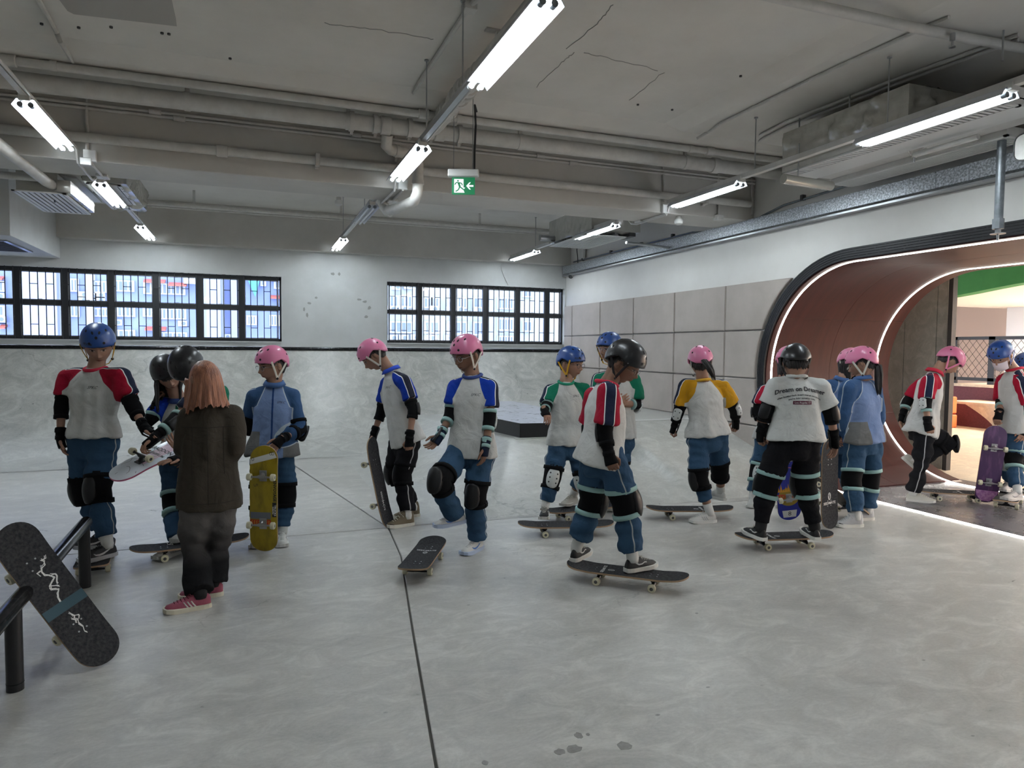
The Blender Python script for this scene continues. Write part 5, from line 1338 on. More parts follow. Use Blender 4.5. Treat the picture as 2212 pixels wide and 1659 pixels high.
def finish(p, meshes):
    sp, J = p.sp, p.J; k = sp.get('k', 1.0); S = max(p.S, .13)
    Pm, N, eu, ex, ef = p.Pm, p.N, p.eu, p.ex, p.ef
    base = A(*( (sum((p.foot[s][0] for s in p.foot), A(0, 0, 0))/max(1, len(p.foot))) if p.foot else p.Pm*A(1, 1, 0)))
    t = thing('person', sp['label'], 'person', base, sp.get('group'))
    skin = sp.get('skin', m_skin)
    # --- head frame
    hy, hp, hr = sp['head']     # facing yaw, pitch down, roll
    f = facing(hy); r_ = norm(np.cross(f, ZU)); pt = math.radians(hp); f2 = f*math.cos(pt)-ZU*math.sin(pt); u2 = np.cross(r_, f2); ro = math.radians(hr)
    u3 = u2*math.cos(ro)+r_*math.sin(ro); r3 = np.cross(f2, u3); R = np.array([r3, f2, u3]).T; H = J['H']
    hk = sp['hk']
    # --- body: torso and limbs, head, hands in one mesh
    B = MB(); V0 = verts_of(meshes[0]); B.add(V0, faces_of(meshes[0])); col = [np.ones((len(V0), 3))]
    B.add(xf(HEAD_V*hk, R, H), HEAD_F); col.append(HEAD_C)
    # bend the neck towards the collar
    n0 = len(V0); hv = B.v[1]; wn = np.zeros(len(HEAD_V)); wn[-80:] = np.repeat([0, .22, .58, 1.0], 20)
    ax = lerp(H-u3*.09-f2*.035, N-eu*.03, 1.0); tgt = (N-eu*.03)-(H+R@A(0, -.042, -.19)*hk); B.v[1] = hv+wn[:, None]*tgt
    p.hands = {}
    for s in 'ab':
        W_ = J['W'+s]; d = norm(J['F'+s]-W_); hp_ = sp.get('hand', {}).get(s, 'relax'); pose, palm, thumb = (hp_ if isinstance(hp_, tuple) else (hp_, None, None))
        pd = palm if palm is not None else norm(Pm*A(1, 1, 0)-W_*A(1, 1, 0)); pd = norm(pd-d*(pd@d)); z = -pd
        y = np.cross(z, d); fl = 1
        tf = thumb if thumb is not None else ef+ZU*.2
        if y@tf < 0: fl = -1
        Rm = np.array([d, y*fl, z]).T
        hvx, hfx = HANDS[pose]
        if fl < 0: hfx = [q[::-1] for q in hfx]
        B.add(xf(hvx*.96*k, Rm, W_), hfx); col.append(np.ones((len(hvx), 3))*A(1.02, .98, .96)); p.hands[s] = (Rm, W_)
    me = B.mesh('body'); me.materials.append(skin)
    ca = me.color_attributes.new('tint', 'FLOAT_COLOR', 'POINT'); c = np.concatenate(col); c = np.hstack([c, np.ones((len(c), 1))]); ca.data.foreach_set('color', c.astype(np.float32).ravel())
    link('body', me, t, 2)
    # --- top
    g = sp['top']; me = meshes[1]; V = verts_of(me); Nn = normals_of(me)
    V = V+Nn*(wrinkle(V*A(1, 1, .38), sp['seed'], 20, .016)*np.clip((N[2]-.03-V[:, 2])/.12, .15, 1)+wrinkle(V, sp['seed']+9, 38, .004))[:, None]
    me.vertices.foreach_set('co', V.astype(np.float32).ravel())
    Nc = N; x = (V-Nc)@ex; u = (V-Nc)@eu; fw = (V-Nc)@ef
    rag = np.full(len(V), -1.0); q = np.full(len(V), 1.0)
    for s, sg in (('a', -1), ('b', 1)):
        xs = x*sg; tt = np.clip((.02-u)/.19, 0, 1); xl = .058+(S-.012-.058)*tt**1.25; pl = xs-xl
        E = J['E'+s]; Sx = J['S'+s]; da, ta, ca_ = segdist(V, Sx, E); dt = np.sqrt((x/(S+.025))**2+(fw/.135)**2)-1
        arm = np.where(ta < min(1, g.get('sleeve', .66)+.06), np.minimum(.108*k-da, dt*.15), -1.)
        if g.get('sleeve', .66) > 1:
            arm = np.minimum(.108*k-da, dt*.15)
            db, tb, cb = segdist(V, E, J['W'+s]); arm = np.maximum(arm, np.minimum(.085*k-db, dt*.15+.01))
        rs = np.maximum(np.where(u > -.17, pl, -1), arm)
        ad = norm(E-Sx); out0 = ex*sg
        eq = norm(ef-ad*(ef@ad)) if abs(ef@ad) < .95 else norm(eu-ad*(eu@ad)); oo = np.cross(ad, eq); oo = oo if oo@(out0+eu*.6) > 0 else -oo
        qq = (V-Sx)@eq; on = (V-ca_)@oo
        up_ = (u > -.06) & (xs < S)
        qf = np.where(up_, (V-Sx)@ef, qq); of = np.where(up_, 1, on)
        qv = np.where(of > 0, qf, 1)
        sel = rs > rag; rag = np.where(sel, rs, rag); q = np.where(sel & (xs > 0), qv, q)
    set_attr(me, 'rag', rag); set_attr(me, 'stq', q)
    if g.get('jacket'):
        set_attr(me, 'pan', np.minimum(-.36-u, np.abs(x)-.09)); set_attr(me, 'zip', np.where(fw > .02, .007-np.abs(x), -1) if g.get('zip') else np.full(len(V), -1.))
    me.materials.append(g['mat']); nm = 'jacket' if g.get('jacket') else 'shirt'
    top = link(nm, me, t, 2); p.top = top; p.topmesh = me
    cm = g.get('collar')
    if cm:
        hd = norm(lerp(N, H, .6)-N); cr_ = .068*k
        ring = [N+eu*.004+hd*.004+(ex*math.cos(a)*cr_+ef*math.sin(a)*cr_) + eu*(-.022 if math.sin(a) > 0 else .006)*abs(math.sin(a)) for a in np.linspace(0, 2*pi, 25)[:-1]]
        if g.get('polo'):
            r2 = [q_+eu*.035-norm(q_-N)*.006 for q_ in ring]; mb = MB(); G = np.array([ring, r2, [a+norm(a-N)*.010-eu*.004 for a in r2], [a+norm(a-N)*.022 for a in ring]]); mb.grid(np.swapaxes(G, 0, 1), wrapu=True, wrapv=True); mb.obj('collar', cm, top, smooth=2)
        else: MB().tube(ring, .013*k, 8, closed=True).obj('collar', cm, top, smooth=2)
    # --- trousers
    g = sp['legs']; me = meshes[2]; V = verts_of(me); Nn = normals_of(me)
    V = V+Nn*(wrinkle(V*A(.7, .7, 1.7), sp['seed']+50, 20, .014)+wrinkle(V, sp['seed']+59, 36, .004))[:, None]; me.vertices.foreach_set('co', V.astype(np.float32).ravel())
    q = np.ones(len(V)); best = np.full(len(V), 9.)
    hv = norm(J['Pb']-J['Pa'])
    for s, sg in (('a', -1), ('b', 1)):
        for a_, b_ in (('P', 'K'), ('K', 'A')):
            d_, t_, c_ = segdist(V, J[a_+s], J[b_+s]); sel = d_ < best; ad = norm(J[b_+s]-J[a_+s]); fr = ef-ad*(ef@ad); fr = norm(fr) if np.linalg.norm(fr) > .3 else norm(eu-ad*(eu@ad))
            oo = np.cross(ad, fr); oo = oo if oo@(hv*sg) > 0 else -oo
            v_ = np.where((V-c_)@oo > 0, (V-c_)@fr, 1); q = np.where(sel, v_, q); best = np.minimum(best, d_)
    set_attr(me, 'stq', q); set_attr(me, 'hgt', V[:, 2]); me.materials.append(g['mat']); link(g.get('name', 'trousers'), me, t, 2)
    # --- shoes and socks
    sh = sp.get('shoe', 'white')
    for s in p.foot:
        heel, X = p.foot[s]; up = norm(ZU-X*(ZU@X)) if abs(X[2]) < .9 else ZU
        so = make_shoe(t, heel, heel+X, up, sh, sp.get('high', False), sp.get('stripe', 'three'), L=.25*k)
        an = heel+X*.055+up*.06; c = lerp(J['K'+s], J['A'+s], sp.get('sockc', .80)); m_ = sp.get('sock', m_sock)
        MB().tube([an, J['A'+s], lerp(J['A'+s], c, .5), c], [.036*k, .039*k, .040*k, .042*k], 14).obj('sock', m_, t, smooth=2)
    # --- knee pads
    kp = sp.get('kneepad', ('black', None))
    if kp:
        capc, strapc = kp[0], kp[1]
        for s in 'ab':
            if s in sp.get('noknee', ''): continue
            Pj, K, Aj = J['P'+s], J['K'+s], J['A'+s]; up = norm(Pj-K); dn = norm(Aj-K); fr = -(up+dn)
            fr = norm(fr) if np.linalg.norm(fr) > .22 else norm(ef if 'kf' not in sp else facing(sp['kf']))
            up0 = norm(up-dn); fr = norm(fr-up0*(fr@up0)); pd_ = MB(); sd = np.cross(up0, fr)
            ks = k*g.get('w', 1)*.98
            pd_.tube([K+dn*.095, K+dn*.05, K+fr*.004, K+up*.05, K+up*.105], [.074*ks, .078*ks, .083*ks, .085*ks, .090*ks], 18, ref=sd)
            pad = pd_.obj('knee_pad', m_blk, t, smooth=2)
            # cap: a shallow dome hugging the front
            Rk = np.array([sd, fr, up0]).T; G = []
            for i in range(13):
                row = []
                for j in range(15):
                    a, b_ = -1+2*i/12, -1+2*j/14; rr = max(abs(a), abs(b_)) or 1; q_ = math.hypot(a, b_) or 1; sc = rr/q_; a2, b2 = a*sc**.88, b_*sc**.88
                    ang = a2*.78; row.append(K+Rk@(A(math.sin(ang)*.083*ks*1.0, (math.cos(ang)*.082+.020*(1-(a2*a2+b2*b2)*.6)-.012*b2*b2)*ks, b2*.094*ks-.006)))
                G.append(row)
            G = np.array(G); mb = MB().grid(G); cm_ = m_cap_w if capc == 'white' else m_cap_b
            mb.grid(G-fr*.02); 
            e1 = list(G[0])+list(G[1:, -1])+list(G[-1, :-1][::-1])+list(G[1:-1, 0][::-1]); E_ = np.array(e1); mb.grid(np.array([E_, E_-fr*.02]), wrapv=True)
            cap = mb.obj('cap', cm_, pad, smooth=2)
            if capc == 'white':
                rv = MB()
                for a, b_ in ((2, 3), (10, 3), (2, 11), (10, 11), (3, 7), (9, 7)):
                    c_ = G[a, b_]; nn = norm(np.cross(G[a+1, b_]-G[a-1, b_], G[a, b_+1]-G[a, b_-1])); nn = nn if nn@fr > 0 else -nn; rv.tube([c_-nn*.002, c_+nn*.0015], .0075, 8)
                rv.obj('rivets', m_ink, cap)
            sm = m_teal if strapc == 'teal' else m_blk
            for dd, rr_ in ((up, .096), (dn, .084)):
                c_ = K+dd*.085; tl = norm(dd+fr*.12)
                MB().tube([c_-tl*.016, c_-tl*.015, c_+tl*.015, c_+tl*.016], [rr_*ks-.006, rr_*ks+.002, rr_*ks+.002, rr_*ks-.006], 18, ref=sd).obj('strap', sm, pad, smooth=2)
            MB().obox(K+dn*.08+sd*.082*ks, sd*.006, fr*.02, up0*.014).obj('strap_end', sm, pad)
    # --- elbow pads
    ep = sp.get('elbow', ('black', None))
    if ep:
        for s in 'ab':
            if s in sp.get('noelbow', ''): continue
            Sx, E, Wv = J['S'+s], J['E'+s], J['W'+s]; up, dn = norm(Sx-E), norm(Wv-E); bk = -(up+dn)
            bk = norm(bk) if np.linalg.norm(bk) > .3 else norm(-ef+ex*(-1 if s == 'a' else 1)*.7)
            ax_ = norm(up-dn); bk = norm(bk-ax_*(bk@ax_)); sd = np.cross(ax_, bk); ke = k*(1.32 if sp.get('elbowbig') else 1)
            pad = MB().tube([E+dn*.075, E+dn*.04, E, E+up*.045, E+up*.08], [.043*ke, .046*ke, .050*ke, .052*ke, .054*ke], 16, ref=sd).obj('elbow_pad', m_blk, t, smooth=2)
            Rk = np.array([sd, bk, ax_]).T; mb = MB(); G = []
            for i in range(9):
                G.append([E+Rk@A(math.sin(-.75+1.5*i/8)*.054*ke, (math.cos(-.75+1.5*i/8)*.052+.010*math.cos((j/8-.5)*2.6)*math.cos(-.75+1.5*i/8))*ke, (j/8-.5)*.112*ke*(1-.34*abs(-1+2*i/8)**2.4)) for j in range(9)])
            G = np.array(G); mb.grid(G); mb.grid(G-bk*.014); E_ = np.array(list(G[0])+list(G[1:, -1])+list(G[-1, :-1][::-1])+list(G[1:-1, 0][::-1])); mb.grid(np.array([E_, E_-bk*.014]), wrapv=True)
            cap = mb.obj('cap', m_cap_w if ep[0] == 'white' else m_cap_b, pad, smooth=2)
            if ep[0] == 'white':
                rv = MB()
                for a, b_ in ((2, 2), (6, 2), (2, 6), (6, 6)):
                    c_ = G[a, b_]; nn = norm(c_-E-ax_*((c_-E)@ax_)); rv.tube([c_-nn*.002, c_+nn*.0015], .0055, 8)
                rv.obj('rivets', m_ink, cap)
            sm = m_teal if ep[1] == 'teal' else m_blk
            for dd, rr_ in ((up, .056), (dn, .047)):
                c_ = E+dd*.068; MB().tube([c_-dd*.014, c_-dd*.0135, c_+dd*.0135, c_+dd*.014], [rr_*ke-.005, rr_*ke+.001, rr_*ke+.001, rr_*ke-.005], 16, ref=sd).obj('strap', sm, pad, smooth=2)
    # --- wrist guards
    wg = sp.get('wrist', 'black')
    if wg:
        m_ = {'black': m_blk, 'navy': m_navyf}[wg]
        for s in 'ab':
            Rm, W_ = p.hands[s]; dn = norm(W_-J['E'+s]); hd = Rm[:, 0]; pn = Rm[:, 1]; zb = Rm[:, 2]
            gd = MB().tube([W_-dn*.085, W_-dn*.05, W_-dn*.01, W_+hd*.02, W_+hd*.048, W_+hd*.060], [.036*k, .035*k, .034*k, .038*k, .042*k, .041*k], 16, flat=[.034*k, .031*k, .028*k, .026*k, .025*k, .024*k], ref=pn).obj('wrist_guard', m_, t, smooth=2)
            sm = m_teal if sp.get('wteal') else m_
            for o_, r1, r2 in ((-.065, .039, .036), (-.015, .0375, .032)):
                c_ = W_+dn*o_; MB().tube([c_-dn*.013, c_-dn*.0125, c_+dn*.0125, c_+dn*.013], [r1*k-.004, r1*k, r1*k, r1*k-.004], 16, flat=[r2*k-.004, r2*k, r2*k, r2*k-.004], ref=pn).obj('strap', sm, gd, smooth=2)
            MB().tube([W_-dn*.07-zb*.040*k, W_-zb*.038*k, W_+hd*.05-zb*.036*k, W_+hd*.068-zb*.028*k], .011*k, 10, flat=.006, ref=pn).obj('splint', m_cap_b, gd, smooth=2)
            MB().obox(W_-dn*.062+pn*.040*k, pn*.005, dn*.012, zb*.014).obj('strap_end', sm, gd)
    # --- hair
    hair = sp.get('hair', 'short'); hm_ = sp.get('hairm', m_hair)
    def hs(V): return xf(np.asarray(V, float)*hk, R, H)
    if hair != 'bob':
        G = []
        nu = 48
        r2 = random.Random(sp['seed'])
        for i in range(nu):
            th = 2*pi*i/nu-pi; a = abs(th)
            zb = np.interp(a, [0, .5, .95, 1.25, 1.5, 1.75, 2.2, pi], [sp.get('fringe', .040), sp.get('fringe', .040)+.003, .028, -.004, .028, .006, -.052, -.066])+r2.uniform(-.004, .004)
            row = []
            for j in range(12):
                ph = lerp(math.asin(max(-.85, zb/.122)), pi/2, j/11); c_ = math.cos(ph)
                lift = 1.075 if j else 1.045
                x_, y_, z_ = c_*math.sin(th)*.078*lift, c_*math.cos(th)*.095*lift, math.sin(ph)*.117*lift
                if y_ < 0: y_ *= (1-.40*max(0, (-.01-z_)/.11)); x_ *= 1-.15*max(0, (-.01-z_)/.11)
                row.append((x_+r2.uniform(-.0012, .0012), y_+r2.uniform(-.0012, .0012), z_))
            G.append(row)
        G = hs(np.array(G).reshape(-1, 3)).reshape(nu, 12, 3); hb = MB().grid(G, wrapu=True)
        for i in range(0, nu):      # locks along the hairline
            th = 2*pi*i/nu-pi
            if abs(th) < .95 or abs(th) > 1.7:
                g0 = G[i, 0]; g1 = G[i, 2]; dn_ = norm(g0-g1); hb.tube([g1, g0, g0+dn_*r2.uniform(.005, .014)], [.005, .0055, .0012], 5)
        hb.obj('hair', hm_, t, smooth=2)
    if hair == 'pony':
        pts = [hs(A(*q)) for q in sp.get('ponypts', [(0, -.105, -.02), (0, -.13, -.04), (0, -.135, -.09), (0, -.125, -.15), (0, -.115, -.21)])]
        mb = MB(); r2 = random.Random(3+sp['seed'])
        for i in range(16):
            a = 2*pi*i/16; rr_ = .018*math.sqrt(r2.random()); off = R@A(math.cos(a)*rr_, math.sin(a)*rr_, 0)
            n_ = len(pts); P = [pt_+off*(0.4+1.3*math.sin(pi*min(1, (j+.4)/n_)))+R@A(r2.uniform(-.004, .004), r2.uniform(-.003, .003), 0) for j, pt_ in enumerate(pts)]
            P[-1] = P[-1]-ZU*r2.uniform(0, .03); mb.tube(P, [.006]+[.010]*(n_-2)+[.002], 6)
        mb.obj('ponytail', hm_, t, smooth=2)
        MB().tube([pts[0]-(pts[1]-pts[0])*.1, pts[0]+(pts[1]-pts[0])*.5], .015, 10).obj('hair_tie', m_ink, t)
    if hair == 'long':
        mb = MB(); r2 = random.Random(9+sp['seed'])
        for i in range(46):
            th = lerp(1.15, 2*pi-1.15, i/45); th = th if th < pi else th-2*pi; ln = sp.get('hairlen', .26)*r2.uniform(.85, 1.05)
            P = []; Rw = np.array([np.cross(f, ZU), f, ZU]).T
            for j in range(6):
                tt = j/5; z = .03-tt*ln; c_ = 1.06 if z > -.02 else 1.02-.1*tt
                x_, y_ = math.sin(th)*.080*c_, math.cos(th)*.097*c_*(1 if j < 2 else (.92 if math.cos(th) < 0 else 1)); q_ = A(x_+r2.uniform(-.003, .003), y_-.004, z)*hk; w_ = min(1, max(0, (.02-z)/.08)); P.append(H+(R@q_)*(1-w_)+(Rw@q_)*w_)
            mb.tube(P, [.010, .011, .011, .010, .009, .003], 6)
        mb.obj('long_hair', hm_, t, smooth=2)
    if hair == 'bob':
        nu = 110; r2 = random.Random(4); G = []
        for i in range(nu):
            th = 2*pi*i/nu-pi; a = abs(th); jit = r2.uniform(-1, 1); strand = .0022*math.sin(i*2.7)+.002*jit
            bot = np.interp(a, [0, .6, .9, 1.3, 1.8, 2.4, pi], [.045, .04, -.20, -.215, -.18, -.15, -.14])+.016*jit
            row = []
            for j in range(22):
                tt = j/21
                if tt < .42: ph = pi/2*(1-tt/.42*.92); z_ = math.sin(ph)*.126; c_ = math.cos(ph); x_, y_ = c_*math.sin(th)*.088, c_*math.cos(th)*.106-.006
                else:
                    q_ = (tt-.42)/.58; z_ = .0158-q_*(.0158-bot); fl = 1+.22*q_+.24*q_**2*(1 if math.cos(th) < .2 else .6); x_, y_ = math.sin(th)*.088*fl, math.cos(th)*.106*(1+.10*q_+.30*q_**2)-.006
                    if bot > 0: z_ = lerp(.0158, bot, q_)
                e = 1+strand/.1*(0.3+tt); row.append((x_*e, y_*e, z_))
            G.append(row)
        Rz = np.array([np.cross(f, ZU), f, ZU]).T; Gv = np.array(G).reshape(-1, 3); w_ = np.clip((.02-Gv[:, 2])/.12, 0, 1)[:, None]
        V_ = xf(Gv, R, H)*(1-w_)+xf(Gv, Rz, H)*w_
        G3 = V_.reshape(nu, 22, 3); mb = MB().grid(G3, wrapu=True); mb.grid(G3+(H-G3)*.03, wrapu=True)
        mb.obj('hair', hm_, t, smooth=2)
    # --- helmet
    hel = sp.get('helmet')
    if hel:
        hc, sc_ = hel; sh_, ve, ri = HELM; Rh = R; tilt = math.radians(sp.get('htilt', 0))
        if tilt: Rh = R@np.array([[1, 0, 0], [0, math.cos(tilt), math.sin(tilt)], [0, -math.sin(tilt), math.cos(tilt)]])
        Hh = H+R@A(0, 0, .004)
        q_ = placed(sh_, Rh*hk*sp.get('hsize', 1), Hh); h_ = q_.obj('helmet', hm[hc], t, smooth=2)
        placed(ve, Rh*hk*sp.get('hsize', 1), Hh).obj('vent_holes', m_liner, h_)['kind'] = 'stuff'; placed(ri, Rh*hk*sp.get('hsize', 1), Hh).obj('rivets', m_steel if hc != 'blue' else hm['blue'], h_)
        sm = sm_[sc_]; hz = lambda q: xf(np.asarray(q, float), R*hk, H)
        mb = MB()
        for s_ in (-1, 1):
            j_ = (s_*.066, .016, -.090)
            for a_ in ((s_*.097, .050, .040), (s_*.086, -.068, .012)):
                mb.tube(hz([a_, lerp(A(*a_), A(*j_), .5)+A(s_*.004, 0, 0), j_]), .0085, 6, flat=.0022, ref=R[:, 1])
            mb.tube(hz([j_, (s_*.045, .028, -.116), (0, .035, -.126)]), .0085, 6, flat=.0022, ref=R[:, 1])
        st = mb.obj('chin_strap', sm, h_, smooth=True)
        mb = MB()
        for s_ in (-1, 1): mb.ell(hz([(s_*.068, .017, -.090)])[0], (.010, .008, .010), 8, 6)
        mb.obj('buckle', m_ink, st, smooth=2)
        if sp.get('mark'): 
            v, fc = text_mesh(sp['mark'], .02, bold=.0004); P = []
            for a_, b_, _ in v:
                th = -.55-a_/.11; z_ = .056+b_; ph = math.asin((z_-HC[2])/HR[2]); c_ = max(0, math.cos(ph))**.88; P.append(HC+A(-c_*math.sin(th)*(HR[0]+.001), c_*math.cos(th)*(HR[1]+.001), z_-HC[2]))
            MB().add(xf(np.array(P), Rh*hk, Hh), fc).obj('lettering', sp.get('markm', m_ink), h_)
    if sp.get('glasses'):
        mb = MB(); hz = lambda q: xf(np.asarray(q, float), R*hk, H); y0 = .101
        ln = MB()
        for s_ in (-1, 1):
            c_ = A(s_*.033, y0, .000); ring = [c_+A(math.cos(a)*.023, -abs(math.cos(a))*.003, math.sin(a)*.018) for a in np.linspace(0, 2*pi, 19)[:-1]]
            mb.tube(hz(ring), .0013, 5, closed=True); ln.add(hz(ring), [tuple(range(18))])
            mb.tube(hz([(s_*.056, y0-.002, .004), (s_*.074, y0-.025, .006), (s_*.080, .0, .006), (s_*.080, -.018, -.004)]), .0013, 5)
        mb.tube(hz([(-.010, y0, .003), (0, y0+.002, .006), (.010, y0, .003)]), .0013, 5)
        gl = mb.obj('glasses', m_steel if sp['glasses'] == 1 else m_ink, t); ln.obj('lens', m_lens, gl)
    if sp.get('mask'):
        hz = lambda q: xf(np.asarray(q, float), R*hk, H); G = []
        for i in range(13):
            a = -1.05+2.1*i/12; G.append([(math.sin(a)*(.080-.012*(1-j/6)), math.cos(a)*.090+.024*math.cos(a*1.3)*math.sin(pi*(.15+.7*j/6))+.004, -.105+.088*j/6) for j in range(7)])
        G = hz(np.array(G).reshape(-1, 3)).reshape(13, 7, 3); mk = MB().grid(G).grid(G-f2*.002).obj('face_mask', m_mask, t, smooth=2)
        MB().tube(hz([(.070, .045, -.03), (.083, 0, .015)]), .0015, 5).tube(hz([(-.070, .045, -.03), (-.083, 0, .015)]), .0015, 5).tube(hz([(.068, .045, -.09), (.083, -.015, -.02)]), .0015, 5).tube(hz([(-.068, .045, -.09), (-.083, -.015, -.02)]), .0015, 5).obj('ear_loop', m_mask, mk)
    for (sg_, pl_) in sp.get('seams', ()):
        bv = BVHTree.FromPolygons([tuple(a) for a in verts_of(p.topmesh).tolist()], faces_of(p.topmesh)); d_ = ef*sg_; rt = norm(np.cross(eu, d_)); P = []
        for (x0, y0), (x1, y1) in zip(pl_[:-1], pl_[1:]):
            for t_ in np.linspace(0, 1, 12):
                o_ = N+rt*lerp(x0, x1, t_)+eu*lerp(y0, y1, t_)+d_*.6; h = bv.ray_cast(Vector(o_), Vector(-d_))[0]
                if h: P.append(np.array(h)+d_*.0005)
        if len(P) > 3: MB().tube(P, .0022, 5).obj('seam', m_seam, top, smooth=True)
    # --- printed lettering on the chest or back, laid on the cloth
    for (body, size, px, py, m__, opt) in sp.get('prints', ()):
        v, fc = text_mesh(body, size, bold=opt.get('bold', 0), shear=opt.get('shear', 0)); sgn = opt.get('side', 1); d_ = ef*sgn; rt = np.cross(d_, -eu) if sgn else ex
        rt = norm(np.cross(eu, d_)); bv = BVHTree.FromPolygons([tuple(a) for a in verts_of(p.topmesh).tolist()], faces_of(p.topmesh))
        arc = opt.get('arc', 0); P = []
        if opt.get('box'):
            w_, h_ = opt['box']; bx = [(-w_+2*w_*i/8, -h_) for i in range(9)]+[(w_-2*w_*i/8, h_) for i in range(9)]
        def lay(a, b, off):
            y_ = py+b-arc*(a+px)**2; o_ = N+rt*(px+a)+eu*y_+d_*.6; h, nn, ix, di = bv.ray_cast(Vector(o_), Vector(-d_)); 
            return (np.array(h) if h else o_-d_*.48)+d_*off
        if opt.get('box'):
            n_ = 9; G = np.array([[lay(-w_+2*w_*i/8, yy, .004) for i in range(9)] for yy in (-h_, h_)]); MB().grid(G).obj('print_panel', m_burg, top)
        MB().add([lay(a, b, .0055) for a, b, _ in v], fc).obj('lettering', m__, top)
    return t
SP = []
def person(**k): k.setdefault('seed', len(SP)*7+3); SP.append(k)
GB = .095      # top of a board's deck above the ground
red_c, blue_c, green_c, yel_c = (mat('collar_'+n, c, .8) for n, c in (('red', (.52, .012, .045)), ('navy', (.03, .06, .22)), ('green', (.010, .26, .15)), ('yellow', (.6, .33, .02))))
tee = lambda m, c, **k: dict(mat=m, collar=c, **k)
logo = lambda px=.07, py=-.13, s=.028: ('SPKC', s, px, py, m_logo, dict(shear=.4))
# A boy at the left in a blue helmet
person(label='boy in blue helmet and red-sleeved shirt standing at the left behind the rail', yaw=8, head=(28, 26, 4), helmet=('blue', 'yellow'), mark='MOOR', k=.98,
       J=dict(H=(213, 744), N=(206, 797), Sa=(148, 817, .04), Sb=(262, 815, -.04), Ea=(133, 880, .0), Eb=(288, 882, -.10), Wa=(130, 950, -.05), Wb=(315, 928, -.18), Fa=(143, 992, -.06), Fb=(342, 942, -.18), Pa=(178, 950), Pb=(226, 950), Ka=(182, 1058, .02), Kb=(212, 1056, -.12)),
       feet=dict(a=(243, 1181, 160, 1186), b=(250, 1198, 168, 1219)), ground=dict(a=GB, b=GB), top=tee(m_tee_red, red_c, hem=-.02, sleeve=.62), legs=dict(mat=m_tr_blue, cuff=.84, w=1.06), shoe='runner', stripe='swoosh', kf=-35,
       hand=dict(b=('open', cdir(0, -1, .2), None)), prints=(logo(),))
# B girl behind with her hand at her ear
person(label='girl with long black hair and black helmet holding a hand to her ear', yaw=10, head=(34, 26, 24), helmet=('black', 'black'), hair='long', hairlen=.30, fringe=.012, d=5.35, k=.95,
       J=dict(H=(363, 806), N=(388, 866, .08), Sa=(352, 872, .1), Sb=(430, 874, .12), Ea=(322, 912, -.02), Eb=(436, 935, .0), Wa=(338, 868, .04), Wb=(415, 985, -.15), Fa=(346, 838, .06), Fb=(395, 1000, -.2), Pa=(372, 985, .1), Pb=(415, 985, .1), Ka=(374, 1090, .0), Kb=(420, 1080, .05)),
       feet=dict(a=(392, 1192, 372, 1199), b=(440, 1196, 452, 1206)), ground=dict(a=0, b=0), top=tee(m_tee_blue, blue_c, hem=.02, polo=True), legs=dict(mat=m_tr_blue), kneepad=('white', 'teal'), elbow=('black', 'teal'), shoe='white', hand=dict(a='fist'), prints=(logo(.05, -.14),))
# C pupil in a black helmet bending over the board
person(label='pupil in a black helmet and green-sleeved shirt bending over the upturned board', yaw=-55, head=(8, 58, 0), helmet=('black', 'black'), d=4.95, k=.97, hsize=1.04,
       J=dict(H=(404, 792), N=(436, 836, .08), Sa=(418, 866, -.06), Sb=(474, 850, .22), Ea=(372, 914, -.24), Eb=(455, 960, .12), Wa=(330, 948, -.36), Wb=(385, 990, -.25), Fa=(302, 972, -.36), Fb=(342, 1000, -.36), Pa=(428, 985, .10), Pb=(468, 985, .22), Ka=(410, 1085, .0), Kb=(450, 1085, .15)),
       feet=dict(a=(425, 1155, 395, 1166), b=(470, 1150, 440, 1160)), ground=dict(a=GB, b=GB), top=tee(m_tee_green, green_c, hem=.02, sleeve=.5), legs=dict(mat=m_tr_blue), kneepad=('white', 'black'), elbow=('black', 'teal'), shoe='white',
       hand=dict(a=('grip', cdir(.3, -1, .2), cdir(1, 0, .3)), b=('open', cdir(0, -1, 0), cdir(0, 0, 1))))
# D woman seen from behind
person(label='woman with copper hair, dark olive overshirt and faded black jeans, seen from behind', yaw=-150, head=(-128, 16, 0), hair='bob', seams=((-1, [(-.15, -.115), (.15, -.115)]), (-1, [(0, -.115), (0, -.58)]), (-1, [(-.085, -.115), (-.09, -.40)]), (-1, [(.085, -.115), (.09, -.40)]), (-1, [(-.17, -.57), (.17, -.57)])), hairm=m_hair_or, kneepad=None, elbow=None, wrist=None, d=4.22, k=1.0,
       J=dict(H=(443, 819), N=(450, 878), Sa=(412, 902, -.02), Sb=(500, 898, .06), Ea=(396, 972, .02), Eb=(512, 975, .02), Wa=(392, 972, .26), Wb=(470, 985, .30), Fa=(372, 952, .30), Fb=(440, 975, .34), Pa=(430, 1070, .02), Pb=(476, 1066, .08), Ka=(418, 1180, .0), Kb=(474, 1170, .08)),
       feet=dict(a=(455, 1309, 362, 1325), b=(482, 1284, 415, 1292)), top=dict(mat=m_jac_olive, jacket=True, hem=.08, loose=.012, sleeve=1.55, collar=m_jac_olive), legs=dict(mat=m_tr_fade, cuff=.97, w=1.06, flare=.078, name='jeans'), shoe='pinkw', stripe='three', sock=m_sock_b,
       hand=dict(a='relax'))
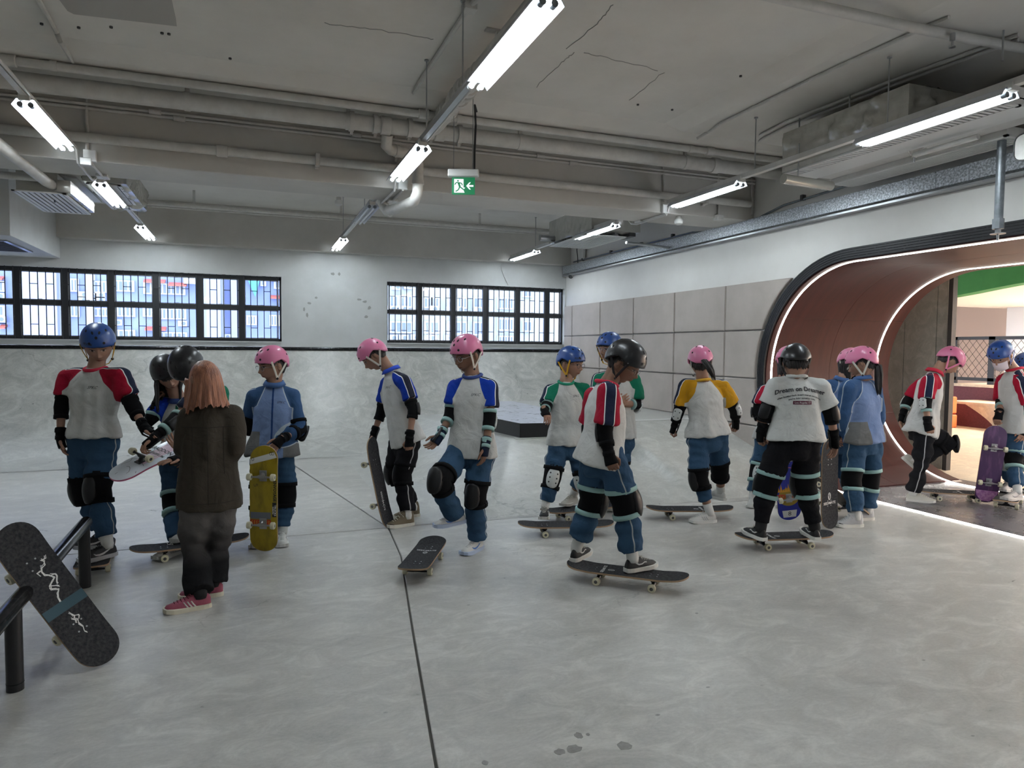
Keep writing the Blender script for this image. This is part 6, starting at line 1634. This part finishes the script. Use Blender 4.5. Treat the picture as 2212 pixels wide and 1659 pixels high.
# E boy in a track jacket with the yellow board
person(label='boy in glasses, pink helmet and blue jacket with a yellow board', yaw=-12, head=(-42, 12, 0), helmet=('pink', 'white'), glasses=1, k=.97,
       J=dict(H=(588, 787), N=(593, 833), Sa=(552, 857, .0), Sb=(631, 857, .06), Ea=(538, 915, .10), Eb=(646, 928, .02), Wa=(560, 960, .22), Wb=(606, 950, -.18), Fa=(575, 975, .18), Fb=(582, 978, -.24), Pa=(568, 978), Pb=(612, 978), Ka=(562, 1074, .0), Kb=(618, 1068, .02)),
       feet=dict(a=(563, 1168, 549, 1187), b=(611, 1166, 609, 1187)), top=dict(mat=m_jac_blue, jacket=True, zip=True, hem=.02, loose=.012, sleeve=1.35, collar=mat('jacket_collar', (.05, .12, .29), .8), polo=True), legs=dict(mat=m_tr_blue, cuff=.88), shoe='white', stripe='three', kf=-5,
       hand=dict(b=('open', cdir(0, .2, -1), cdir(-1, 0, 0))), prints=(('SPKC', .026, .06, -.13, m_logo, dict(shear=.4)),), elbowbig=True)
# F boy in a polo shirt holding a board upright
person(label='boy in pink helmet, blue-sleeved polo and black trousers holding a board upright', yaw=-62, head=(-78, 42, 0), helmet=('pink', 'white'), k=1.0,
       J=dict(H=(808, 767), N=(846, 802), Sa=(838, 829, .12), Sb=(873, 826, -.14), Ea=(824, 890, .16), Eb=(893, 884, -.20), Wa=(806, 940, .12), Wb=(884, 950, -.26), Fa=(799, 975, .10), Fb=(885, 990, -.26), Pa=(862, 955, .08), Pb=(886, 955, -.08), Ka=(852, 1022, .08), Kb=(870, 1024, -.10)),
       feet=dict(a=(905, 1114, 862, 1120), b=(893, 1133, 824, 1143)), top=tee(m_tee_blue, mat('polo_collar', (.012, .06, .5), .8), hem=.02, polo=True, loose=.004, sway=(.03, 0, 0)), legs=dict(mat=m_tr_black, cuff=.9, flare=.074), shoe='olive', high=True, stripe='toe', kf=-75,
       hand=dict(a='grip', b='fist'), prints=(logo(.06, -.14),))
# G boy stepping
person(label='boy in glasses, pink helmet and blue-sleeved shirt lifting one knee', yaw=-28, head=(-42, 16, 0), helmet=('pink', 'white'), glasses=1, skin=m_skin_d, k=1.0,
       J=dict(H=(1008, 765), N=(1021, 812), Sa=(984, 838, .06), Sb=(1058, 838, -.03), Ea=(973, 897, .02), Eb=(1057, 908, -.08), Wa=(949, 944, -.12), Wb=(1049, 968, -.16), Fa=(928, 968, -.16), Fb=(1043, 1008, -.16), Pa=(998, 974, .04), Pb=(1044, 974, -.02), Ka=(948, 1038, -.30), Kb=(1027, 1066, -.08), Aa=(984, 1118, -.08)),
       d=5.22, feet=dict(a=(1004, 1128, 938, 1142, -.05, -.17), b=(1040, 1184, 1005, 1199)), top=tee(m_tee_blue, blue_c, hem=.045, sleeve=.62), legs=dict(mat=m_tr_blue, cuff=.92, cuffb=.95, flare=.070, w=1.05), shoe='bluew', stripe='swoosh', kf=-30, kneepad=('black', None), elbow=('white', 'teal'), wrist='navy', wteal=True,
       hand=dict(a=('relax', cdir(.2, .9, .5), cdir(-1, .2, 0)), b=('relax', cdir(-1, 0, -.4), cdir(0, 0, 1))), prints=(logo(.06, -.14),))
# H smiling boy on a board
person(label='smiling boy in blue helmet, glasses and green-sleeved shirt standing on a board', yaw=12, head=(52, 8, 0), helmet=('blue', 'yellow'), mark='MOOR', glasses=2, k=.95,
       J=dict(H=(1233, 784), N=(1222, 826), Sa=(1190, 846, .02), Sb=(1262, 843, .10), Ea=(1179, 884, -.10), Eb=(1280, 885, .05), Wa=(1176, 884, -.30), Wb=(1290, 912, -.10), Fa=(1184, 908, -.34), Fb=(1300, 920, -.14), Pa=(1206, 960), Pb=(1246, 960, .05), Ka=(1193, 1032, -.08), Kb=(1262, 1040, .0)),
       feet=dict(a=(1178, 1110, 1172, 1131), b=(1285, 1105, 1280, 1124)), ground=dict(a=GB, b=GB), top=tee(m_tee_green, green_c, hem=.0, sleeve=.7), legs=dict(mat=m_tr_blue, cuff=.86, w=1.02), shoe='blackw', stripe='wave', kneepad=('white', 'black'), elbow=('black', 'teal'), kf=0,
       hand=dict(a=('relax', cdir(0, -1, 0), cdir(1, 0, 0))), prints=(logo(.06, -.12),))
# I tall boy behind
person(label='tall boy with glasses and blue helmet standing with folded arms behind the others', yaw=-25, head=(-45, 4, 0), helmet=('blue', 'yellow'), glasses=1, k=1.04,
       J=dict(H=(1316, 752), N=(1330, 800), Sa=(1294, 822, .0), Sb=(1368, 822, .05), Ea=(1290, 882, -.05), Eb=(1374, 874, .0), Wa=(1330, 872, -.22), Wb=(1325, 872, -.24), Fa=(1352, 862, -.22), Fb=(1300, 862, -.26), Pa=(1306, 940), Pb=(1350, 940), Ka=(1264, 1010, -.02), Kb=(1336, 1015, .0)),
       feet=dict(a=(1245, 1085, 1200, 1100), b=(1345, 1096, 1300, 1112)), ground=dict(a=GB, b=0), d=6.35, top=tee(m_tee_green, green_c, hem=.03, sleeve=.8), legs=dict(mat=m_tr_blue, cuff=.72), shoe='cream', stripe=None, kneepad=('white', 'black'), elbow=('white', 'teal'), kf=-40,
       hand=dict(a=('relax', cdir(0, 0, -1), None), b=('relax', cdir(0, 0, -1), None)))
# J boy in front with the black helmet
person(label='boy in black helmet, glasses and red-sleeved shirt stepping onto the nearest board', yaw=120, head=(62, 32, 0), helmet=('black', 'black'), mark='S', glasses=2, skin=m_skin_d, k=1.04, hsize=1.03,
       J=dict(H=(1348, 783), N=(1310, 828), Sa=(1314, 850, -.17), Sb=(1284, 858, .17), Ea=(1306, 934, -.19), Eb=(1272, 930, .26), Wa=(1316, 984, -.22), Wb=(1292, 990, .10), Fa=(1328, 1022, -.24), Fb=(1310, 1010, .0), Pa=(1318, 990, -.08), Pb=(1282, 990, .09), Ka=(1350, 1084, -.08), Kb=(1280, 1080, .10)),
       feet=dict(a=(1352, 1236, 1400, 1226), b=(1237, 1214, 1270, 1194)), ground=dict(a=GB, b=GB+.01), top=tee(m_tee_red, red_c, hem=.04, sleeve=.78, loose=.012, cuffr=.082, sway=(-.03, 0, 0)), legs=dict(mat=m_tr_blue, cuff=.80, cuffa=.87, w=1.08, flare=.074), shoe='blackw', stripe='wave', kneepad=('black', 'teal'), elbow=('black', None), kf=80, sockc=.62,
       hand=dict(a=('fist', cdir(.2, 0, -1), cdir(1, 0, 0)), b='relax'))
# K girl from behind with the yellow sleeves
person(label='girl with ponytail, pink helmet and yellow-sleeved shirt seen from behind', yaw=-172, head=(170, 14, -6), helmet=('pink', 'white'), hair='pony', ponypts=[(0, -.09, -.005), (.012, -.125, -.005), (.035, -.145, -.05), (.055, -.145, -.10), (.075, -.135, -.15)], htilt=8, k=1.0,
       J=dict(H=(1514, 783), N=(1517, 823), Sa=(1482, 834, .0), Sb=(1560, 836, .05), Ea=(1465, 893, .04), Eb=(1587, 885, .10), Wa=(1456, 922, .10), Wb=(1590, 912, .16), Fa=(1446, 950, .12), Fb=(1588, 930, .2), Pa=(1508, 948), Pb=(1550, 944, .05), Ka=(1510, 1034, -.02), Kb=(1555, 1015, .20)),
       feet=dict(a=(1545, 1127, 1488, 1130), b=(1566, 1082, 1548, 1076)), ground=dict(a=0, b=GB+.03), d=6.2, fyaw=dict(b=-150), top=tee(m_tee_yel, yel_c, hem=-.02, sleeve=.72, sway=(0, -.0, 0)), legs=dict(mat=m_tr_blue, cuff=.62, cuffb=.50, w=1.02), shoe='white', stripe='three', kneepad=('black', 'black'), elbow=('white', 'black'), kf=-165, sockc=.72,
       hand=dict(a='fist', b='fist'))
# L pupil behind the coach
person(label='pupil in pink helmet and red-sleeved shirt half hidden behind the man', yaw=5, head=(30, 22, 0), helmet=('pink', 'pink'), hair='long', hairlen=.16, k=.96,
       J=dict(H=(1703, 780), N=(1694, 822), Sa=(1652, 845, .02), Sb=(1726, 845, .0), Ea=(1634, 890, .0), Eb=(1735, 895, .0), Wa=(1650, 932, -.10), Wb=(1715, 940, -.15), Fa=(1655, 958, -.15), Fb=(1700, 965, -.2), Pa=(1650, 955), Pb=(1690, 955), Ka=(1636, 1020, -.04), Kb=(1690, 1020, .0)),
       feet=dict(a=(1626, 1088, 1618, 1106), b=(1690, 1088, 1684, 1106)), top=tee(m_tee_red, red_c, hem=.0), legs=dict(mat=m_tr_blue, cuff=.80), shoe='white', stripe='three', kneepad=('white', 'teal'), kf=-10)
# M coach
person(label='man in a white shirt printed Dream on Dreamer, seen from behind', yaw=178, head=(165, 32, 0), helmet=('black', 'black'), k=1.08, htilt=4,
       J=dict(H=(1719, 785), N=(1719, 816), Sa=(1676, 836, .0), Sb=(1772, 838, .0), Ea=(1655, 888, .02), Eb=(1794, 892, .02), Wa=(1642, 936, .05), Wb=(1803, 950, .06), Fa=(1640, 970, .08), Fb=(1802, 990, .10), Pa=(1692, 955, .0), Pb=(1744, 957, .0), Ka=(1657, 1046, .05), Kb=(1738, 1046, .05)),
       feet=dict(a=(1652, 1169, 1600, 1146), b=(1766, 1168, 1726, 1142)), ground=dict(a=GB+.01, b=GB+.01), top=tee(m_tee_white, m_tee_white, hem=-.015, sleeve=.72, loose=.014, cuffr=.082), legs=dict(mat=m_tr_plain, cuff=.88, w=1.02, flare=.056), shoe='blackw', stripe='wave', sock=m_sock_b, kneepad=('black', 'teal'), elbow=('black', None), kf=178,
       hand=dict(a='fist', b='relax'), prints=(('Dream on Dreamer', .046, 0, -.085, m_logo, dict(side=-1, bold=.0012, arc=.9)), ("when looking back doesn't interest you anymore,", .0165, 0, -.128, m_logo, dict(side=-1, bold=.0006, arc=1.3)), ("you're doing something right", .0165, 0, -.152, m_logo, dict(side=-1, bold=.0006, arc=1.3)), ('Los Angeles 17', .019, 0, -.186, m_whiteink, dict(side=-1, box=(.068, .013)))))
# N pupil in a jacket behind
person(label='pupil in blue track jacket and pink helmet half hidden behind the ponytailed girl', yaw=20, head=(35, 24, 0), helmet=('pink', 'white'), hair='long', hairlen=.20, k=.97, d=6.75,
       J=dict(H=(1838, 785), N=(1820, 822), Sa=(1786, 836, .0), Sb=(1850, 842, .10), Ea=(1775, 900, .0), Eb=(1855, 900, .10), Wa=(1795, 945, -.15), Wb=(1835, 940, -.15), Fa=(1810, 955, -.2), Fb=(1820, 950, -.2), Pa=(1795, 950), Pb=(1832, 950), Ka=(1772, 1005, -.12), Kb=(1822, 1022, .0)),
       feet=dict(a=(1778, 1060, 1770, 1075), b=(1838, 1080, 1845, 1094)), ground=dict(a=.1, b=.0), top=dict(mat=m_jac_blue, jacket=True, zip=True, hem=.0, loose=.01, sleeve=1.8, collar=mat('jacket_collar', (.05, .12, .29), .8), polo=True), legs=dict(mat=m_tr_blue, cuff=.75), shoe='cream', stripe='three', kneepad=None, elbow=None)
# O girl in a jacket with a ponytail
person(label='girl with long ponytail, pink helmet and blue track jacket before the tunnel', yaw=-150, head=(-122, 20, 0), helmet=('pink', 'white'), hair='pony', ponypts=[(0, -.085, -.03), (0, -.105, -.055), (.0, -.085, -.13), (.0, -.06, -.20), (.0, -.045, -.26)], k=1.0,
       J=dict(H=(1862, 784), N=(1862, 822), Sa=(1832, 838, -.10), Sb=(1888, 840, .10), Ea=(1822, 898, -.06), Eb=(1900, 895, .14), Wa=(1806, 945, .06), Wb=(1895, 925, .25), Fa=(1790, 958, .1), Fb=(1893, 945, .30), Pa=(1848, 950, -.02), Pb=(1882, 950, .06), Ka=(1840, 1036, -.04), Kb=(1880, 1036, .10)),
       feet=dict(a=(1862, 1137, 1796, 1138), b=(1885, 1122, 1826, 1124)), top=dict(mat=m_jac_blue, jacket=True, hem=.02, loose=.010, sleeve=1.75, collar=bpy.data.materials['jacket_collar'], polo=True), legs=dict(mat=m_tr_blue, cuff=.88, w=1.02, flare=.074), shoe='grey', high=True, stripe='toe', kneepad=('black', 'teal'), elbow=None, kf=-140)
# P boy at the tunnel
person(label='boy with red-sleeved polo shirt and pink helmet lifting a knee before the tunnel', yaw=80, head=(82, 46, 0), helmet=('pink', 'pink'), k=1.03,
       J=dict(H=(2050, 779), N=(2018, 806), Sa=(2006, 826, -.14), Sb=(1990, 832, .16), Ea=(2000, 872, -.16), Eb=(1960, 868, .20), Wa=(2004, 918, -.20), Wb=(1948, 900, .16), Fa=(2016, 950, -.22), Fb=(1945, 918, .14), Pa=(1998, 928, -.08), Pb=(1986, 928, .10), Ka=(1990, 1006, -.06), Kb=(2050, 958, .06), Ab=(1975, 1000, .14)),
       d=7.10, feet=dict(a=(1958, 1081, 2014, 1087), b=(1947, 990, 1972, 1012, .16, .12)), top=tee(m_tee_red, red_c, hem=.05, polo=True, sleeve=.78, loose=.006, sway=(-.02, 0, 0)), legs=dict(mat=m_tr_black, cuff=.93, flare=.072), shoe='cream', stripe=None, kneepad=('black', None), noknee='a', elbow=('white', 'teal'), kf=85,
       hand=dict(a='fist', b='relax'))
# Q boy with a mask
person(label='boy in face mask and blue helmet holding a purple board at the right', yaw=-62, head=(-62, 36, 0), helmet=('blue', 'blue'), mask=True, k=1.0,
       J=dict(H=(2163, 766), N=(2192, 797), Sa=(2170, 822, .14), Sb=(2204, 826, -.12), Ea=(2162, 872, .10), Eb=(2216, 880, -.12), Wa=(2158, 895, -.08), Wb=(2212, 930, -.14), Fa=(2152, 920, -.1), Fb=(2205, 950, -.16), Pa=(2180, 935, .08), Pb=(2204, 935, -.06), Ka=(2172, 992, .04), Kb=(2190, 994, -.08)),
       feet=dict(a=(2188, 1058, 2150, 1066), b=(2206, 1078, 2148, 1083)), ground=dict(a=GB, b=GB), top=tee(m_tee_red, red_c, hem=.0, sleeve=.85), legs=dict(mat=m_tr_blue, cuff=.84), shoe='pale', stripe='swoosh', kneepad=('white', 'teal'), elbow=('black', 'teal'), kf=-70,
       hand=dict(a=('grip', cdir(0, -1, 0), None)))
# R pupil at the very edge
person(label='pupil in a blue helmet mostly cut off by the right edge', yaw=-60, head=(-60, 25, 0), helmet=('blue', 'blue'), d=7.9, k=.96,
       J=dict(H=(2215, 790), N=(2230, 822), Sa=(2212, 845, .1), Sb=(2240, 845, -.1), Ea=(2205, 890, .1), Eb=(2245, 890, -.1), Wa=(2200, 930, .0), Wb=(2240, 935, -.1), Fa=(2195, 955), Fb=(2235, 960), Pa=(2196, 940), Pb=(2220, 940), Ka=(2174, 995, .0), Kb=(2222, 998, -.1)),
       feet=dict(a=(2183, 1056, 2145, 1064), b=(2235, 1062, 2200, 1068)), top=tee(m_tee_green, green_c), legs=dict(mat=m_tr_grey, cuff=.55, name='shorts'), sock=m_sock_b, shoe='dark', stripe=None, kneepad=('black', None))

PS = [prepare(s) for s in SP]
jobs = [j for p in PS for j in build_jobs(p)]
res = fuse_all([j[0] for j in jobs], [j[1] for j in jobs], [j[2] for j in jobs])
for i, p in enumerate(PS): finish(p, res[3*i:3*i+3])
# ------------------------------------------------------------------ skateboards
BDS = {}
b = floor_board('dark skateboard lying on its wheels in front of the boy lifting his knee', (905, 1152), (915, 1252)); 
a_, c_ = at(938, 1158, z=.12), at(888, 1222, z=.12); b.matrix_world = Matrix.Translation(Vector(((a_+c_)/2*A(1, 1, 0)+A(0, 0, GZ)))) @ Matrix(frame(a_-c_, ZU)).to_4x4(); seed_logo(b, .05, 1)
b = floor_board('dark skateboard under the boy with the black helmet, nearest board on the right', (1248, 1210), (1464, 1236)); seed_logo(b, -.10, -1)
b = floor_board('dark skateboard under the smiling boy with green sleeves', (1126, 1124), (1318, 1122))
b = floor_board('dark skateboard behind, under the tall boy with folded arms', (1186, 1096), (1318, 1082))
b = floor_board('dark skateboard beside the girl with yellow sleeves', (1409, 1090), (1570, 1090)); seed_logo(b, .06, 1)
b = floor_board('dark skateboard under the man in the printed shirt', (1594, 1150), (1792, 1144), ); seed_logo(b, -.06, -1)
b = floor_board('dark skateboard on the floor behind the woman with copper hair', (288, 1178), (530, 1150))
b = floor_board('dark skateboard under the boy at the left, seen end-on', (196, 1212), (216, 1160))
b = floor_board('dark skateboard by the foot of the boy at the tunnel', (1992, 1052), (2136, 1058)); seed_logo(b, .0, 1)
b = floor_board('skateboard under the masked boy at the right edge', (2168, 1079), (2190, 1052))
# board leaning on the rail, near left
p1 = at(238, 1424, z=.032); d_ = float((p1-CC)@CF); p0 = at(38, 1162, d=d_-.08)
zt = cdir(.87, .2, .48); R = frame(p1-p0, zt)
p1[2] = max(p1[2], .02)
b = make_board('dark skateboard with a white dragon drawing leaning on the black rail at the lower left', R, p1+norm(p0-p1)*.395-R[:, 2]*.035)
R_ = random.Random(2)
def squig(pts, w=.0014, jit=.0045, n=3):
    n += 1
    out = []
    for k in range(n):
        out += line2([(x+R_.uniform(-jit, jit), y+R_.uniform(-jit, jit)) for x, y in pts], w)
    return out
on_deck(b, squig([(-.185, .035), (-.17, .045), (-.155, .035), (-.150, .015), (-.13, .005), (-.11, .010), (-.095, .03), (-.08, .035), (-.07, .02), (-.055, .0), (-.04, -.005), (-.03, .01), (-.02, .02), (-.005, .005), (.01, .0), (.035, -.005)], n=3)+squig([(-.10, .03), (-.09, .05), (-.075, .05), (-.06, .035), (-.045, .03)], n=3)+squig([(-.18, .035), (-.175, .055), (-.19, .06)], n=2)+squig([(-.14, .005), (-.135, -.01), (-.12, -.005)], n=2)+squig([(-.05, .0), (-.04, .02), (-.03, .03)], n=2), m_whiteink, name='dragon_drawing')
on_deck(b, squig([(.10, -.005), (.125, .005), (.135, .0), (.15, .01), (.17, .0), (.19, .005)], n=2)+squig([(.12, .0), (.135, .02), (.15, .015)], n=2)+squig([(.13, -.012), (.145, .0), (.16, -.004)], n=2)+squig([(.19, .004), (.215, .0), (.225, .008)], n=1), m_whiteink, name='dragon_tail_drawing')
on_deck(b, [[(.035, -.1), (.085, -.1), (.085, .1), (.035, .1)]], mat('teal_sticker', (.015, .06, .085), .4), name='sticker')
# pink and white board held upside down
p0, p1 = at(246, 1028, d=4.52), at(388, 960, d=4.92)
R = frame(p0-p1, cdir(.05, -1, -.62)); b = make_board('white and pink board held upside down by the pupil in the black helmet', R, p0-norm(p0-p1)*.385+cdir(0, 0, 1)*.0, edge=m_pinkd, under=m_wdeck)
on_deck(b, [[(-.14, -.06), (-.14, .06), (.12, .05), (.20, .04), (.215, 0), (.20, -.045), (.12, -.05)]], m_pinkp, side=-1, name='pink_field')
cr = []
for k in range(16):
    x, y = R_.uniform(-.36, .36), R_.uniform(-.09, .09); P = [(x, y)]; a = R_.uniform(0, 6.3)
    for q in range(5):
        a += R_.uniform(-.8, .8); x += math.cos(a)*.02; y += math.sin(a)*.02
        if abs(y) > .095 or abs(x) > .37: break
        P.append((x, y))
    if len(P) > 1: cr += line2(P, .0013)
on_deck(b, cr, m_ink, side=-1, name='crack_lines', lift=.0012)
text_on_deck(b, 'ABADDON', .045, .02, .02, m_ink, side=-1, rot=pi/2, bold=.001); text_on_deck(b, 'CEREBRUM', .03, .075, .0, m_ink, side=-1, rot=pi/2, bold=.0006)
# yellow board on its tail
p0, p1 = at(573, 974, d=5.10), at(573, 1186, d=5.17); p1[2] = .012
R = frame(p0-p1, cdir(0, .05, -1)); b = make_board('yellow board with stickers standing upright before the boy in the blue jacket', R, p1+norm(p0-p1)*.40+cdir(0, 0, 1)*.03, under=m_yel, truck='silver')
on_deck(b, [[(.26, -.1), (.30, -.1), (.355, .075), (.315, .095)]], m_whiteink, side=-1, name='sticker')
on_deck(b, oval(.345, .05, .012, .008, .0015)+oval(.345, .065, .012, .008, .0015)+oval(.30, -.08, .012, .008, .0015), m_ink, side=-1, name='sticker_ring', lift=.0014)
on_deck(b, [[(-.02, .094), (-.13, .094), (-.13, .066), (-.02, .066)], [(-.02, -.094), (-.02, -.094), (-.02, -.094)]][:1], m_ink, side=-1, name='sticker')
text_on_deck(b, 'ENVOYAGE', .030, .065, .083, m_ink, side=-1, rot=0, bold=.001)
text_on_deck(b, 'TRUCKS', .022, -.080, .086, m_whiteink, side=-1, rot=0, bold=.0005); text_on_deck(b, 'DIAMOND', .012, -.080, .071, m_whiteink, side=-1, rot=0, bold=.0003)
on_deck(b, [[(-.095, .055), (-.095, -.096), (-.145, -.096), (-.145, .055)]], m_greyink, side=-1, name='sticker')
on_deck(b, [[(-.152, .055), (-.152, -.096), (-.198, -.096), (-.198, .055)]], m_redink, side=-1, name='sticker')
on_deck(b, [[(-.160+R_.uniform(-.004, .004)-.012*q, .05-.018*k), (-.168-.012*q, .044-.018*k), (-.170-.012*q, .036-.018*k), (-.158-.012*q, .040-.018*k)] for k in range(8) for q in range(3)], m_flame, side=-1, name='sticker_figures', lift=.0014)
on_deck(b, line2([(.10, -.045), (.115, -.04), (.118, -.05), (.10, -.055), (.098, -.065), (.115, -.07)], .0012), m_ink, side=-1, name='drawn_s')
# dark board held upright by the boy in the polo shirt
p0, p1 = at(810, 950, d=5.95), at(848, 1132, d=5.93); R = frame(p0-p1, cdir(1, .2, .25)); b = make_board('dark board held upright on its tail by the boy in the blue-sleeved polo shirt', R, (p0+p1)/2+R[:, 2]*(-.045), truck='silver')
text_on_deck(b, 'SEEDMATE', .035, -.16, .0, m_whiteink, rot=pi, bold=.0004)
# blue flame board
p0, p1 = at(1688, 915, d=6.10), at(1705, 1104, d=6.25); p1[2] = .012; R = frame(p0-p1, cdir(.06, .12, -1)); b = make_board('blue board with a flame print standing between the legs of the man', R, p1+norm(p0-p1)*.4+cdir(0, 0, 1)*.03, under=m_bdeck, truck='silver')
on_deck(b, [[(-.17+.085*math.cos(a), .092*math.sin(a)) for a in np.linspace(0, 2*pi, 25)[:-1]]], mat('gold_print', (.30, .20, .02), .5), side=-1, name='gold_emblem')
fl = []
for k in range(9):
    y = -.085+.021*k; h = .05+.03*math.sin(k*2.1); fl.append([(-.12, y-.012), (-.12, y+.012), (-.12+h*.6, y+.006), (-.12+h, y+.002), (-.12+h*.5, y-.004)])
on_deck(b, fl, m_flame, side=-1, name='flames', lift=.001)
text_on_deck(b, 'AV', .055, -.165, .06, m_redink, side=-1, rot=-pi/2, bold=.002); text_on_deck(b, 'TDS', .05, -.165, -.052, m_redink, side=-1, rot=-pi/2, bold=.002)
on_deck(b, [[(-.30, -.065), (-.30, .065), (-.37, .055), (-.37, -.055)]], m_whiteink, side=-1, name='sticker'); text_on_deck(b, '8', .06, -.335, .0, m_ink, side=-1, rot=-pi/2)
on_deck(b, line2([(.08, .08), (.10, .03), (.11, -.02), (.10, -.06)], .003), mat('pink_line', (.7, .2, .35), .5), side=-1, name='pink_stroke', lift=.001)
# dark board standing by the coach's hand
p0, p1 = at(1803, 950, d=5.86), at(1801, 1122, d=5.93); p1[2] = .012; R = frame(p0-p1, cdir(.42, .0, .8)); b = make_board('dark board standing upright beside the hand of the man in the printed shirt', R, p1+norm(p0-p1)*.4-R[:, 2]*.045)
on_deck(b, oval(-.12, 0, .030, .014, .003)+line2([(-.105, .004), (-.102, -.003), (-.114, -.007), (-.126, .007), (-.138, .003), (-.135, -.004)], .002), m_whiteink, name='oval_logo'); text_on_deck(b, 'SEEDMATE', .032, -.18, 0, m_whiteink, rot=-pi/2, bold=.0005)
# tilted board behind
p0, p1 = at(1752, 1030, d=6.35), at(1838, 1094, d=6.35); R = frame(p0-p1, cdir(.45, .8, -.3)); b = make_board('tilted dark board lying partly hidden behind the upright one', R, (p0+p1)/2)
# purple board
p0, p1 = at(2152, 912, d=6.92), at(2126, 1058, d=7.05); p1[2] = .012; R = frame(p0-p1, cdir(.30, .1, -.9)); b = make_board('worn purple board held upright by the masked boy', R, p1+norm(p0-p1)*.4+cdir(0, 0, 1)*.02, under=m_purp, truck='silver')
on_deck(b, [[(-.27, -.1), (-.27, .1), (-.33, .085), (-.385, .035), (-.385, -.035), (-.33, -.085)]], mat('worn_pink', (.55, .30, .50), .6, noise=(30, (.3, .1, .3), 5)), side=-1, name='worn_tail')
# ------------------------------------------------------------------ stains on the floor
ms = mat('floor_stain', (.20, .195, .18), .45, noise=(30, (.28, .27, .25), 4))
for u, v, a_, b_, sd in ((1250, 1589, .017, .014, 1), (1240, 1618, .030, .017, 2), (1210, 1624, .022, .012, 3), (1348, 1611, .030, .017, 4), (1270, 1587, .008, .006, 5), (1048, 1648, .012, .009, 6), (1505, 1325, .011, .006, 7)):
    c_ = at(u, v, z=0); rr_ = random.Random(sd); P = [A(c_[0]+a_*math.cos(t)*rr_.uniform(.8, 1.2), c_[1]+b_*1.6*math.sin(t)*rr_.uniform(.8, 1.2), .0002) for t in np.linspace(0, 2*pi, 14)[:-1]]
    MB().prism(P, (0, 0, .0008)).obj('floor_stain', ms, fb)
# ------------------------------------------------------------------ grind rail
q0, q1 = at(186, 1126, d=4.78), at(-60, 1382, d=3.02)
rl = thing('grind_rail', 'black steel grind rail on two posts sloping down at the lower left', 'handrail', (-1.05, 4.2, 0))
f0 = at(184, 1268, z=0); f1 = at(33, 1490, z=0)
t0 = A(f0[0], f0[1], .56); rd = norm((f1-f0)*A(1, 1, 0)); 
t0 = at(184, 1130, y=f0[1]); t1 = at(28, 1310, y=f1[1]); dirr = norm(t1-t0)
MB().tube([t0-dirr*.035, t0-dirr*.02, t1+dirr*1.6], [.034, .037, .037], 20).obj('rail_tube', m_rail, rl, smooth=True)
for f_, t_ in ((f0, t0), (f1, t1)):
    MB().tube([A(f_[0], f_[1], -.002), A(f_[0], f_[1], t_[2]-.01)], .034, 18).obj('rail_post', m_black, rl, smooth=True)
MB().tube([A(f1[0], f1[1], .032), A(f1[0], f1[1], .036)], .0348, 18).obj('post_ring', m_rail, rl)
# tiny repeated pieces joined into one part each
for o in bpy.data.objects:
    if o.type == 'MESH' and o.name.split('.')[0] in ('rivets', 'buckle', 'crack_lines', 'sticker_figures', 'flames', 'laces', 'side_stripe', 'dragon_drawing', 'dragon_tail_drawing', 'sticker_ring', 'bolts', 'drawn_s', 'ear_loop', 'long_hair', 'ponytail', 'hair', 'lens'): o['kind'] = 'stuff'
